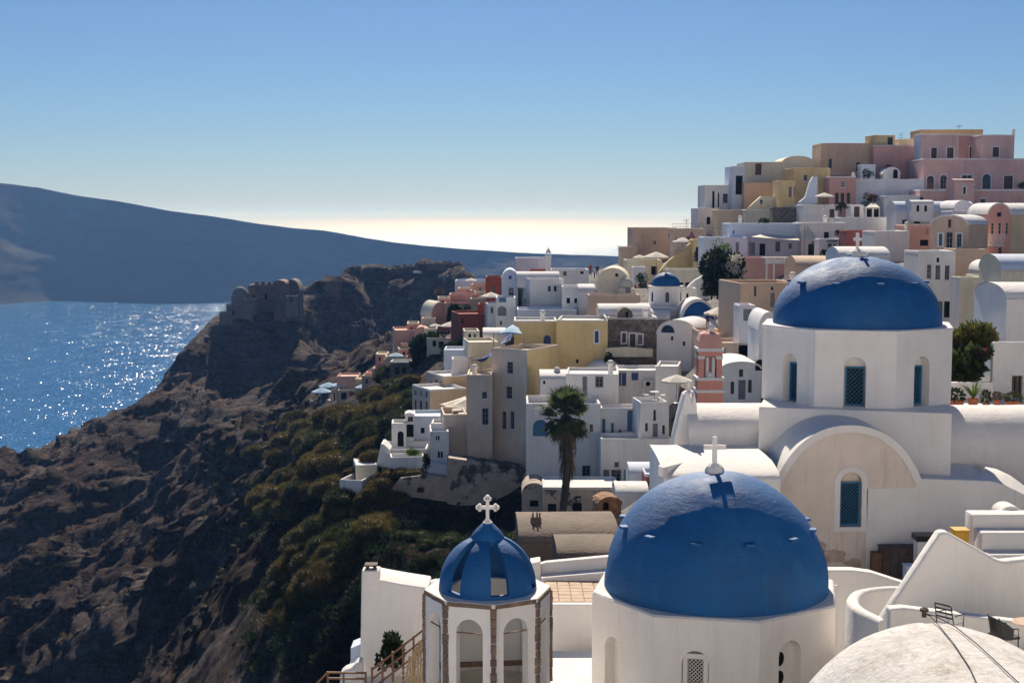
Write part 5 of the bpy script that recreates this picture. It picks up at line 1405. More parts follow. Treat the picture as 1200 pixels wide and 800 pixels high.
# peeling retaining wall and cave houses below
prism('retaining_wall', 'tall peeling plaster retaining wall below the tower', [(524, 620), (524, 536), (560, 541), (600, 546), (622, 552), (642, 570), (650, 585), (652, 622)], 136.5, 0, 2.5, 'peeling', 'wall')
prism('retaining_wall', 'dark stone retaining wall below the white cliff terraces', [(438, 600), (452, 580), (470, 560), (500, 556), (526, 560), (526, 612), (438, 612)], 136, 6, 2.5, 'peeling', 'wall')
H('house', 'half ruined cave house with dark openings at the palm foot', 636, 726, 571, 612, 117, 0, 5, 'peeling', mr='white_old', wins=[('k', 642, 590, 652, 604), ('k', 671, 589, 682, 604), ('k', 664, 577, 668, 580), ('k', 675, 581, 681, 583.5)], par=0.05, ctrl=False)
H('house', 'cave house front with rounded plaster arch', 612, 640, 580, 612, 119, 0, 4, 'peeling', roof='gv', ya=566, wins=[('k', 621, 586, 631, 593.5, ''), ('k', 641, 588, 645, 592)], ctrl=False)
# white courtyard complex with palm
H('house', 'large white house wall with an arched window behind the palm', 617, 704, 473, 565, 128, 0, 6, 'white', par=0.6, wins=[('t', 624.5, 491.5, 642, 511, 'a'), ('d', 682, 545, 692, 558), ('W', 691, 497, 695, 506)], ctrl=False)
H('house', 'white upper room with a tall louvred door above the palm', 663, 725, 438, 475, 134, -4, 6, 'white', wins=[('y', 682.5, 441, 688, 466), ('d', 697.5, 440, 707, 453.5)], ctrl=False)
H('house', 'rounded white annex beside the yellow tower flank', 633, 666, 444, 476, 136, 0, 5, 'white', roof='rv', ya=437, wins=[('k', 636.5, 446, 639, 450)], ctrl=False)
H('house', 'white courtyard wall with teal doors', 704, 752, 478, 518, 128.5, 0, 3, 'white', wins=[('t', 705.5, 490.5, 709.5, 513), ('t', 716, 495.5, 719.5, 513), ('t', 735, 483, 745, 505), ('w', 736, 476.5, 744, 483), ('t', 725, 503, 728, 513)], ctrl=False)
H('house', 'white cube with four small windows and a terrace on top', 750.5, 784, 472, 520, 124.8, 6, 4, 'white', wins=[('d', 765.5, 480, 769, 493), ('d', 756, 495.5, 759.5, 505.5), ('y', 765, 496, 771, 512), ('d', 776, 498, 779.5, 509)], ctrl=False, par=0.4)
H('house', 'white lower wall with grey doors and a relief arch', 704, 786, 514, 575, 124, 0, 3.5, 'white', par=0.25, wins=[('y', 707, 550, 714, 563), ('d', 716, 550, 728, 565), ('y', 731, 550, 737, 563), ('d', 720, 541, 725.5, 547.5), ('n', 747, 528, 765, 547, 'a'), ('n', 769, 528, 784, 547, 'a')])
H('house', 'white upper house with blue doors and an air unit', 725, 775, 434, 475, 139, 0, 5, 'white', wins=[('b', 725.5, 433.8, 728, 452), ('b', 728.5, 433.8, 734, 452), ('b', 740, 435.5, 748, 445.5), ('d', 773, 454, 775.5, 459.5)], ctrl=True)
H('house', 'white wedge house behind the terrace parasol', 768, 795, 429, 470, 134, -10, 5, 'white', wins=[('b', 794, 450, 803, 466)], ctrl=False)
H('house', 'white flat roof with a small dome above the courtyard', 690, 728, 433, 445, 145, 0, 4, 'white', roof='dome', ya=423, ctrl=False)
H('house', 'small red fronted shed below the white lower wall', 756, 776, 556, 580, 112, 0, 3, 'deepred', mr='white_blue', wins=[('k', 760.5, 559, 767, 570)], ctrl=True)
H('house', 'low white vault at the foot of the white lower wall', 722, 760, 582, 600, 108, 0, 4, 'white', roof='rv', ya=571, ctrl=True)
H('house', 'smaller low white vault near the relief arches', 738, 772, 560, 580, 115, 0, 4, 'white_blue', roof='rv', ya=547, ctrl=False)
H('house', 'brown stucco barrel vaulted store with a chimney', 609, 725, 636, 668, 62, 2, 5, 'brown_stucco', roof='rv', ya=619, ctrl=True)
H('house', 'lower brown stucco vault in front of the vaulted store', 654, 725, 653, 672, 57, 2, 3.4, 'brown_stucco', roof='rv', ya=642, ctrl=False)
H('house', 'broken orange stone stump beside the lower blue dome', 701, 728, 592, 616, 70, 10, 1.2, 'orange_stone', roof='gv', ya=583, wins=[('k', 707, 588, 713, 597, 'ap')], ctrl=False, cat='ruin', ext=1.5)

# --- white and red houses at mid left
H('house', 'white house with twin windows and a pale barrel roof', 621, 661, 327, 372, 194, 10, 7, 'white', xs=605, roof='flat', wins=[('d', 642, 335, 645.5, 341.5), ('d', 649, 335, 652.5, 341.5), ('d', 613, 352, 616, 360)], swins=[('d', 613.5, 350, 616, 360)])
H('house', 'pale barrel vault lying on the twin windowed white house', 606, 656, 328, 333, 197, 6, 4, 'white', roof='rv', ya=319, ctrl=False, ext=0.5)
H('house', 'white round gabled house with a dark arched door', 588, 607, 330, 370, 199, 0, 7, 'white_blue', roof='gv', ya=316, wins=[('d', 596, 337, 602, 353, ''), ('b', 596, 323, 599.5, 327, 'p')])
H('house', 'lilac windowless block with a ridge roof behind the belfry', 604, 642, 302.5, 325, 226, 0, 6, 'lilac')
H('house', 'red brick coloured roof block beside the slim white tower', 621, 641, 316, 326, 214, 0, 3, 'redbrown', ctrl=False)
H('house', 'long white vaulted hall with small windows behind the cubes', 646, 690, 316, 345, 214, 0, 7, 'lilac', roof='flat', wins=[('k', 680, 315.5, 684, 321), ('W', 660, 318, 664, 323)])
H('house', 'white lower cubes with two dark windows in the middle', 659, 696, 336, 372, 190, 0, 6, 'white', wins=[('k', 664, 349, 668, 355.5), ('k', 673, 349.5, 676.5, 355)])
H('house', 'white small barrel block between the cubes and the gable', 678, 697, 342, 360, 188, 0, 5, 'lilac', roof='rv', ya=334, ctrl=False)
H('house', 'white terrace slab below the twin windowed house', 606, 676, 363, 385, 186, 0, 6, 'white_blue', ctrl=True)
H('house', 'dark red tower house beside the white gable', 569, 588, 325, 360, 214, 0, 6, 'redbrown', wins=[('W', 577, 335, 581, 345)])
H('house', 'large dark red house with one slit window', 538, 581, 368, 408, 204, 12, 7, 'redbrown', wins=[('k', 541, 373, 543, 380)])
H('house', 'dark red middle block between tower and large red house', 560, 582, 357, 400, 208, 0, 5, 'redbrown', ctrl=False)
H('house', 'white house with arched alcove and a green box', 581, 604, 349, 395, 190, 0, 6, 'white', wins=[('y', 583, 358.5, 593.5, 370, 'a'), ('t', 585, 348.5, 593, 354, 'p'), ('k', 586, 376, 588, 381)])
H('house', 'white vaulted roof beside the blue sail', 566, 592, 393, 402, 178, 0, 5, 'white', roof='rv', ya=386, ctrl=False)
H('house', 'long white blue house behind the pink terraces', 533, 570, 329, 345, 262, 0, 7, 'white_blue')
H('house', 'salmon house with pale shutters left of the red tower', 552, 570, 334, 352, 250, 0, 6, 'salmon', wins=[('d', 561, 337, 564, 343)])
H('house', 'salmon stepped terraces with a thatched shade', 526, 562, 345, 368, 246, 0, 6, 'salmon', wins=[('y', 554, 346, 560, 350)])
H('house', 'salmon low wall above the small dark tree', 522, 556, 355, 375, 240, 6, 5, 'rose')
H('house', 'orange cube below the salmon terraces', 551, 570, 350, 368, 236, 0, 5, 'orange')
H('house', 'pink barrel vaulted house with a white balcony', 505, 527, 372, 388, 240, 22, 8, 'rose', roof='gv', ya=354, xs=493, ms='salmon', mr='cream', swins=[('d', 498, 364, 500, 373)])
H('house', 'pale balcony block in front of the pink vault', 494, 510, 373, 384, 236, 0, 3, 'cream', ctrl=False)
H('house', 'plain salmon box house at the cliff edge', 463, 488, 387, 420, 236, 8, 6, 'salmon', xs=460, wins=[('k', 461, 389, 462, 394)])
H('house', 'pink gabled house among parasols by the dark tree', 486, 503, 390, 408, 232, 0, 6, 'rose', roof='gv', ya=383)
H('house', 'white table terrace under the single white parasol', 500, 540, 396, 412, 212, 0, 5, 'cream', wins=[('k', 507, 399, 511, 406), ('k', 514, 400, 520, 408)])
H('house', 'salmon stepped house below the plain salmon box', 470, 482, 402, 422, 233, 6, 5, 'salmon', ctrl=False)
H('house', 'orange terrace house beside the dark tree', 452, 478, 418, 440, 226, 6, 5, 'orange', wins=[('k', 464, 421, 467, 428)])
H('house', 'green shaded pergola house at the dark tree foot', 457, 482, 424, 450, 214, 0, 4, 'dark_stone', mr='white_old', wins=[('k', 463, 430, 468, 438), ('k', 471, 430, 476, 438)], ctrl=False)
H('house', 'pink house behind the pale blue parasols on the cliff', 394.5, 419, 441, 470, 258, 0, 6, 'salmon', wins=[('k', 400, 460, 405, 466)])
H('house', 'salmon terrace with a pale roof beside the cliff parasols', 416, 434, 444, 466, 254, 0, 5, 'orange')
for i, (x, y, dd) in enumerate([(428, 437, 252), (436, 432, 248), (444, 427, 244), (450, 421, 240)]):
    H('stair_block', ['lowest', 'second lowest', 'second highest', 'highest'][i] + ' brick red stair block climbing from the cliff parasols', x, x + 10, y, y + 14, dd, 0, 4, 'salmon' if i % 2 else 'rose', cat='stair', ctrl=(i % 2 == 0))
H('house', 'small white hut on the brick red stairs', 449, 457, 431, 440, 238, 0, 3, 'white', wins=[('k', 453, 433, 455, 437)], ctrl=False)
for (x0, x1, y0, y1, d, m_, lab, ws) in [
    (536, 556, 338, 352, 254, 'salmon', 'salmon flat house under the straw parasol', [('d', 541, 342, 543.5, 348), ('y', 547, 341, 550, 347)]),
    (514, 528, 349, 362, 244, 'salmon', 'small terracotta house above the rust brown shrub', [('k', 518, 352, 520.5, 357)]),
    (556, 571, 341, 353, 247, 'cream', 'cream box house with two windows by the red tower', [('d', 558.5, 344, 561, 349), ('d', 564, 344, 566.5, 349)]),
    (477, 491, 379, 395, 238, 'salmon', 'salmon cube left of the pink gabled house', [('k', 481, 383, 483, 388)]),
    (497, 512, 385, 398, 230, 'cream', 'cream terrace cube beside the pink gabled house', [('y', 501, 388, 504, 395)]),
    (486, 502, 403, 416, 224, 'orange', 'peach cube half hidden by the broad dark tree', [('d', 490, 406, 493, 411)]),
    (468, 482, 409, 424, 229, 'rose', 'rose cube on the stairs above the orange terrace house', [('k', 472, 412, 474.5, 418)]),
    (440, 454, 415, 428, 246, 'salmon', 'terracotta cube beside the upper brick red stairs', [('k', 444, 418, 446, 423)]),
    (396, 421, 457, 471, 254, 'orange', 'orange bar counter house under the pale blue parasols', [('k', 400, 460, 406, 468), ('k', 411, 460, 417, 468)]),
    (424, 442, 440, 455, 250, 'salmon', 'low salmon roof house beside the cliff parasols', [('d', 428, 444, 431, 450)]),
    (571, 586, 356, 372, 200, 'white', 'tiny white house squeezed between red tower and alcove', [('B', 575, 360, 578, 367)]),
    (544, 562, 388, 402, 186, 'cream', 'cream flat house in front of the large dark red house', [('k', 549, 391, 552, 397), ('d', 555, 391, 558, 396)])]:
    H('house', lab, x0, x1, y0, y1, d, random.uniform(-6, 10), 5, m_, wins=ws, mr='cream' if m_ != 'white' else None, ctrl=False, ext=5)
# cliff terraces in white
H('house', 'white gateway with a dark arch on the cliff terrace', 459, 476, 496, 530, 146, 4, 3, 'white', wins=[('k', 466, 505, 473, 523, 'a')])
H('house', 'slim white bell arch beside the gateway', 475, 485, 487, 520, 147, 4, 2, 'white', roof='gv', ya=484, wins=[('w', 478, 488, 484, 494), ('k', 476.5, 497, 485, 512)], ctrl=False)
H('house', 'bluish white terrace house with a small black window', 486, 521, 488, 530, 148, 6, 5, 'white_blue', wins=[('k', 493, 501, 497.5, 507.5)])
H('house', 'narrow white house with two dark windows on the stone wall', 504, 526, 506, 560, 139, 4, 5, 'white', roof='flat', wins=[('g', 510, 510, 516, 516.5), ('g', 512, 528, 520, 537.5)], ctrl=False)
H('house', 'bright white parapet block on top of the narrow house', 505, 520, 496, 507, 142, 0, 3, 'white', ctrl=False)
prism('buttress', 'white sloping buttress under the narrow white house', [(497, 552), (503, 540), (526, 545), (531, 556), (528, 575), (498, 569)], 138, 4, 1.5, 'white_blue', 'wall')
H('house', 'white pool terrace with low walls on the cliff', 447, 500, 526, 545, 142, 0, 5, 'white', par=0.5)
H('house', 'long white terrace wall above the rusty bushes', 458, 498, 536, 552, 139, 8, 2.5, 'white')
prism('wall', 'white raking end wall of the pool terrace', [(441, 545), (446.5, 520), (449, 520), (457, 527), (457, 548)], 141, 0, 3.0, 'white', 'wall')
H('house', 'beige step platform below the pool terrace', 417, 442, 545, 563, 140, 10, 4, 'cream', mr='white', par=0.05)
H('house', 'white step platform joining the pool terrace', 430, 447, 540, 556, 143, 0, 3, 'white', par=0.05, ctrl=False)
H('house', 'lowest white walled pen among the cliff bushes', 398, 424, 562, 582, 138, -14, 4, 'white', par=0.9)
plaster('castle_grey', (0.26, 0.215, 0.185), var=0.2, stain_amt=0.5, bump=0.2)
# --- castle ruin on the promontory
H('chapel', 'low stepped annex left of the castle chapel', 257, 272, 366, 378, 468, 10, 4, 'castle_grey', ext=1, cat='chapel', ctrl=False)
H('chapel', 'small block between castle chapel and square ruin', 284, 299, 350, 362, 473, 0, 4, 'castle_grey', ext=2, cat='chapel', ctrl=False)
H('ruin', 'square brown castle ruin with three merlons on the promontory', 291, 322, 334, 362, 482, 0, 10, 'ruin_stone', ext=1, cat='ruin', par=2, ts=0.8, wins=[('k', 296, 345, 299, 352), ('k', 310, 344, 313, 351)])
for i, x in enumerate((300.5, 308, 315.5)):
    prism('merlon', ['left', 'middle', 'right'][i] + ' merlon standing on the square castle ruin', [(x - 1.6, 334), (x - 1.6, 329.8), (x + 1.6, 329.8), (x + 1.6, 334)], 482.2, 0, 1.4, 'ruin_stone', 'merlon')
H('ruin', 'taller gabled brown wall of the castle ruin', 320, 335, 333, 362, 478, 0, 9, 'ruin_stone', roof='gv', ya=328.5, cat='ruin', ctrl=False)
H('ruin', 'broken dark vault beside the castle ruin', 333, 351, 341, 362, 486, 0, 9, 'dark_stone', roof='gv', ya=327.5, cat='ruin', ctrl=False)
H('house', 'small pale hut below the broken castle vault', 335, 347, 347, 357, 474, 0, 4, 'castle_grey', wins=[('k', 340, 348, 342, 354)], ctrl=False)
H('chapel', 'round domed grey chapel at the castle cliff edge', 271, 288.5, 346, 362, 476, 0, 5.2, 'castle_grey', roof='dome', ya=336, cat='chapel', wins=[])
H('chapel', 'grey chapel body stepping down the castle cliff', 266, 296, 357, 374, 470, 14, 6, 'castle_grey', ext=1, cat='chapel', wins=[('k', 272, 364, 275, 369)])
H('ruin', 'low broken wall on the ridge right of the castle', 371, 398, 329, 338, 520, 0, 6, 'ruin_stone', cat='ruin', wins=[('k', 378, 331, 381, 335)], ctrl=False)
H('ruin', 'round castle lookout wall crowded with people', 486, 541, 309, 316, 553, 0, 12, 'ruin_stone', cat='ruin', par=1.0, ext=1, ctrl=False)
H('ruin', 'rough stone lookout wall left of the crowded one', 456, 490, 312, 317, 557, 0, 12, 'ruin_stone', cat='ruin', par=1.0, ext=1, ctrl=False)
prism('slab', 'white marble slab below the crowded lookout', [(484, 320.5), (484, 318), (494, 317.5), (494, 320.5)], 548, 0, 2.0, 'white', 'slab')

# --- the little blue dome chapel in the village
def small_chapel():
    d = 160.0
    px = lambda n_: n_ * d / FPX
    c = P(780, 336, d)
    zd = zat(336, d); zb = zat(357, d)
    root = thing('chapel', (c.x, c.y, zb - 4), 'small white chapel with a blue dome and a blue apse arch in the village', 'chapel')
    mb = MB(); r = px(20)
    k = 24; holes = []
    seg = 12
    for i in range(seg):
        a0, a1 = 2 * math.pi * i / seg, 2 * math.pi * (i + 1) / seg
        A = Vector((c.x + r * math.sin(a0 - math.pi / 12), c.y - r * math.cos(a0 - math.pi / 12), 0)); B = Vector((c.x + r * math.sin(a1 - math.pi / 12), c.y - r * math.cos(a1 - math.pi / 12), 0))
        U = (B - A); W = U.length; U.normalize(); N = Vector((math.sin(a0 + math.pi / 12 - math.pi / 12), -math.cos(a0 + math.pi / 12 - math.pi / 12), 0))
        h = [(W * 0.28, zb + 0.4, W * 0.72, zd - 0.5, True)] if i % 2 == 0 else []
        hs = wall_face(mb, A, U, N, W, zb - 0.5, zd, h, 0.2)
        for q in hs: opening(root, 'B', A, U, N, q[0], q[1], q[2], q[3], True, 0.2, 'white')
    mb.lathe((c.x, c.y, zd), [(r, 0), (r + 0.12, 0.02), (r + 0.12, 0.14), (r - 0.3, 0.16)], 24)
    mb.build('drum_wall', 'white', root)
    cc = Vector((c.x, c.y, zd + 0.14))
    dome_mesh(cc, px(17.3), px(15.5), 40, 12).build('dome', 'dome_blue', root, smooth=True)
    mb = MB(); mb.box(c.x - .06, c.x + .06, c.y - .06, c.y + .06, cc.z + px(15.5), cc.z + px(15.5) + .7); mb.box(c.x - .25, c.x + .25, c.y - .05, c.y + .05, cc.z + px(15.5) + .4, cc.z + px(15.5) + .5); mb.build('cross', 'white', root)
    # base block and lobed roofs
    a, b2 = P(752, 360, d - 3).x, P(812, 360, d - 3).x
    mb = MB(); mb.hexa([(a, d - 2.6, zb - 5), (b2, d - 2.6, zb - 5), (b2, d + 3, zb - 5), (a, d + 3, zb - 5)], [(a, d - 2.6, zb), (b2, d - 2.6, zb), (b2, d + 3, zb), (a, d + 3, zb)]); mb.build('base', 'white', root)
    # apse: white arch slab with a recessed blue half disc
    dd = 154.0; A = P(796, 376, dd); B = P(839, 376, dd); xm = (A.x + B.x) / 2; w = (B.x - A.x) / 2; zz = zat(377, dd); h = zat(350, dd) - zz
    outer = [(w * math.cos(math.pi * i / 20), h * math.sin(math.pi * i / 20)) for i in range(21)]
    mb = MB(); mb.hexa([(xm + u, dd, zz + v) for u, v in outer], [(xm + u, dd + 4, zz + v) for u, v in outer]); mb.build('apse_vault', 'white', root, smooth='auto')
    inn = [(0.1 + w * 0.86 * math.cos(math.pi * i / 20), h * 0.86 * math.sin(math.pi * i / 20)) for i in range(21)]
    mb = MB(); rings = []
    for s in range(6):
        e = math.pi / 2 * s / 5
        rings.append([(xm + u * math.cos(e * 0.98), dd - 0.004 - 0.75 * math.sin(e), zz + 0.02 + v * math.cos(e * 0.98)) for u, v in inn])
    mb.loft(rings, closed=False); mb.build('apse_dome', 'dome_blue', root, smooth=True)
    mb = MB(); mb.box(A.x, B.x, dd, dd + 4, zz - 6, zz); mb.build('apse_wall', 'white', root)
    # roof swellings left of the drum
    mb = MB(); rings = []
    for s in range(9):
        t = s / 8; x = P(735, 372, 157).x + (c.x - P(735, 372, 157).x) * t
        rr = px(13)
        rings.append([(x, 157 - rr * 1.6 * math.cos(math.pi * i / 12), zat(373, 157) + rr * (0.95 + 0.1 * math.sin(t * 6)) * math.sin(math.pi * i / 12)) for i in range(13)])
    mb.loft(rings, closed=False); mb.quad(*rings[0]); mb.build('side_vault', 'white', root, smooth='auto')
    CTRL.append((c.x, c.y, zb - 4))
small_chapel()

# slim white bell tower on the skyline
def slim_tower():
    d = 214.0; c = P(642.5, 318, d); z = lambda y: zat(y, d)
    root = thing('bell_tower', (c.x, c.y, z(322)), 'slim white bell tower with a domed lantern in front of the blue island', 'bell tower')
    w = 3.2 * d / FPX
    mb = MB(); mb.box(c.x - w, c.x + w, c.y - w, c.y + w, z(330), z(301)); mb.build('shaft', 'white', root)
    mb = MB(); mb.box(c.x - w - .1, c.x + w + .1, c.y - w - .1, c.y + w + .1, z(301) + .002, z(300)); mb.build('cornice', 'white', root)
    for sx in (-1, 1):
        for sy in (-1, 1):
            mb = MB(); mb.box(c.x + sx * w * .6 - .1, c.x + sx * w * .6 + .1, c.y + sy * w * .6 - .1, c.y + sy * w * .6 + .1, z(300), z(296.5)); mb.build('column', 'white', root)
    mb = MB(); mb.lathe((c.x, c.y, z(296.5)), [(w * .95, 0), (w * .95, .12), (w * .7, .4), (w * .3, .62), (0, .7)], 16); mb.build('dome', 'white', root, smooth=True)
    mb = MB(); mb.box(c.x - .05, c.x + .05, c.y - .05, c.y + .05, z(291.5), z(289)); mb.build('cross', 'white', root)
slim_tower()

# chimney on the brown vaulted store
p = P(628, 613, 63.5)
root = thing('chimney', p, 'brown terracotta chimney pot on the vaulted store', 'chimney')
mb = MB(); mb.lathe((p.x, p.y, p.z - 0.3), [(0.26, 0), (0.25, 0.55), (0.20, 0.62)], 12); mb.build('stack', 'brown_stucco', root)
mb = MB()
for i in range(5):
    a = 2 * math.pi * i / 5; mb.box(p.x + .17 * math.cos(a) - .04, p.x + .17 * math.cos(a) + .04, p.y + .17 * math.sin(a) - .04, p.y + .17 * math.sin(a) + .04, p.z + .3, p.z + .5)
mb.build('crown', 'brown_stucco', root)

# white pergola, balcony, railings
def pergola():
    d = 172.0
    root = thing('pergola', P(920, 322, d), 'white timber pergola in front of the rose wall', 'pergola')
    a, b2 = P(897, 303, d), P(946, 302.5, d)
    zt = a.z; zb = zat(322, d)
    for x in (898.5, 907, 920.5, 933, 945):
        p = P(x, 303, d); mb = MB(); mb.box(p.x - .1, p.x + .1, d - .1, d + .1, zb - 1, zt); mb.build('post', 'white', root)
    mb = MB(); mb.box(a.x, b2.x, d - .12, d + .12, zat(309, d), zat(304, d)); mb.build('beam', 'white', root)
    for i in range(14):
        x = a.x + (b2.x - a.x) * i / 13; mb = MB(); mb.box(x - .07, x + .07, d - .3, d + 2.6, zt, zt + .14); mb.build('rafter', 'white_old', root)
pergola()
def balcony():
    d = 153.5
    root = thing('balcony', P(1166, 288, d), 'white iron balcony on the pink gabled house', 'balcony')
    a, b2 = P(1155.5, 287, d), P(1177, 287, d); zt = zat(274, d)
    mb = MB(); mb.box(a.x, b2.x, d, 154.9, a.z - .15, a.z); mb.build('slab', 'white', root)
    mb = MB(); mb.box(a.x, b2.x, d, d + .06, zt - .06, zt); mb.build('rail', 'white', root)
    for i in range(15):
        x = a.x + .03 + (b2.x - a.x - .06) * i / 14; mb = MB(); mb.box(x - .02, x + .02, d + .01, d + .05, a.z, zt - .061); mb.build('baluster', 'white', root)
    for i in range(4):
        x = a.x + .2 + (b2.x - a.x - .4) * i / 3
        mb = MB(); ring = [(x + .22 * math.cos(2 * math.pi * q / 12), (a.z + zt) / 2 + .3 * math.sin(2 * math.pi * q / 12)) for q in range(13)]
        mb.tube([(u, d - .02, v) for u, v in ring], .025, 5); mb.build('scroll', 'white', root)
balcony()
def railing(name, label, pts, d0, hgt, m, n_=10):
    root = thing(name, P(pts[0][0], pts[0][1], d0), label, 'railing')
    for i in range(len(pts) - 1):
        a, b2 = P(*pts[i], d0), P(*pts[i + 1], d0)
        for hh in (0, hgt * .5):
            mb = MB(); mb.bar(a - Vector((0, 0, hh)), b2 - Vector((0, 0, hh)), .05); mb.build('rail', m, root)
        for k in range(n_ + 1):
            q = a.lerp(b2, k / n_); mb = MB(); mb.bar(q, q - Vector((0, 0, hgt)), .04); mb.build('post', m, root)
railing('railing', 'thin grey metal railing on the beige terrace over the sea', [(788, 262.3), (829, 262.6)], 216, 0.8, 'grey_metal', 9)
railing('railing', 'dark railing on the left of the white long house', [(836, 267.5), (855, 268.5)], 195, 1.0, 'grey_metal', 8)
railing('railing', 'brown timber railing beside the half ruined cave house', [(697, 575), (719, 571)], 114, 1.3, 'old_wood', 4)
railing('railing', 'white wire railing on the cube terrace by the parasol', [(751, 462), (783, 466)], 121, 0.7, 'white', 5)
railing('railing', 'grey wire railing on the round gabled house terrace', [(700, 342), (732, 344)], 178, 0.9, 'grey_metal', 7)

# ================================================================== small things of the village
def parasol_proto():
    root = thing('parasol', (0, 0, 0), 'x', 'parasol')
    mb = MB(); mb.tube([(0, 0, 0), (0, 0, 2.55)], 0.035, 6); mb.build('pole', 'grey_metal', root)
    mb = MB(); k = 8; r = 1.45
    rim = [(r * math.cos(2 * math.pi * i / k), r * math.sin(2 * math.pi * i / k), 2.05 - 0.0) for i in range(k)]
    mid = [(r * .55 * math.cos(2 * math.pi * i / k), r * .55 * math.sin(2 * math.pi * i / k), 2.33) for i in range(k)]
    hem = [(x, y, z - 0.14) for x, y, z in rim]
    mb.loft([hem, rim, mid]); o = len(mb.v); mb.v.append((0, 0, 2.62)); mb.f += [(o - k + i, o - k + (i + 1) % k, o) for i in range(k)]
    mb.build('canopy', 'canvas', root)
    mb = MB()
    for i in range(k): mb.bar((0, 0, 2.3), (rim[i][0] * .9, rim[i][1] * .9, 2.05), .02)
    mb.build('ribs', 'wood', root)
    mb = MB(); mb.lathe((0, 0, 0), [(0.28, 0), (0.28, .06), (.05, .1)], 10); mb.build('base', 'grey_metal', root)
    return root
par0 = parasol_proto(); pk = kid_list(par0)
# (x, y of canopy rim, depth, size factor, label, canvas)
PAR = [(843, 367.5, 141, 1.15, 'large cream parasol on the terrace above the pink bell tower', 0), (793, 446.5, 119, 0.95, 'cream parasol on the white cube terrace', 0),
       (800, 283.5, 203, 1.1, 'white parasol on the ochre stair terrace', 0), (749.5, 302, 208, 0.75, 'small parasol at the lane end by the low beige block', 0), (769, 301.5, 205, 1.35, 'wide parasol above the cream terrace house', 0),
       (966, 230.5, 212, 1.0, 'white parasol in front of the salmon house', 0), (528, 382, 214, 1.15, 'white parasol by the dark tree below the pink houses', 0), (575.5, 347.5, 206, 1.1, 'pale parasol in front of the dark red tower', 0),
       (377, 459, 258, 1.35, 'pale blue parasol at the outer end of the cliff terrace', 1), (385, 452.5, 262, 1.3, 'pale blue parasol behind the outermost one on the cliff', 1), (402, 451.5, 260, 1.6, 'widest pale blue parasol beside the pink cliff house', 1), (427, 454, 252, 1.2, 'pale blue parasol beside the salmon cliff terrace', 1),
       (464, 417, 224, 0.9, 'pale blue parasol on the orange terrace house', 1), (552, 329, 244, .8, 'straw parasol on the salmon stepped terraces', 0), (510, 382, 226, .7, 'small cream awning parasol by the pink gabled house', 0)]
for i, (x, y, d, s, lab, cv) in enumerate(PAR):
    p = P(x, y, d)
    loc = (p.x, p.y, p.z - 2.0 * s)
    if i == 0:
        q = par0; q.location = loc; q.scale = (s,) * 3; q['label'] = lab; q['group'] = 'parasols on the terraces'; q.rotation_euler = (0, 0, 0.2)
    else:
        q = copy_tree(par0, loc, random.uniform(0, 1), s, lab, 'parasols on the terraces', kids=pk)
    if cv:
        for c in bpy.data.objects:
            if c.parent == q and c.name.startswith('canopy'):
                c.data = c.data.copy(); c.data.materials[0] = MATS['canvas_blue']
# closed rose parasol
p = P(810.5, 284, 206); root = thing('parasol', (p.x, p.y, p.z - 0.6), 'closed rose red parasol on the beige terrace', 'parasol')
mb = MB(); mb.lathe((p.x, p.y, p.z - .3), [(.45, 0), (.62, .5), (.5, 1.1), (.2, 1.7), (0, 2.0)], 10); mb.build('canopy', 'canvas_rose', root, smooth=True)
mb = MB(); mb.tube([p - Vector((0, 0, 1.2)), p], .04, 6); mb.build('pole', 'wood', root)

def sail(label, corners, m, sag=0.25, poles=()):
    """stretched canvas between four (or three) points"""
    pts = [P(*c) for c in corners]
    if len(pts) == 3: pts.append(pts[2].lerp(pts[0], .02))
    ctr = sum(pts, Vector()) / 4
    root = thing('shade_sail', (ctr.x, ctr.y, min(p.z for p in pts)), label, 'shade sail')
    mb = MB(); k = 8; rings = []
    for i in range(k + 1):
        a = pts[0].lerp(pts[3], i / k); b2 = pts[1].lerp(pts[2], i / k); rg = []
        for j in range(k + 1):
            q = a.lerp(b2, j / k); s_ = math.sin(math.pi * i / k) * math.sin(math.pi * j / k); q = q.lerp(ctr, 0.12 * (math.sin(math.pi * i / k) + math.sin(math.pi * j / k)) * .5 * (1 - s_))
            rg.append(q - Vector((0, 0, sag * s_)))
        rings.append(rg)
    mb.loft(rings, closed=False)
    o = mb.build('canvas', m, root, smooth=True)
    sd = o.modifiers.new('thick', 'SOLIDIFY'); sd.thickness = 0.02
    for (x, y0, y1, d) in poles:
        mb = MB(); mb.tube([P(x, y0, d), P(x, y1, d)], .05, 6); mb.build('pole', 'grey_metal', root)
sail('cream wavy sail over the veranda of the white long house', [(879.5, 277.5, 187), (938, 282, 187), (937, 277.5, 191), (892, 274, 191)], 'canvas', .3, [(879.7, 277, 300, 187)])
sail('white triangular sail beside the white long house', [(944, 282, 187), (959, 281, 189), (946, 264, 190)], 'canvas', .1, [(943, 263, 301, 187)])
sail('pale blue pointed sail on the yellow house terrace', [(583, 391, 146), (613, 391.5, 145), (608, 384, 150), (600.5, 380, 149)], 'canvas_blue', -.3, [(578.5, 390, 407, 145), (614, 391, 408, 145)])
sail('navy blue sail hanging below the yellow terrace', [(552, 422.5, 147), (575.5, 417.5, 145), (576, 412, 148), (566, 419, 149)], 'canvas_navy', .5, [(549.5, 420, 441, 147), (564, 424, 440, 146)])
sail('navy blue draped sail behind the pointed one', [(585, 404, 148), (598, 399, 147), (600, 390, 150), (592, 395, 151)], 'canvas_navy', .4)
sail('white canopy over the beige block terrace', [(514, 474, 150), (530, 480, 149), (546, 470, 150), (546, 464, 153)], 'canvas', .3)
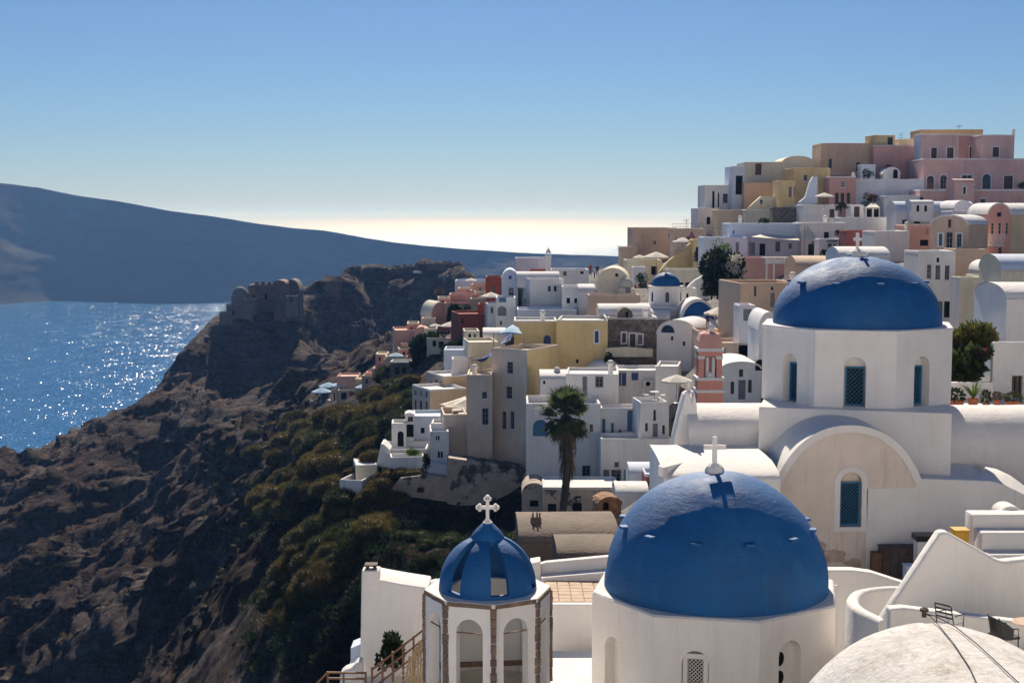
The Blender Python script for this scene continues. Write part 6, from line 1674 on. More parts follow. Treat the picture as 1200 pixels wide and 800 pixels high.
sail('white tent canopy beside the beige terrace block', [(529, 482, 147), (547, 482, 147), (546.5, 466, 149), (531, 473, 149)], 'canvas', .1)
sail('small canvas roof of the garden pavilion', [(1014, 243.5, 207), (1031.5, 243, 207), (1027, 239, 210), (1021, 238, 210)], 'canvas', .05)
sail('sand coloured shade over the parasol terrace behind', [(843, 374, 142), (866, 380, 141), (862, 372, 146), (848, 366, 147)], 'canvas', .2)

# plain furniture: cafe tables on terraces
def table_proto():
    root = thing('cafe_table', (0, 0, 0), 'x', 'table')
    mb = MB(); mb.lathe((0, 0, 0.72), [(.40, 0), (.42, .02), (.40, .04)], 14); mb.build('top', 'white', root)
    mb = MB(); mb.tube([(0, 0, .03), (0, 0, .72)], .04, 6); mb.build('leg', 'grey_metal', root)
    mb = MB(); mb.lathe((0, 0, 0), [(.26, 0), (.26, .03), (.05, .06)], 10); mb.build('base', 'grey_metal', root)
    return root
def chair_proto():
    root = thing('cafe_chair', (0, 0, 0), 'x', 'chair')
    for sx in (-.2, .2):
        for sy in (-.2, .2):
            mb = MB(); mb.bar((sx, sy, 0), (sx, sy, .44 if sy < 0 else .9), .04); mb.build('leg', 'white', root)
    mb = MB(); mb.box(-.23, .23, -.23, .23, .441, .48); mb.build('seat', 'white', root)
    mb = MB(); mb.box(-.2, .2, .18, .215, .6, .88); mb.build('backrest', 'white', root)
    return root
tb = table_proto(); ck = chair_proto(); tk, cck = kid_list(tb), kid_list(ck)
TB = [(767, 464, 122.5, 'white cafe table on the cube terrace under the cream parasol'), (370, 470, 257, 'white cafe table on the cliff edge terrace'), (541, 488.5, 144, 'white cafe table on the low beige block'), (795, 291, 202, 'white cafe table under the parasol on the ochre terrace'), (862, 387, 141, 'white cafe table beside the large cream parasol'), (523, 396, 213, 'white cafe table under the parasol by the dark tree')]
for i, (x, y, d, lab) in enumerate(TB):
    p = P(x, y, d); loc = (p.x, p.y, p.z - 0.35)
    if i == 0: tb.location = loc; tb['label'] = lab; tb['group'] = 'cafe tables'
    else: copy_tree(tb, loc, 0, 1, lab, 'cafe tables', kids=tk)
    for j, (dx, dy, rz) in enumerate(((-.75, .1, 1.5), (.75, -.1, -1.5))):
        l2 = (p.x + dx, p.y + dy, loc[2]); lb = lab.replace('cafe table', 'cafe chair at the table')
        if i == 0 and j == 0: ck.location = l2; ck.rotation_euler = (0, 0, rz); ck['label'] = lb; ck['group'] = 'cafe chairs'
        else: copy_tree(ck, l2, rz, 1, lb, 'cafe chairs', kids=cck)

# ================================================================== plants
def leaf_blob(mb, c, rx, ry, rz, n_, size, rnd, shell=0.55, up=0.3, aspect=0.45, zmin=-0.5):
    """leaf quads spread through an ellipsoid, denser towards its surface"""
    for _ in range(n_):
        while True:
            q = Vector((rnd.uniform(-1, 1), rnd.uniform(-1, 1), rnd.uniform(zmin, 1)))
            if 0.05 < q.length < 1: break
        q = q.normalized() * (q.length ** shell)
        p = Vector((c[0] + q.x * rx, c[1] + q.y * ry, c[2] + q.z * rz))
        out = (q + Vector((rnd.uniform(-.7, .7), rnd.uniform(-.7, .7), rnd.uniform(-.5, .7) + up))).normalized()
        side = out.cross(Vector((rnd.uniform(-1, 1), rnd.uniform(-1, 1), rnd.uniform(-1, 1)))).normalized()
        s = size * rnd.uniform(.6, 1.35); w = s * aspect
        mb.add([p - side * w * .5, p + side * w * .5, p + out * s * .6 + side * w * .55, p + out * s, p + out * s * .6 - side * w * .55], [(0, 1, 2, 3, 4)])
def mound_mesh(seed, n_=1500):
    """springy mounded shrub about 1 m in radius: a lumpy body covered with fine upright blades"""
    rnd = random.Random(seed); mb = MB()
    lobes = [(0, 0, 0.0, .85, .72)] + [(rnd.uniform(-.6, .6), rnd.uniform(-.6, .6), rnd.uniform(-.1, .1), rnd.uniform(.4, .6), rnd.uniform(.42, .6)) for _ in range(5)]
    tot = sum(l_[3] ** 2 for l_ in lobes)
    for (x, y, z, r, h) in lobes:
        rings = []
        for i in range(6):
            e = -.35 + 1.75 * i / 5
            rings.append([(x + r * .84 * math.cos(min(e, 1.54)) * math.cos(a * .5236), y + r * .84 * math.cos(min(e, 1.54)) * math.sin(a * .5236), z + h * .84 * math.sin(e)) for a in range(12)])
        mb.loft(rings, caps=True)
        for _ in range(int(n_ * r * r / tot)):
            a = rnd.uniform(0, 2 * math.pi); e = math.asin(rnd.uniform(-0.3, 1))
            q = Vector((math.cos(e) * math.cos(a), math.cos(e) * math.sin(a), math.sin(e)))
            rr = rnd.uniform(.80, .96)
            p = Vector((x + q.x * r * rr, y + q.y * r * rr, z + q.z * h * rr))
            out = (q + Vector((rnd.uniform(-.3, .3), rnd.uniform(-.3, .3), rnd.uniform(0, .4)))).normalized()
            sd = out.cross(Vector((rnd.uniform(-1, 1), rnd.uniform(-1, 1), rnd.uniform(-1, 1)))).normalized()
            s = rnd.uniform(.09, .17); w = rnd.uniform(.012, .022)
            mb.add([p - sd * w, p + sd * w, p + out * s], [(0, 1, 2)])
    me = bpy.data.meshes.new('mound'); me.from_pydata(mb.v, [], mb.f)
    return me
def tree(name, label, cx, cy, d, w_px, h_px, leaf, n_=2600, trunk=True, flower=None, cat='tree', size=None, lobes=7, group=None):
    """crown of leaf clumps centred at pixel (cx, cy)"""
    rnd = random.Random(cx * 31 + cy)
    c = P(cx, cy, d); rx = w_px * d / FPX / 2; rz = h_px * d / FPX / 2; ry = rx * .8
    root = thing(name, (c.x, c.y, c.z - rz * 1.1), label, cat, group)
    mb = MB(); sz = size or max(.18, rx * .13)
    for i in range(lobes):
        a = rnd.uniform(0, 6.28); k = rnd.uniform(.15, .62)
        lc = (c.x + rx * k * math.cos(a), c.y + ry * k * math.sin(a), c.z + rz * rnd.uniform(-.45, .5))
        rr = rnd.uniform(.38, .6)
        leaf_blob(mb, lc, rx * rr, ry * rr, rz * rr * 1.05, n_ // lobes, sz, rnd)
    mb.build('crown', leaf, root)
    if flower:
        mb = MB()
        for i in range(lobes * 5):
            a = rnd.uniform(0, 6.28); k = rnd.uniform(.1, .85)
            leaf_blob(mb, (c.x + rx * k * math.cos(a), c.y - ry * .4 + ry * .3 * math.sin(a), c.z + rz * rnd.uniform(-.2, .8)), rx * .09, ry * .1, rz * .07, n_ // 260, sz * .55, rnd)
        mb.build('blossom', flower, root)
    if trunk:
        b2 = Vector((c.x, c.y, c.z - rz * 1.15)); mb = MB()
        mb.tube([b2, b2.lerp(c, .5) + Vector((rx * .08, 0, 0)), c], [rx * .09, rx * .07, rx * .03], 7)
        for i in range(5):
            a = rnd.uniform(0, 6.28); s = b2.lerp(c, rnd.uniform(.4, .8))
            mb.tube([s, s + Vector((rx * .35 * math.cos(a), ry * .35 * math.sin(a), rz * .35)), s + Vector((rx * .6 * math.cos(a), ry * .6 * math.sin(a), rz * .55))], [rx * .045, rx * .03, rx * .012], 5)
        mb.build('trunk', 'bark', root)
    return root
tree('tree', 'big dark tree with pale blossom beside the tan fortress house', 853, 330, 160, 64, 74, 'leaf_dark', 5200, flower='petal_white', lobes=12, size=.5)
tree('tree', 'bright topped shrub on the edge of the dark blossoming tree', 846, 292, 168, 26, 24, 'leaf_bright', 700)
tree('tree', 'broad dark tree below the salmon cliff houses', 500, 418, 214, 50, 52, 'leaf_dark', 4200, lobes=10, size=.55)
tree('tree', 'dark bush against the large dark red house', 538, 412, 200, 46, 34, 'leaf_dark', 2600, size=.5)
tree('tree', 'slim green tree above the large dark red house', 532, 374, 226, 26, 40, 'leaf_dark', 2000, size=.5)
tree('tree', 'small green tree beside the pink terrace steps', 546, 364, 232, 16, 14, 'leaf_green', 700)
tree('tree', 'dark shrub behind the castle lookout end', 540, 326, 535, 22, 14, 'leaf_dark', 900)
tree('tree', 'rust brown shrub below the castle lookout', 514, 342, 300, 14, 14, 'leaf_rust', 700)
tree('shrub', 'dark shrub with red blossom on the white gate wall', 1020, 234, 212, 22, 16, 'leaf_dark', 900, flower='petal_red', cat='shrub')
tree('shrub', 'red flowering bougainvillea on the slope by the white parasol', 985, 243, 209, 18, 14, 'leaf_dark', 700, flower='petal_red', cat='shrub')
tree('shrub', 'dark potted shrubs in front of the white house end', 985, 275, 186, 14, 12, 'leaf_dark', 600, cat='shrub')
tree('shrub', 'dark leafy shrub under the triangular sail', 953, 291, 186, 14, 16, 'leaf_dark', 600, cat='shrub')
tree('shrub', 'green shrub by the tiny white gatehouse', 967, 297, 178, 9, 10, 'leaf_dark', 500, cat='shrub')
tree('shrub', 'dark shrubs in the lane below the parasol terrace', 752, 332, 196, 14, 26, 'leaf_dark', 900, cat='shrub')
tree('shrub', 'climbing plant on the ochre block passage', 817, 301, 196, 8, 18, 'leaf_dark', 500, cat='shrub')
tree('shrub', 'roof garden shrub behind the pink block', 1018, 205, 228, 16, 14, 'leaf_dark', 600, cat='shrub')
tree('shrub', 'dark creeper beside the small white arched hut', 1040, 201, 232, 14, 16, 'leaf_dark', 600, cat='shrub')
tree('shrub', 'green bush at the right end of the pink storey', 1198, 218, 222, 14, 10, 'leaf_bright', 500, cat='shrub')
tree('shrub', 'green weeds on the ledge by the dark stone house', 714, 420, 146, 14, 14, 'leaf_dark', 600, cat='shrub')
tree('shrub', 'leafy plant on the white pool terrace', 487, 530, 141, 22, 8, 'leaf_bright', 700, cat='shrub', trunk=False)
tree('shrub', 'dark climbing plant beside the narrow white house', 499, 545, 138, 12, 28, 'leaf_dark', 700, cat='shrub')
tree('shrub', 'roof plants along the white long house parapet', 898, 260, 196, 18, 8, 'leaf_dark', 500, cat='shrub')
tree('shrub', 'silvery shrub in front of the chimney wall', 460, 765, 40.3, 38, 54, 'leaf_dark', 900, cat='shrub', size=.13)
tree('shrub', 'feathery green tree by the cliff parasols', 345, 490, 262, 34, 22, 'leaf_green', 900, cat='shrub')

# garden behind the flower pots
tree('shrub', 'dense spiky yellow green garden shrub behind the flowerpots', 1139, 406, 66, 54, 40, 'leaf_olive', 1500, cat='shrub', size=.5, lobes=10)
tree('shrub', 'large leaved dark garden plant at the church drum side', 1126, 434, 64.5, 34, 40, 'leaf_green', 420, cat='shrub', size=.7, lobes=7)
tree('shrub', 'magenta flowering shrub by the white house wall', 1152, 414, 64, 22, 16, 'leaf_dark', 300, cat='shrub', size=.16, flower='petal_pink')
mb = MB(); z = zat(478, 60)
a, b2 = P(1108, 478, 60), P(1240, 478, 60)
mb.box(a.x, b2.x, 60.0, 63.6, z - 4, z)
tag(mb.build('flower_terrace', 'white', None, origin=(a.x, 61, z - 4), bevel=.04), 'white terrace ledge on which the flowerpots stand', 'terrace')
prism('wall', 'low white wall behind the flowerpots', [(1108, 448), (1164, 448), (1164, 480), (1108, 480)], 62.6, 0, .3, 'white')
def pot(x0, x1, y0, y1, d, label, square, leaf, lh, n_, size, spiky=False):
    a, b2 = P(x0, y1, d), P(x1, y0, d); cx = (a.x + b2.x) / 2; w = (b2.x - a.x) / 2; h = b2.z - a.z
    root = thing('flowerpot', (cx, d, a.z), label, 'flowerpot', 'terracotta pots on the white ledge')
    mb = MB()
    if square:
        f = lambda k, z: [(cx - w * k, d - w * .6 * k, z), (cx + w * k, d - w * .6 * k, z), (cx + w * k, d + w * .6 * k, z), (cx - w * k, d + w * .6 * k, z)]
        mb.loft([f(.86, a.z), f(.97, a.z + h * .82), f(1.04, a.z + h * .82), f(1.04, b2.z), f(.9, b2.z), f(.88, b2.z - .06)], caps=True)
    else:
        mb.lathe((cx, d, a.z), [(w * .68, 0), (w * .93, h * .78), (w, h * .8), (w, h), (w * .85, h), (w * .8, h - .05)], 18)
    mb.build('pot', 'terracotta', root, smooth='auto')
    rnd = random.Random(int(x0)); mb = MB(); c = (cx, d, b2.z)
    if spiky:
        for i in range(n_):
            a_ = rnd.uniform(0, 6.28); L = lh * rnd.uniform(.7, 1.2); t = rnd.uniform(.35, 1.0)
            p0 = Vector(c); dr = Vector((math.cos(a_) * t, math.sin(a_) * t, 1)).normalized(); sd = Vector((-math.sin(a_), math.cos(a_), 0)) * .035
            p1 = p0 + dr * L * .55; p2 = p0 + dr * L * .9 + Vector((math.cos(a_), math.sin(a_), -.35)) * L * .28 * t
            mb.add([p0 - sd * .6, p0 + sd * .6, p1 + sd, p2, p1 - sd], [(0, 1, 2, 4), (4, 2, 3)])
    else:
        leaf_blob(mb, (c[0], c[1], c[2] + lh * .35), w * 1.15, w, lh * .6, n_, size, rnd)
    mb.build('plant', leaf, root)
pot(1111.5, 1128.5, 468, 476.8, 60.6, 'rectangular terracotta planter next to the church drum', True, 'leaf_dark', .45, 160, .16)
pot(1133.5, 1147, 466.5, 477, 60.5, 'terracotta pot holding a tall spiky yellow green plant', False, 'leaf_bright', 1.0, 34, .2, True)
pot(1150.5, 1159, 471, 477.2, 60.4, 'smallest terracotta pot between two larger pots', False, 'leaf_green', .5, 110, .14)
pot(1164, 1173, 468.5, 478, 60.4, 'narrow terracotta pot with grey foliage', False, 'leaf_dry', .35, 150, .11)
pot(1179, 1195.5, 470, 478.5, 60.4, 'wide terracotta pot below the brown window', True, 'leaf_green', .4, 170, .13)

# small white chimneys on the roofs
for (x, y, d, lab) in [(653, 444, 137, 'white round chimney on the annex beside the yellow flank'), (716, 436, 136, 'white chimney on the room with the louvred door'), (693, 343, 190, 'small white chimney on the middle white cubes'), (757, 374, 152, 'white chimney stub behind the dark stone house'),
                       (968, 262, 192, 'white chimney on the white house end'), (1064, 271, 168, 'stubby chimney on the plain white box house'), (1001, 210.5, 227, 'short chimney on the rosy white wall'), (1189, 158.5, 233, 'pale chimney on the pink hilltop cube'), (556, 440, 143, 'beige chimney on the block left of the tower'), (636, 375.5, 153, 'yellowish chimney on the yellow upper room'), (868, 262.5, 194, 'white chimney on the white long house'), (930, 333, 131, 'tan chimney on the fortress like house')]:
    p = P(x, y, d); root = thing('chimney', (p.x, p.y + .6, p.z - .3), lab, 'chimney', 'roof chimneys')
    mb = MB(); mb.lathe((p.x, p.y + .6, p.z - .3), [(.26, 0), (.24, 1.0), (.34, 1.03), (.34, 1.16), (.2, 1.2)], 10); mb.build('stack', 'white', root)
    mb = MB(); mb.lathe((p.x, p.y + .6, p.z + .9), [(.16, 0), (.16, .12), (.3, .14), (0.05, .26)], 10); mb.build('cowl', 'white_old', root)
# air conditioner and aerials
def aircon(x, y, d, lab):
    p = P(x, y, d); root = thing('air_conditioner', p, lab, 'air conditioner')
    mb = MB(); mb.box(p.x - .45, p.x + .45, p.y - .35, p.y, p.z - .3, p.z + .32); b_ = mb.build('casing', 'white', root, bevel=.03)
    mb = MB(); mb.lathe((0, 0, 0), [(.24, 0), (.24, .03), (.2, .03)], 16)
    mb.v = [(p.x + v[0], p.y - .36 - v[2], p.z + v[1]) for v in mb.v]; mb.build('fan_grille', 'dark', root)
aircon(759, 449, 138.6, 'white air conditioner box beside the blue doors')
aircon(1160, 300.5, 154.6, 'grey air conditioner below the white balcony')
def aerial(x, y0, y1, d, lab):
    a, b_ = P(x, y0, d), P(x, y1, d); root = thing('aerial', b_, lab, 'aerial')
    mb = MB(); mb.tube([b_, a], .04, 5); mb.build('mast', 'grey_metal', root)
    for k, w in ((.96, .5), (.8, .35), (.66, .6)):
        q = b_.lerp(a, k); mb = MB(); mb.bar(q - Vector((w, 0, 0)), q + Vector((w, 0, 0)), .05); mb.build('rod', 'grey_metal', root)
aerial(1056, 156, 172, 238, 'thin television aerial beside the ochre rooftop cube'); aerial(1124, 147, 153, 244, 'television aerial on the ochre attic block'); aerial(804.5, 257, 268, 217, 'short aerial on the beige railing terrace'); aerial(725, 288, 303, 224, 'thin pole at the low beige block by the sea')
# palm
def palm():
    d = 113.0
    b2 = P(659, 604, d); top = P(663, 487, d)
    root = thing('palm_tree', b2, 'tall fan palm with a shaggy trunk in front of the white house', 'palm')
    rnd = random.Random(3)
    mb = MB(); pts, rs = [], []
    for i in range(26):
        t = i / 25
        pts.append(b2.lerp(top, t) + Vector((.25 * math.sin(t * 3.0), 0, 0))); rs.append((.34 if i % 2 else .30) + .22 * max(0, t - .45))
    mb.tube(pts, rs, 9)
    mb.build('trunk', 'bark', root)
    mb = MB()   # hanging dead fronds round the trunk
    for _ in range(420):
        t = rnd.uniform(.42, .97); c = b2.lerp(top, t) + Vector((.25 * math.sin(t * 3.0), 0, 0)); a = rnd.uniform(0, 6.28); o = Vector((math.cos(a), math.sin(a), 0)); sd = Vector((-o.y, o.x, 0)) * rnd.uniform(.05, .10)
        p = c + o * rnd.uniform(.25, .5 + .35 * t); L = rnd.uniform(.5, 1.2)
        q = p + o * rnd.uniform(.05, .25) - Vector((0, 0, L))
        mb.add([p - sd, p + sd, q], [(0, 1, 2)])
    o = mb.build('dead_skirt', 'leaf_dry', root)
    def frond_mesh(k):
        mb = MB(); r2 = random.Random(k)
        mb.add([(0, -.02, 0), (0, .02, 0), (1.0, .02, .0), (1.0, -.02, .0)], [(0, 1, 2, 3)])
        for i in range(19):
            a = R(-105 + 210 * i / 18); L = .95 * (1 - .25 * abs(i - 9) / 9) * r2.uniform(.88, 1.05); w = .06
            c = Vector((1.0, 0, 0)); u = Vector((math.cos(a), math.sin(a), 0)); sd = Vector((-u.y, u.x, 0)) * w
            m_ = c + u * L * .6 + Vector((0, 0, -.02)); e = c + u * L + Vector((0, 0, -r2.uniform(.12, .3)))
            mb.add([c, m_ + sd, e, m_ - sd], [(0, 1, 2, 3)])
        me = bpy.data.meshes.new('frond'); me.from_pydata(mb.v, [], mb.f); me.materials.append(MATS['leaf_palm'])
        return me
    ms = [frond_mesh(k) for k in range(3)]
    dry = ms[0].copy(); dry.materials[0] = MATS['leaf_dry']
    for i in range(76):
        el = rnd.uniform(-58, 80); az = rnd.uniform(0, 360)
        me = dry if el < -48 and rnd.random() < .6 else ms[i % 3]
        f = bpy.data.objects.new('frond', me); COL.objects.link(f); f.parent = root
        s = rnd.uniform(1.12, 1.5)
        f.location = top - b2 + Vector((0, 0, rnd.uniform(-.35, .2)))
        f.rotation_mode = 'XYZ'
        M = Matrix.Rotation(R(az), 4, 'Z') @ Matrix.Rotation(R(-el), 4, 'Y') @ Matrix.Rotation(R(rnd.uniform(-25, 25)), 4, 'X')
        f.rotation_euler = M.to_euler(); f.scale = (s,) * 3
palm()

# ================================================================== people
def person_mesh(seed, shirt, trousers, arms):
    """one continuous body grown from a skeleton"""
    me = bpy.data.meshes.new('person')
    V_ = [(0, 0, .95), (0, 0, 1.15), (0, 0, 1.38), (0, 0, 1.5), (0, .01, 1.62), (0, .0, 1.74),
          (.10, 0, .90), (.11, -.02 if seed % 2 else .1, .5), (.12, .06, .08), (.13, -.1, .04), (-.10, 0, .90), (-.11, .02, .5), (-.12, -.02, .08), (-.13, -.16, .04),
          (.19, 0, 1.40), (.26, .02, 1.12), (.25, -.08 - arms, .90 + arms), (-.19, 0, 1.40), (-.26, .02, 1.12), (-.25, -.1 - arms * .6, .92 + arms)]
    E = [(0, 1), (1, 2), (2, 3), (3, 4), (4, 5), (0, 6), (6, 7), (7, 8), (8, 9), (0, 10), (10, 11), (11, 12), (12, 13), (2, 14), (14, 15), (15, 16), (2, 17), (17, 18), (18, 19)]
    rad = [.15, .14, .17, .07, .10, .07, .10, .07, .05, .04, .10, .07, .05, .04, .075, .05, .04, .075, .05, .04]
    me.from_pydata(V_, E, [])
    o = bpy.data.objects.new('person_tmp', me); COL.objects.link(o)
    sk = o.modifiers.new('skin', 'SKIN')
    for i, r in enumerate(rad): me.skin_vertices[0].data[i].radius = (r, r * .8)
    me.skin_vertices[0].data[0].use_root = True
    sb = o.modifiers.new('sub', 'SUBSURF'); sb.levels = 1; sb.render_levels = 1
    dg = bpy.context.evaluated_depsgraph_get()
    m2 = bpy.data.meshes.new_from_object(o.evaluated_get(dg))
    bpy.data.objects.remove(o)
    for n_ in ('skin', shirt, trousers, 'hair'):
        m2.materials.append(MATS[n_])
    while len(m2.materials) > 4: m2.materials.pop(index=0)
    for p_ in m2.polygons:
        z = p_.center.z
        p_.material_index = 3 if z > 1.70 or (z > 1.6 and p_.center.y > .03) else 0 if z > 1.47 or (z < 1.15 and abs(p_.center.x) > .21) else 1 if z > .93 else 2
        p_.use_smooth = True
    m2.name = 'person'
    return m2
PM = [(person_mesh(0, 'cloth_white', 'cloth_navy', 0), 'white shirt and dark trousers'), (person_mesh(1, 'cloth_navy', 'cloth_tan', .25), 'navy shirt and tan trousers'),
      (person_mesh(2, 'cloth_red', 'cloth_black', 0), 'red shirt and black trousers'), (person_mesh(3, 'cloth_black', 'cloth_navy', .15), 'black shirt and dark trousers'), (person_mesh(4, 'cloth_tan', 'cloth_white', 0), 'tan shirt and white trousers')]
def person(x, y, d, k, where, rz=None, group='people on the castle lookout', s=1.0):
    o = bpy.data.objects.new('person', PM[k][0]); COL.objects.link(o)
    o.location = P(x, y, d); o.rotation_euler = (0, 0, random.uniform(0, 6.28) if rz is None else rz); o.scale = (s,) * 3
    tag(o, 'person in ' + PM[k][1] + ' ' + where, 'person', group)
rnd = random.Random(11)
for i in range(30):
    x = rnd.uniform(488, 538); person(x, 310.0 + rnd.uniform(-.2, .6), 554 + rnd.uniform(0, 6), i % 5, 'standing on the crowded castle lookout')
for x in (466, 469, 473, 475, 459, 451, 482): person(x, 312.5 if x > 456 else 316, 558, int(x) % 5, 'standing on the rough wall of the ridge', group='people on the ridge wall')
for i, (x, y) in enumerate([(524, 328), (527, 326), (530, 327.5), (533, 325.5), (521, 329)]): person(x, y, 540, i, 'on the path below the lookout', group='people on the path below the lookout')
person(892, 245.6, 223, 1, 'on the cream terrace', 2.9, group=None)
for i, (x, y) in enumerate([(692, 323), (700, 324), (697, 326)]): person(x, y, 205, (2, 3, 0)[i], 'in the lane by the round gable', group='people in the lane')

LANE = [(741, 341, 203), (746, 338, 204), (750, 344, 200), (753, 349, 196), (748, 352, 194), (756, 340, 203), (759, 352, 190), (744, 347, 200), (762, 345, 198)]
for i, (x, y, d) in enumerate(LANE): person(x, y, d, (3, 0, 2, 1, 4)[i % 5], 'walking in the lane under the parasol terrace', group='people in the lane below the parasols')
for i, (x, y, d) in enumerate([(374, 470.5, 256), (392, 470, 257), (411, 468, 252)]): person(x, y, d, (0, 3, 2)[i], 'on the cliff parasol terrace', group='people on the cliff terrace')
for i, (x, y, d) in enumerate([(792, 292, 203), (806, 290, 203)]): person(x, y, d, (4, 3)[i], 'at the parasol on the ochre terrace', group='people on the ochre terrace')
for i, (x, y, d) in enumerate([(856, 388.5, 140), (829, 387, 139)]): person(x, y, d, (0, 1)[i], 'beside the large cream parasol', group='people by the cream parasol')

# ================================================================== terrain, sea, island, air
def vnoise(p, seed=0):
    """value noise, p (n,3) -> (-1..1)"""
    i = np.floor(p).astype(np.int64); f = p - i; f = f * f * (3 - 2 * f)
    def h(a, b_, c):
        n_ = (a * 374761393 + b_ * 668265263 + c * 2147483647 + seed * 1274126177) & 0xffffffff
        n_ = ((n_ ^ (n_ >> 13)) * 1274126177) & 0xffffffff
        n_ = n_ ^ (n_ >> 16)
        return (n_ & 0xffff) / 32767.5 - 1
    r = 0
    for dx in (0, 1):
        for dy in (0, 1):
            for dz in (0, 1):
                w = (f[:, 0] if dx else 1 - f[:, 0]) * (f[:, 1] if dy else 1 - f[:, 1]) * (f[:, 2] if dz else 1 - f[:, 2])
                r = r + w * h(i[:, 0] + dx, i[:, 1] + dy, i[:, 2] + dz)
    return r
def fbm(p, octs=5, ridged=False, seed=0, gain=.5):
    r = 0; a = 1.0; t = 0
    for o in range(octs):
        v = vnoise(p, seed + o)
        r = r + a * ((1 - 2 * np.abs(v)) if ridged else v); t += a
        a *= gain; p = p * 2.03 + 17.1
    return r / t

RIDGE = [(541, 317, 552), (500, 313, 560), (470, 313.5, 560), (440, 318, 556), (420, 325, 545), (400, 334, 530), (370, 340, 520), (345, 357, 500), (300, 361, 486), (270, 374, 476), (250, 378, 470), (227, 398, 458),
         (207, 434, 445), (190, 453, 436), (130, 488, 424), (60, 521, 412), (0, 547, 402), (-80, 585, 390), (-200, 640, 380)]
FACE = [(500, 350, 546), (530, 345, 542), (480, 375, 538), (430, 360, 545), (380, 372, 512), (330, 388, 490), (290, 402, 478), (255, 425, 458), (450, 408, 522), (420, 426, 502), (380, 436, 480), (330, 446, 455), (280, 457, 440),
        (220, 480, 425), (150, 517, 406), (80, 550, 394), (20, 582, 384), (430, 446, 300), (380, 474, 290), (350, 503, 280), (300, 505, 340), (250, 545, 370), (180, 575, 362), (100, 625, 346), (30, 665, 332), (-50, 725, 315),
        (300, 600, 275), (350, 560, 225), (250, 645, 285), (150, 695, 292), (60, 765, 280), (0, 825, 265), (320, 690, 170), (250, 745, 210), (170, 785, 225), (100, 860, 220), (380, 540, 200), (420, 505, 210), (450, 472, 205), (470, 462, 200),
        (410, 590, 146), (360, 650, 140), (330, 740, 128), (300, 830, 120), (200, 900, 130), (440, 628, 127), (470, 646, 124), (520, 654, 122), (420, 690, 120), (390, 770, 115), (350, 860, 110), (500, 690, 119), (580, 656, 110), (600, 700, 66),
        (450, 790, 114), (420, 880, 108), (560, 780, 104), (530, 642, 131), (575, 642, 131), (620, 632, 114), (680, 622, 112), (480, 634, 131), (450, 624, 131), (540, 560, 142), (600, 560, 143), (660, 570, 131), (600, 640, 98), (650, 622, 100), (760, 612, 98), (840, 500, 92)]
WORLD = [(-8, 58, 117), (-7, 75, 109), (-14, 90, 106), (-22, 70, 98), (-2, 66, 121), (2, 78, 125), (-3, 95, 115), (10, 45, 135.5), (16, 50, 136), (22, 60, 139), (14, 70, 138.5), (0, 40, 133), (5, 30, 133), (-10, 36, 130.5), (-18, 30, 122), (-30, 40, 108), (30, 30, 138), (34, 60, 141), (-45, 20, 92), (-5, 20, 132), (20, 20, 138), (60, 40, 143),
         (20, 300, 108), (-10, 330, 112), (45, 300, 120), (80, 300, 136), (130, 290, 148), (180, 260, 150), (25, 255, 132), (40, 262, 138), (130, 400, 120), (60, 400, 105), (10, 420, 100), (-15, 440, 108), (150, 550, 60), (60, 560, 55), (10, 600, 60), (0, 560, 112),
         (200, 700, -10), (100, 700, -10), (0, 720, -10), (-60, 720, -15), (300, 500, 60), (120, 150, 150), (90, 100, 150), (200, 150, 152), (-140, 250, 10), (-170, 320, 10), (-110, 150, 20), (-90, 60, 30), (-200, 420, 0), (-260, 480, -15),
         (-130, 20, 5), (-300, 300, -20), (-250, 200, -20), (-220, 80, -20), (-160, 560, -10), (-100, 640, -12), (-250, 640, -20), (-400, 400, -20), (-400, 700, -20), (0, 900, -20), (300, 900, -20), (-300, 900, -20), (500, 500, 20), (450, 150, 120)]
C = [tuple(P(*q)) for q in RIDGE + FACE]
for q in RIDGE:
    p = P(*q)
    C.append((p.x * 1.06 - 6, p.y + 26, p.z - 14)); C.append((p.x * 1.15 - 10, p.y + 75, p.z - 70))
C += WORLD + CTRL
# thin out points that nearly coincide in plan (keep the lower)
C.sort(key=lambda q: q[2])
K = []
for q in C:
    if all((q[0] - k[0]) ** 2 + (q[1] - k[1]) ** 2 > 3.2 for k in K): K.append(q)
K = np.array(K)
n_ = len(K)
D_ = np.sqrt(((K[:, None, :2] - K[None, :, :2]) ** 2).sum(-1))
A_ = np.zeros((n_ + 3, n_ + 3)); A_[:n_, :n_] = D_; A_[:n_, n_] = 1; A_[:n_, n_ + 1:] = K[:, :2]; A_[n_, :n_] = 1; A_[n_ + 1:, :n_] = K[:, :2].T
A_[:n_, :n_] += np.eye(n_) * 0.15
wts = np.linalg.solve(A_, np.concatenate([K[:, 2], [0, 0, 0]]))
VIL = np.array([[c_[0], c_[1]] for c_ in CTRL] + [[q[0], q[1]] for q in WORLD[7:21]])
RXY = np.array([[P(*q).x, P(*q).y] for q in RIDGE])
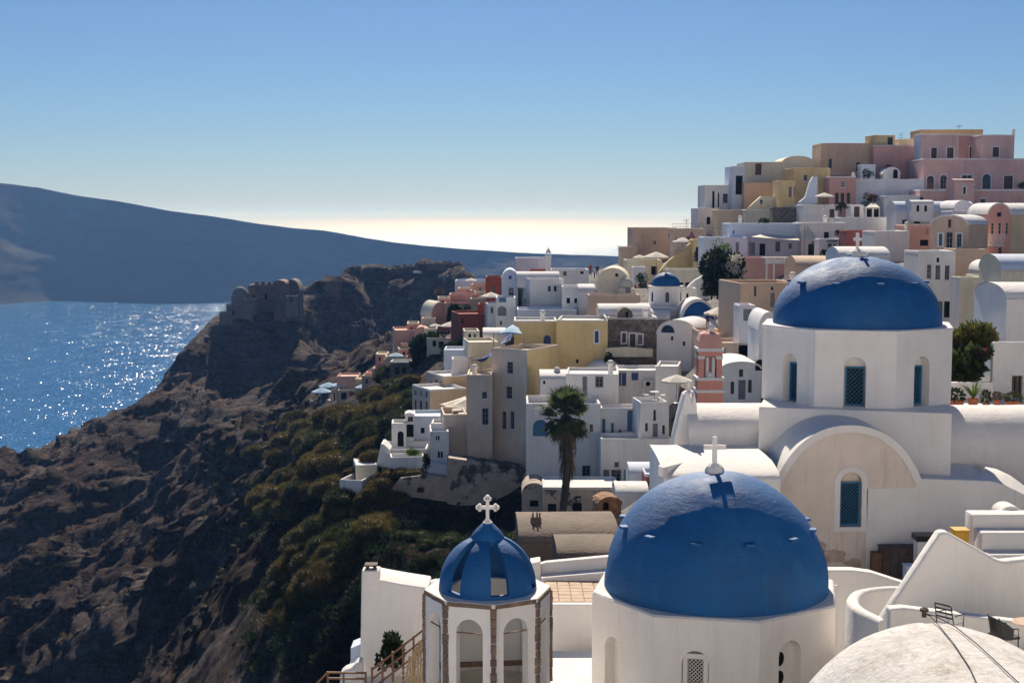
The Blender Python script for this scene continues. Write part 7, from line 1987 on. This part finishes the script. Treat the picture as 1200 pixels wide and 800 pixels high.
def ground(xy):
    out = np.empty(len(xy))
    for s in range(0, len(xy), 20000):
        q = xy[s:s + 20000]
        dd = np.sqrt(((q[:, None, :] - K[None, :, :2]) ** 2).sum(-1))
        z = dd @ wts[:n_] + wts[n_] + q @ wts[n_ + 1:]
        dv = np.sqrt(((q[:, None, :] - VIL[None, :, :]) ** 2).sum(-1)).min(1)
        amp = np.clip((dv - 3) / 22, 0, 1)
        far = np.clip((q[:, 1] - 60) / 200, .25, 1)
        p3 = np.column_stack([q, np.zeros(len(q))])
        g = fbm(p3 * [.022, .022, 1], 6, True, 3) * 7.5 + fbm(p3 * [.11, .11, 1], 5, False, 9, .6) * 2.6 - 2.0 + fbm(p3 * [.30, .30, 1], 4, True, 19, .6) * 1.3
        dr = np.sqrt(((q[:, None, :] - RXY[None]) ** 2).sum(-1)).min(1)
        gul = fbm(np.column_stack([q[:, 0] * .010 + q[:, 1] * .004, q[:, 1] * .034 - q[:, 0] * .006, np.zeros(len(q))]), 4, True, 77, .5)
        out[s:s + 20000] = z + amp * far * (g + np.clip(dr / 70, .12, 1) * (gul * 13 - 1.5))
    return out
CAVES = [(430, 372, 4, 5), (452, 388, 3, 5), (478, 366, 4, 4), (496, 382, 5, 4), (410, 398, 5, 7), (392, 408, 4, 7), (440, 404, 3, 7), (368, 392, 4, 6), (505, 345, 4, 3), (345, 405, 4, 5), (462, 345, 4, 3), (420, 350, 3, 3), (520, 365, 4, 4), (300, 395, 4, 4)]
def make_terrain():
    nx, ny = 520, 900
    tx = np.linspace(-.62, .62, nx); yy = np.exp(np.linspace(math.log(18), math.log(900), ny))
    T, Y = np.meshgrid(tx, yy); X = T * Y
    xy = np.column_stack([X.ravel(), Y.ravel()])
    z = ground(xy)
    global GRID; GRID = z.reshape(ny, nx)
    P3 = np.column_stack([xy, z])
    # beds: the rock weathers back in steps
    hb = 5.5; tz = z / hb + 0.9 * fbm(P3 * [.02, .02, .03], 4, False, 51); fr_ = tz - np.floor(tz)
    # ledges: push the surface sideways by 3-D noise that is stretched along the beds
    dv = np.empty(len(xy))
    for s in range(0, len(xy), 20000):
        dv[s:s + 20000] = np.sqrt(((xy[s:s + 20000, None, :] - VIL[None]) ** 2).sum(-1)).min(1)
    amp = np.clip((dv - 4) / 20, 0, 1) * np.clip((xy[:, 1] - 50) / 200, .15, 1)
    led = fbm(P3 * [.045, .045, .17], 5, False, 21, .58); led2 = fbm(P3 * [.2, .2, .33], 4, True, 31, .55)
    led3 = fbm(P3 * [.09, .09, .12], 4, True, 61, .55)
    P3[:, 1] -= amp * (led * 6.0 + led2 * 2.2 + led3 * 3.0)
    for (x, y, w, h) in CAVES:      # hollows dug into the rock face
        r = ray(x, y); dep = np.interp(x, [250, 350, 440, 540], [458, 490, 530, 548]); tt = P3[:, 0] / P3[:, 1]; el = (P3[:, 2] - CAM_Z) / P3[:, 1]
        q = ((tt - r.x / r.y) * FPX / w) ** 2 + ((el - r.z / r.y) * FPX / h) ** 2
        P3[:, 1] += np.where(np.abs(P3[:, 1] - dep) < 45, np.clip(1.3 - q, 0, 1) * 7.0, 0)
    P3[:, 2] += amp * hb * .55 * ((fr_ ** 3 * (fr_ * (fr_ * 6 - 15) + 10)) - fr_)
    P3[:, 0] -= amp * (fbm(P3 * [.05, .05, .15], 4, False, 41) * 3.0 + led2 * 1.2)
    me = bpy.data.meshes.new('hillside')
    me.vertices.add(len(P3)); me.vertices.foreach_set('co', P3.astype(np.float32).ravel())
    idx = np.arange(nx * ny).reshape(ny, nx)
    q = np.column_stack([idx[:-1, :-1].ravel(), idx[:-1, 1:].ravel(), idx[1:, 1:].ravel(), idx[1:, :-1].ravel()])
    me.loops.add(q.size); me.loops.foreach_set('vertex_index', q.ravel().astype(np.int32))
    me.polygons.add(len(q)); me.polygons.foreach_set('loop_start', (np.arange(len(q)) * 4).astype(np.int32)); me.polygons.foreach_set('loop_total', np.full(len(q), 4, np.int32))
    me.polygons.foreach_set('use_smooth', np.ones(len(q), bool))
    me.update(calc_edges=True); me.validate()
    me.materials.append(MATS['rock'])
    o = bpy.data.objects.new('hillside', me); COL.objects.link(o); o['kind'] = 'structure'
    return o
terrain = make_terrain()
def hits(pix):
    """first ground point along each pixel's ray (march on the heightfield)"""
    ys = np.exp(np.linspace(math.log(44), math.log(560), 420)); out = []
    for (x, y) in pix:
        r = ray(x, y); t = ys / r.y
        pts = np.column_stack([r.x * t, ys, CAM_Z + r.z * t])
        fy = (np.log(ys) - math.log(18)) / (math.log(900) - math.log(18)) * (GRID.shape[0] - 1)
        fx = np.clip((pts[:, 0] / ys + .62) / 1.24 * (GRID.shape[1] - 1), 0, GRID.shape[1] - 1.01)
        iy, ix = fy.astype(int), fx.astype(int); uy, ux = fy - iy, fx - ix
        g = (GRID[iy, ix] * (1 - uy) * (1 - ux) + GRID[iy + 1, ix] * uy * (1 - ux) + GRID[iy, ix + 1] * (1 - uy) * ux + GRID[iy + 1, ix + 1] * uy * ux); k = np.nonzero(pts[:, 2] < g)[0]
        if len(k) and k[0] > 0: out.append((pts[k[0], 0], pts[k[0], 1], g[k[0]]))
        else: out.append(None)
    return out

# unseen white terraces below and behind the viewpoint, added to bounce sun onto walls
mb = MB()
mb.box(-9, 34, 2, 33, 128, 133.2)
for i in range(11):
    mb.box(-22 - i * 3, 48 + i * 6, -5.5 - 4.2 * (i + 1), -5.5 - 4.2 * i, 128, 145.5 + 3.1 * i)
tag(mb.build('bounce_terraces', 'white', None, origin=(10, -10, 128)), None, None, kind='structure')
# sea
mb = MB(); k = 96
mb.add([(0, 0, 0)] + [(150000 * math.cos(2 * math.pi * i / k), 150000 * math.sin(2 * math.pi * i / k), 0) for i in range(k)], [(0, i + 1, (i + 1) % k + 1) for i in range(k)])
tag(mb.build('sea', 'sea', None), None, None, kind='structure')

# island across the water
def island():
    prof = [(-700, 222), (-300, 214), (-100, 211), (0, 214), (50, 220), (100, 230.5), (150, 238), (200, 247), (250, 254), (300, 262), (340, 267), (380, 270.5), (420, 277), (460, 283.5), (500, 288), (540, 292), (580, 294.5), (620, 297), (670, 299), (720, 300.5), (800, 304), (950, 312), (1100, 335)]
    px = np.linspace(-700, 1090, 700); ry = np.interp(px, [a for a, _ in prof], [b_ for _, b_ in prof])
    nx, ny = len(px), 150
    P3 = np.zeros((ny, nx, 3))
    for j in range(ny):
        s = j / (ny - 1) * 1.7; s = s if s < 1 else 1 + (s - 1) * (1 + (s - 1) * 1.0)
        for i in range(nx):
            t = (px[i] - 600) / FPX
            ds = 2360 + 90 * math.sin(px[i] * .006) + 60 * math.sin(px[i] * .021); hh = float(np.interp(px[i], [-700, 0, 300, 520, 720, 1100], [230, 205, 175, 130, 110, 110])); dr = ds + hh + 40 * math.sin(px[i] * .009 + 1)
            Yd = ds + (dr - ds) * s
            r = ray(px[i], ry[i]); zr_ = CAM_Z + r.z * dr / r.y
            prof_ = (0.25 * s + .75 * s ** 1.5) if s <= 1 else 1 - ((s - 1) / .7) ** 1.4 * 1.15
            P3[j, i] = (t * Yd, Yd, -3 + (zr_ + 3) * prof_)
    q = P3.reshape(-1, 3)
    m = np.clip(q[:, 2] / 40, 0, 1) * np.repeat(np.sin(np.clip(np.linspace(0, 1.7, ny), 0, 1) * math.pi) ** .7 + .12, nx)
    g = fbm(q * [.0045, .0030, .0], 6, True, 5) * 18 + fbm(q * [.012, .012, .02], 5, False, 8) * 12
    q[:, 2] += m * g * .8
    q[:, 1] += m * fbm(q * [.004, .004, .02], 5, False, 15) * 24
    me = bpy.data.meshes.new('island')
    idx = np.arange(nx * ny).reshape(ny, nx)
    f = np.column_stack([idx[:-1, :-1].ravel(), idx[:-1, 1:].ravel(), idx[1:, 1:].ravel(), idx[1:, :-1].ravel()])
    me.from_pydata(q.tolist(), [], f.tolist()); me.materials.append(MATS['island_rock'])
    me.polygons.foreach_set('use_smooth', [True] * len(f)); me.update()
    o = bpy.data.objects.new('island_hills', me); COL.objects.link(o); o['kind'] = 'structure'
island()

# mounded shrubs on the slope
def inside(x, y, poly):
    c = False; j = len(poly) - 1
    for i in range(len(poly)):
        if (poly[i][1] > y) != (poly[j][1] > y) and x < (poly[j][0] - poly[i][0]) * (y - poly[i][1]) / (poly[j][1] - poly[i][1]) + poly[i][0]: c = not c
        j = i
    return c
def scatter(poly, n_, rnd):
    xs = [p[0] for p in poly]; ys = [p[1] for p in poly]; out = []
    while len(out) < n_:
        x, y = rnd.uniform(min(xs), max(xs)), rnd.uniform(min(ys), max(ys))
        if inside(x, y, poly): out.append((x, y))
    return out
rnd = random.Random(5)
MOUND = [mound_mesh(k, 5200) for k in range(4)]
MV = {}
for k, me in enumerate(MOUND):
    for lm in ('leaf_gold', 'leaf_rust', 'leaf_green'):
        c_ = me.copy(); c_.materials.append(MATS[lm]); MV[k, lm] = c_
LAB = {'leaf_gold': 'golden green mounded bush on the cliff slope', 'leaf_rust': 'rust brown mounded bush on the cliff slope', 'leaf_green': 'dark green mounded bush on the cliff slope'}
AREAS = [([(285, 560), (292, 510), (320, 478), (372, 482), (395, 486), (440, 478), (455, 500), (430, 540), (380, 590), (330, 610), (300, 600)], 60, (1.9, 3.8), ('leaf_gold', 'leaf_gold', 'leaf_green')),
         ([(430, 475), (455, 440), (490, 440), (500, 470), (480, 500), (458, 520), (440, 530), (425, 510)], 34, (1.6, 3.2), ('leaf_green', 'leaf_gold')),
         ([(320, 700), (340, 650), (375, 610), (410, 585), (440, 600), (450, 620), (420, 660), (380, 700), (340, 730)], 62, (1.3, 2.8), ('leaf_gold', 'leaf_rust', 'leaf_gold', 'leaf_green')),
         ([(380, 600), (430, 560), (470, 560), (500, 555), (500, 575), (450, 600), (440, 625), (400, 625)], 34, (.9, 1.7), ('leaf_rust', 'leaf_gold', 'leaf_gold')),
         ([(420, 640), (520, 625), (600, 630), (600, 690), (520, 700), (430, 700)], 26, (.9, 1.7), ('leaf_green', 'leaf_green', 'leaf_gold'))]
cnt = 0
WHERE = ['on the slope below the cliff parasols', 'below the broad dark tree', 'on the crest beside the dark gully', 'at the foot of the white cliff terraces', 'in the gully under the peeling wall']
for (poly, num, (r0, r1), lms), wh in zip(AREAS, WHERE):
    for q, h_ in zip(*(lambda s: (s, hits(s)))(scatter(poly, num, rnd))):
        if h_ is None or h_[1] < 50: continue
        lm = rnd.choice(lms); s = rnd.uniform(r0, r1)
        o = bpy.data.objects.new('bush', MV[rnd.randrange(4), lm]); COL.objects.link(o)
        o.location = (h_[0], h_[1], h_[2] - s * .05); o.rotation_euler = (0, 0, rnd.uniform(0, 6.28)); o.scale = (s * rnd.uniform(.85, 1.2), s * rnd.uniform(.85, 1.2), s * rnd.uniform(.75, 1.05))
        k_ = (s - r0) / (r1 - r0); sz_ = 'small ' if k_ < .33 else 'middling ' if k_ < .67 else 'large '
        tag(o, sz_ + LAB[lm].replace('on the cliff slope', wh), 'bush', 'mounded bushes ' + wh); cnt += 1
for (x, y, d, s, lm) in [(457, 553, 138.2, 1.4, 'leaf_rust'), (470, 552, 138, 1.5, 'leaf_rust'), (480, 553, 137.6, 1.1, 'leaf_gold'), (489, 552, 137.6, 1.0, 'leaf_rust'), (437, 530, 143, 1.4, 'leaf_gold'), (425, 545, 142, 1.2, 'leaf_rust'), (441, 570, 137, 1.8, 'leaf_gold'), (432, 580, 136, 1.5, 'leaf_gold'), (450, 562, 137, 1.3, 'leaf_rust'), (414, 550, 143, 1.0, 'leaf_rust'), (400, 572, 140, 1.3, 'leaf_green'), (470, 522, 150, 1.4, 'leaf_green'), (463, 505, 152, 1.2, 'leaf_green')]:
    o = bpy.data.objects.new('bush', MV[rnd.randrange(4), lm]); COL.objects.link(o)
    p = P(x, y, d); o.location = p - Vector((0, 0, .5 * s)); o.scale = (s, s, s); o.rotation_euler = (0, 0, rnd.uniform(0, 6))
    tag(o, LAB[lm].replace('on the cliff slope', 'hugging the white cliff terraces'), 'bush', 'bushes round the white terraces')

# the dense dark undergrowth in the gully below the village, one mass
def undergrowth():
    rnd = random.Random(21); mb = MB()
    area = [(310, 640), (360, 590), (430, 560), (440, 620), (600, 612), (610, 700), (500, 720), (430, 800), (300, 800), (280, 740)]
    for q in hits(scatter(area, 300, rnd)) + hits(scatter([(400, 500), (470, 455), (500, 470), (470, 540), (430, 560), (330, 620), (300, 640), (300, 590)], 140, rnd)):
        if q is None or q[1] < 50: continue
        s = rnd.uniform(.6, 1.4) * (0.6 + q[1] / 300)
        for _ in range(170):
            a = rnd.uniform(0, 6.28); e = math.asin(rnd.uniform(-.1, 1)); o = Vector((math.cos(e) * math.cos(a), math.cos(e) * math.sin(a), math.sin(e) * .7)); rr = rnd.uniform(.75, 1)
            p = Vector(q) + o * s * rr; o2 = (o + Vector((rnd.uniform(-.5, .5), rnd.uniform(-.5, .5), rnd.uniform(0, .5)))).normalized(); sd = o2.cross(Vector((rnd.uniform(-1, 1), rnd.uniform(-1, 1), rnd.uniform(-1, 1)))).normalized() * s * .05
            mb.add([p - sd, p + sd, p + o2 * s * .26], [(0, 1, 2)])
    mb.build('undergrowth', 'leaf_dark', None)['kind'] = 'stuff'
undergrowth()
# scrub tufts and loose rocks over the whole slope
def scrub_and_rocks():
    rnd = random.Random(9)
    area = [(-20, 560), (100, 510), (200, 450), (260, 380), (340, 360), (430, 330), (530, 340), (470, 400), (400, 440), (330, 500), (300, 620), (300, 800), (-20, 800)]
    pix = scatter(area, 2600, rnd) + scatter([(300, 560), (440, 500), (600, 620), (600, 700), (420, 700), (380, 800), (300, 800)], 300, rnd)
    hp = [h for h in hits(pix) if h]
    mb = MB(); mr_ = MB()
    for i, h in enumerate(hp):
        d = h[1]
        if i % 5 < 3:
            s = rnd.uniform(.35, 1.0) * (0.5 + d / 400)
            for _ in range(16):
                a = rnd.uniform(0, 6.28); o = Vector((math.cos(a), math.sin(a), rnd.uniform(.3, 1.6))).normalized(); c = Vector(h) + Vector((rnd.uniform(-.5, .5), rnd.uniform(-.5, .5), -.1)) * s
                sd = Vector((-o.y, o.x, 0)) * s * .14
                mb.add([c - sd, c + sd, c + o * s * .8], [(0, 1, 2)])
        else:
            s = rnd.uniform(.2, .75) * (0.4 + d / 380) * (2.2 if rnd.random() < .06 else 1); c = Vector(h)
            ring = lambda zz, k: [(c.x + s * k * rnd.uniform(.7, 1.2) * math.cos(a * 1.047), c.y + s * k * rnd.uniform(.7, 1.2) * math.sin(a * 1.047), c.z + zz * s * rnd.uniform(.8, 1.2)) for a in range(6)]
            mr_.loft([ring(-.5, .9), ring(.15, 1.0), ring(.55, .6)], caps=True)
    mb.build('scrub', 'leaf_gold', None)['kind'] = 'stuff'
    mr_.build('loose_rocks', 'rock', None)['kind'] = 'stuff'
scrub_and_rocks()

# air
mb = MB(); mb.box(-160000, 160000, -160000, 160000, -21, 222)
hz = mb.build('haze', 'white', None); hz['kind'] = 'stuff'
m = bpy.data.materials.new('air'); m.use_nodes = True; nt = m.node_tree
nt.nodes.remove(nt.nodes['Principled BSDF'])
pv = nt.nodes.new('ShaderNodeVolumePrincipled')
pv.inputs['Color'].default_value = (.17, .35, .76, 1)
pv.inputs['Absorption Color'].default_value = (.766, .62, 0, 1)
pv.inputs['Density'].default_value = HAZE
pv.inputs['Anisotropy'].default_value = 0.38
nt.links.new(pv.outputs[0], nt.nodes['Material Output'].inputs['Volume'])
hz.data.materials[0] = m
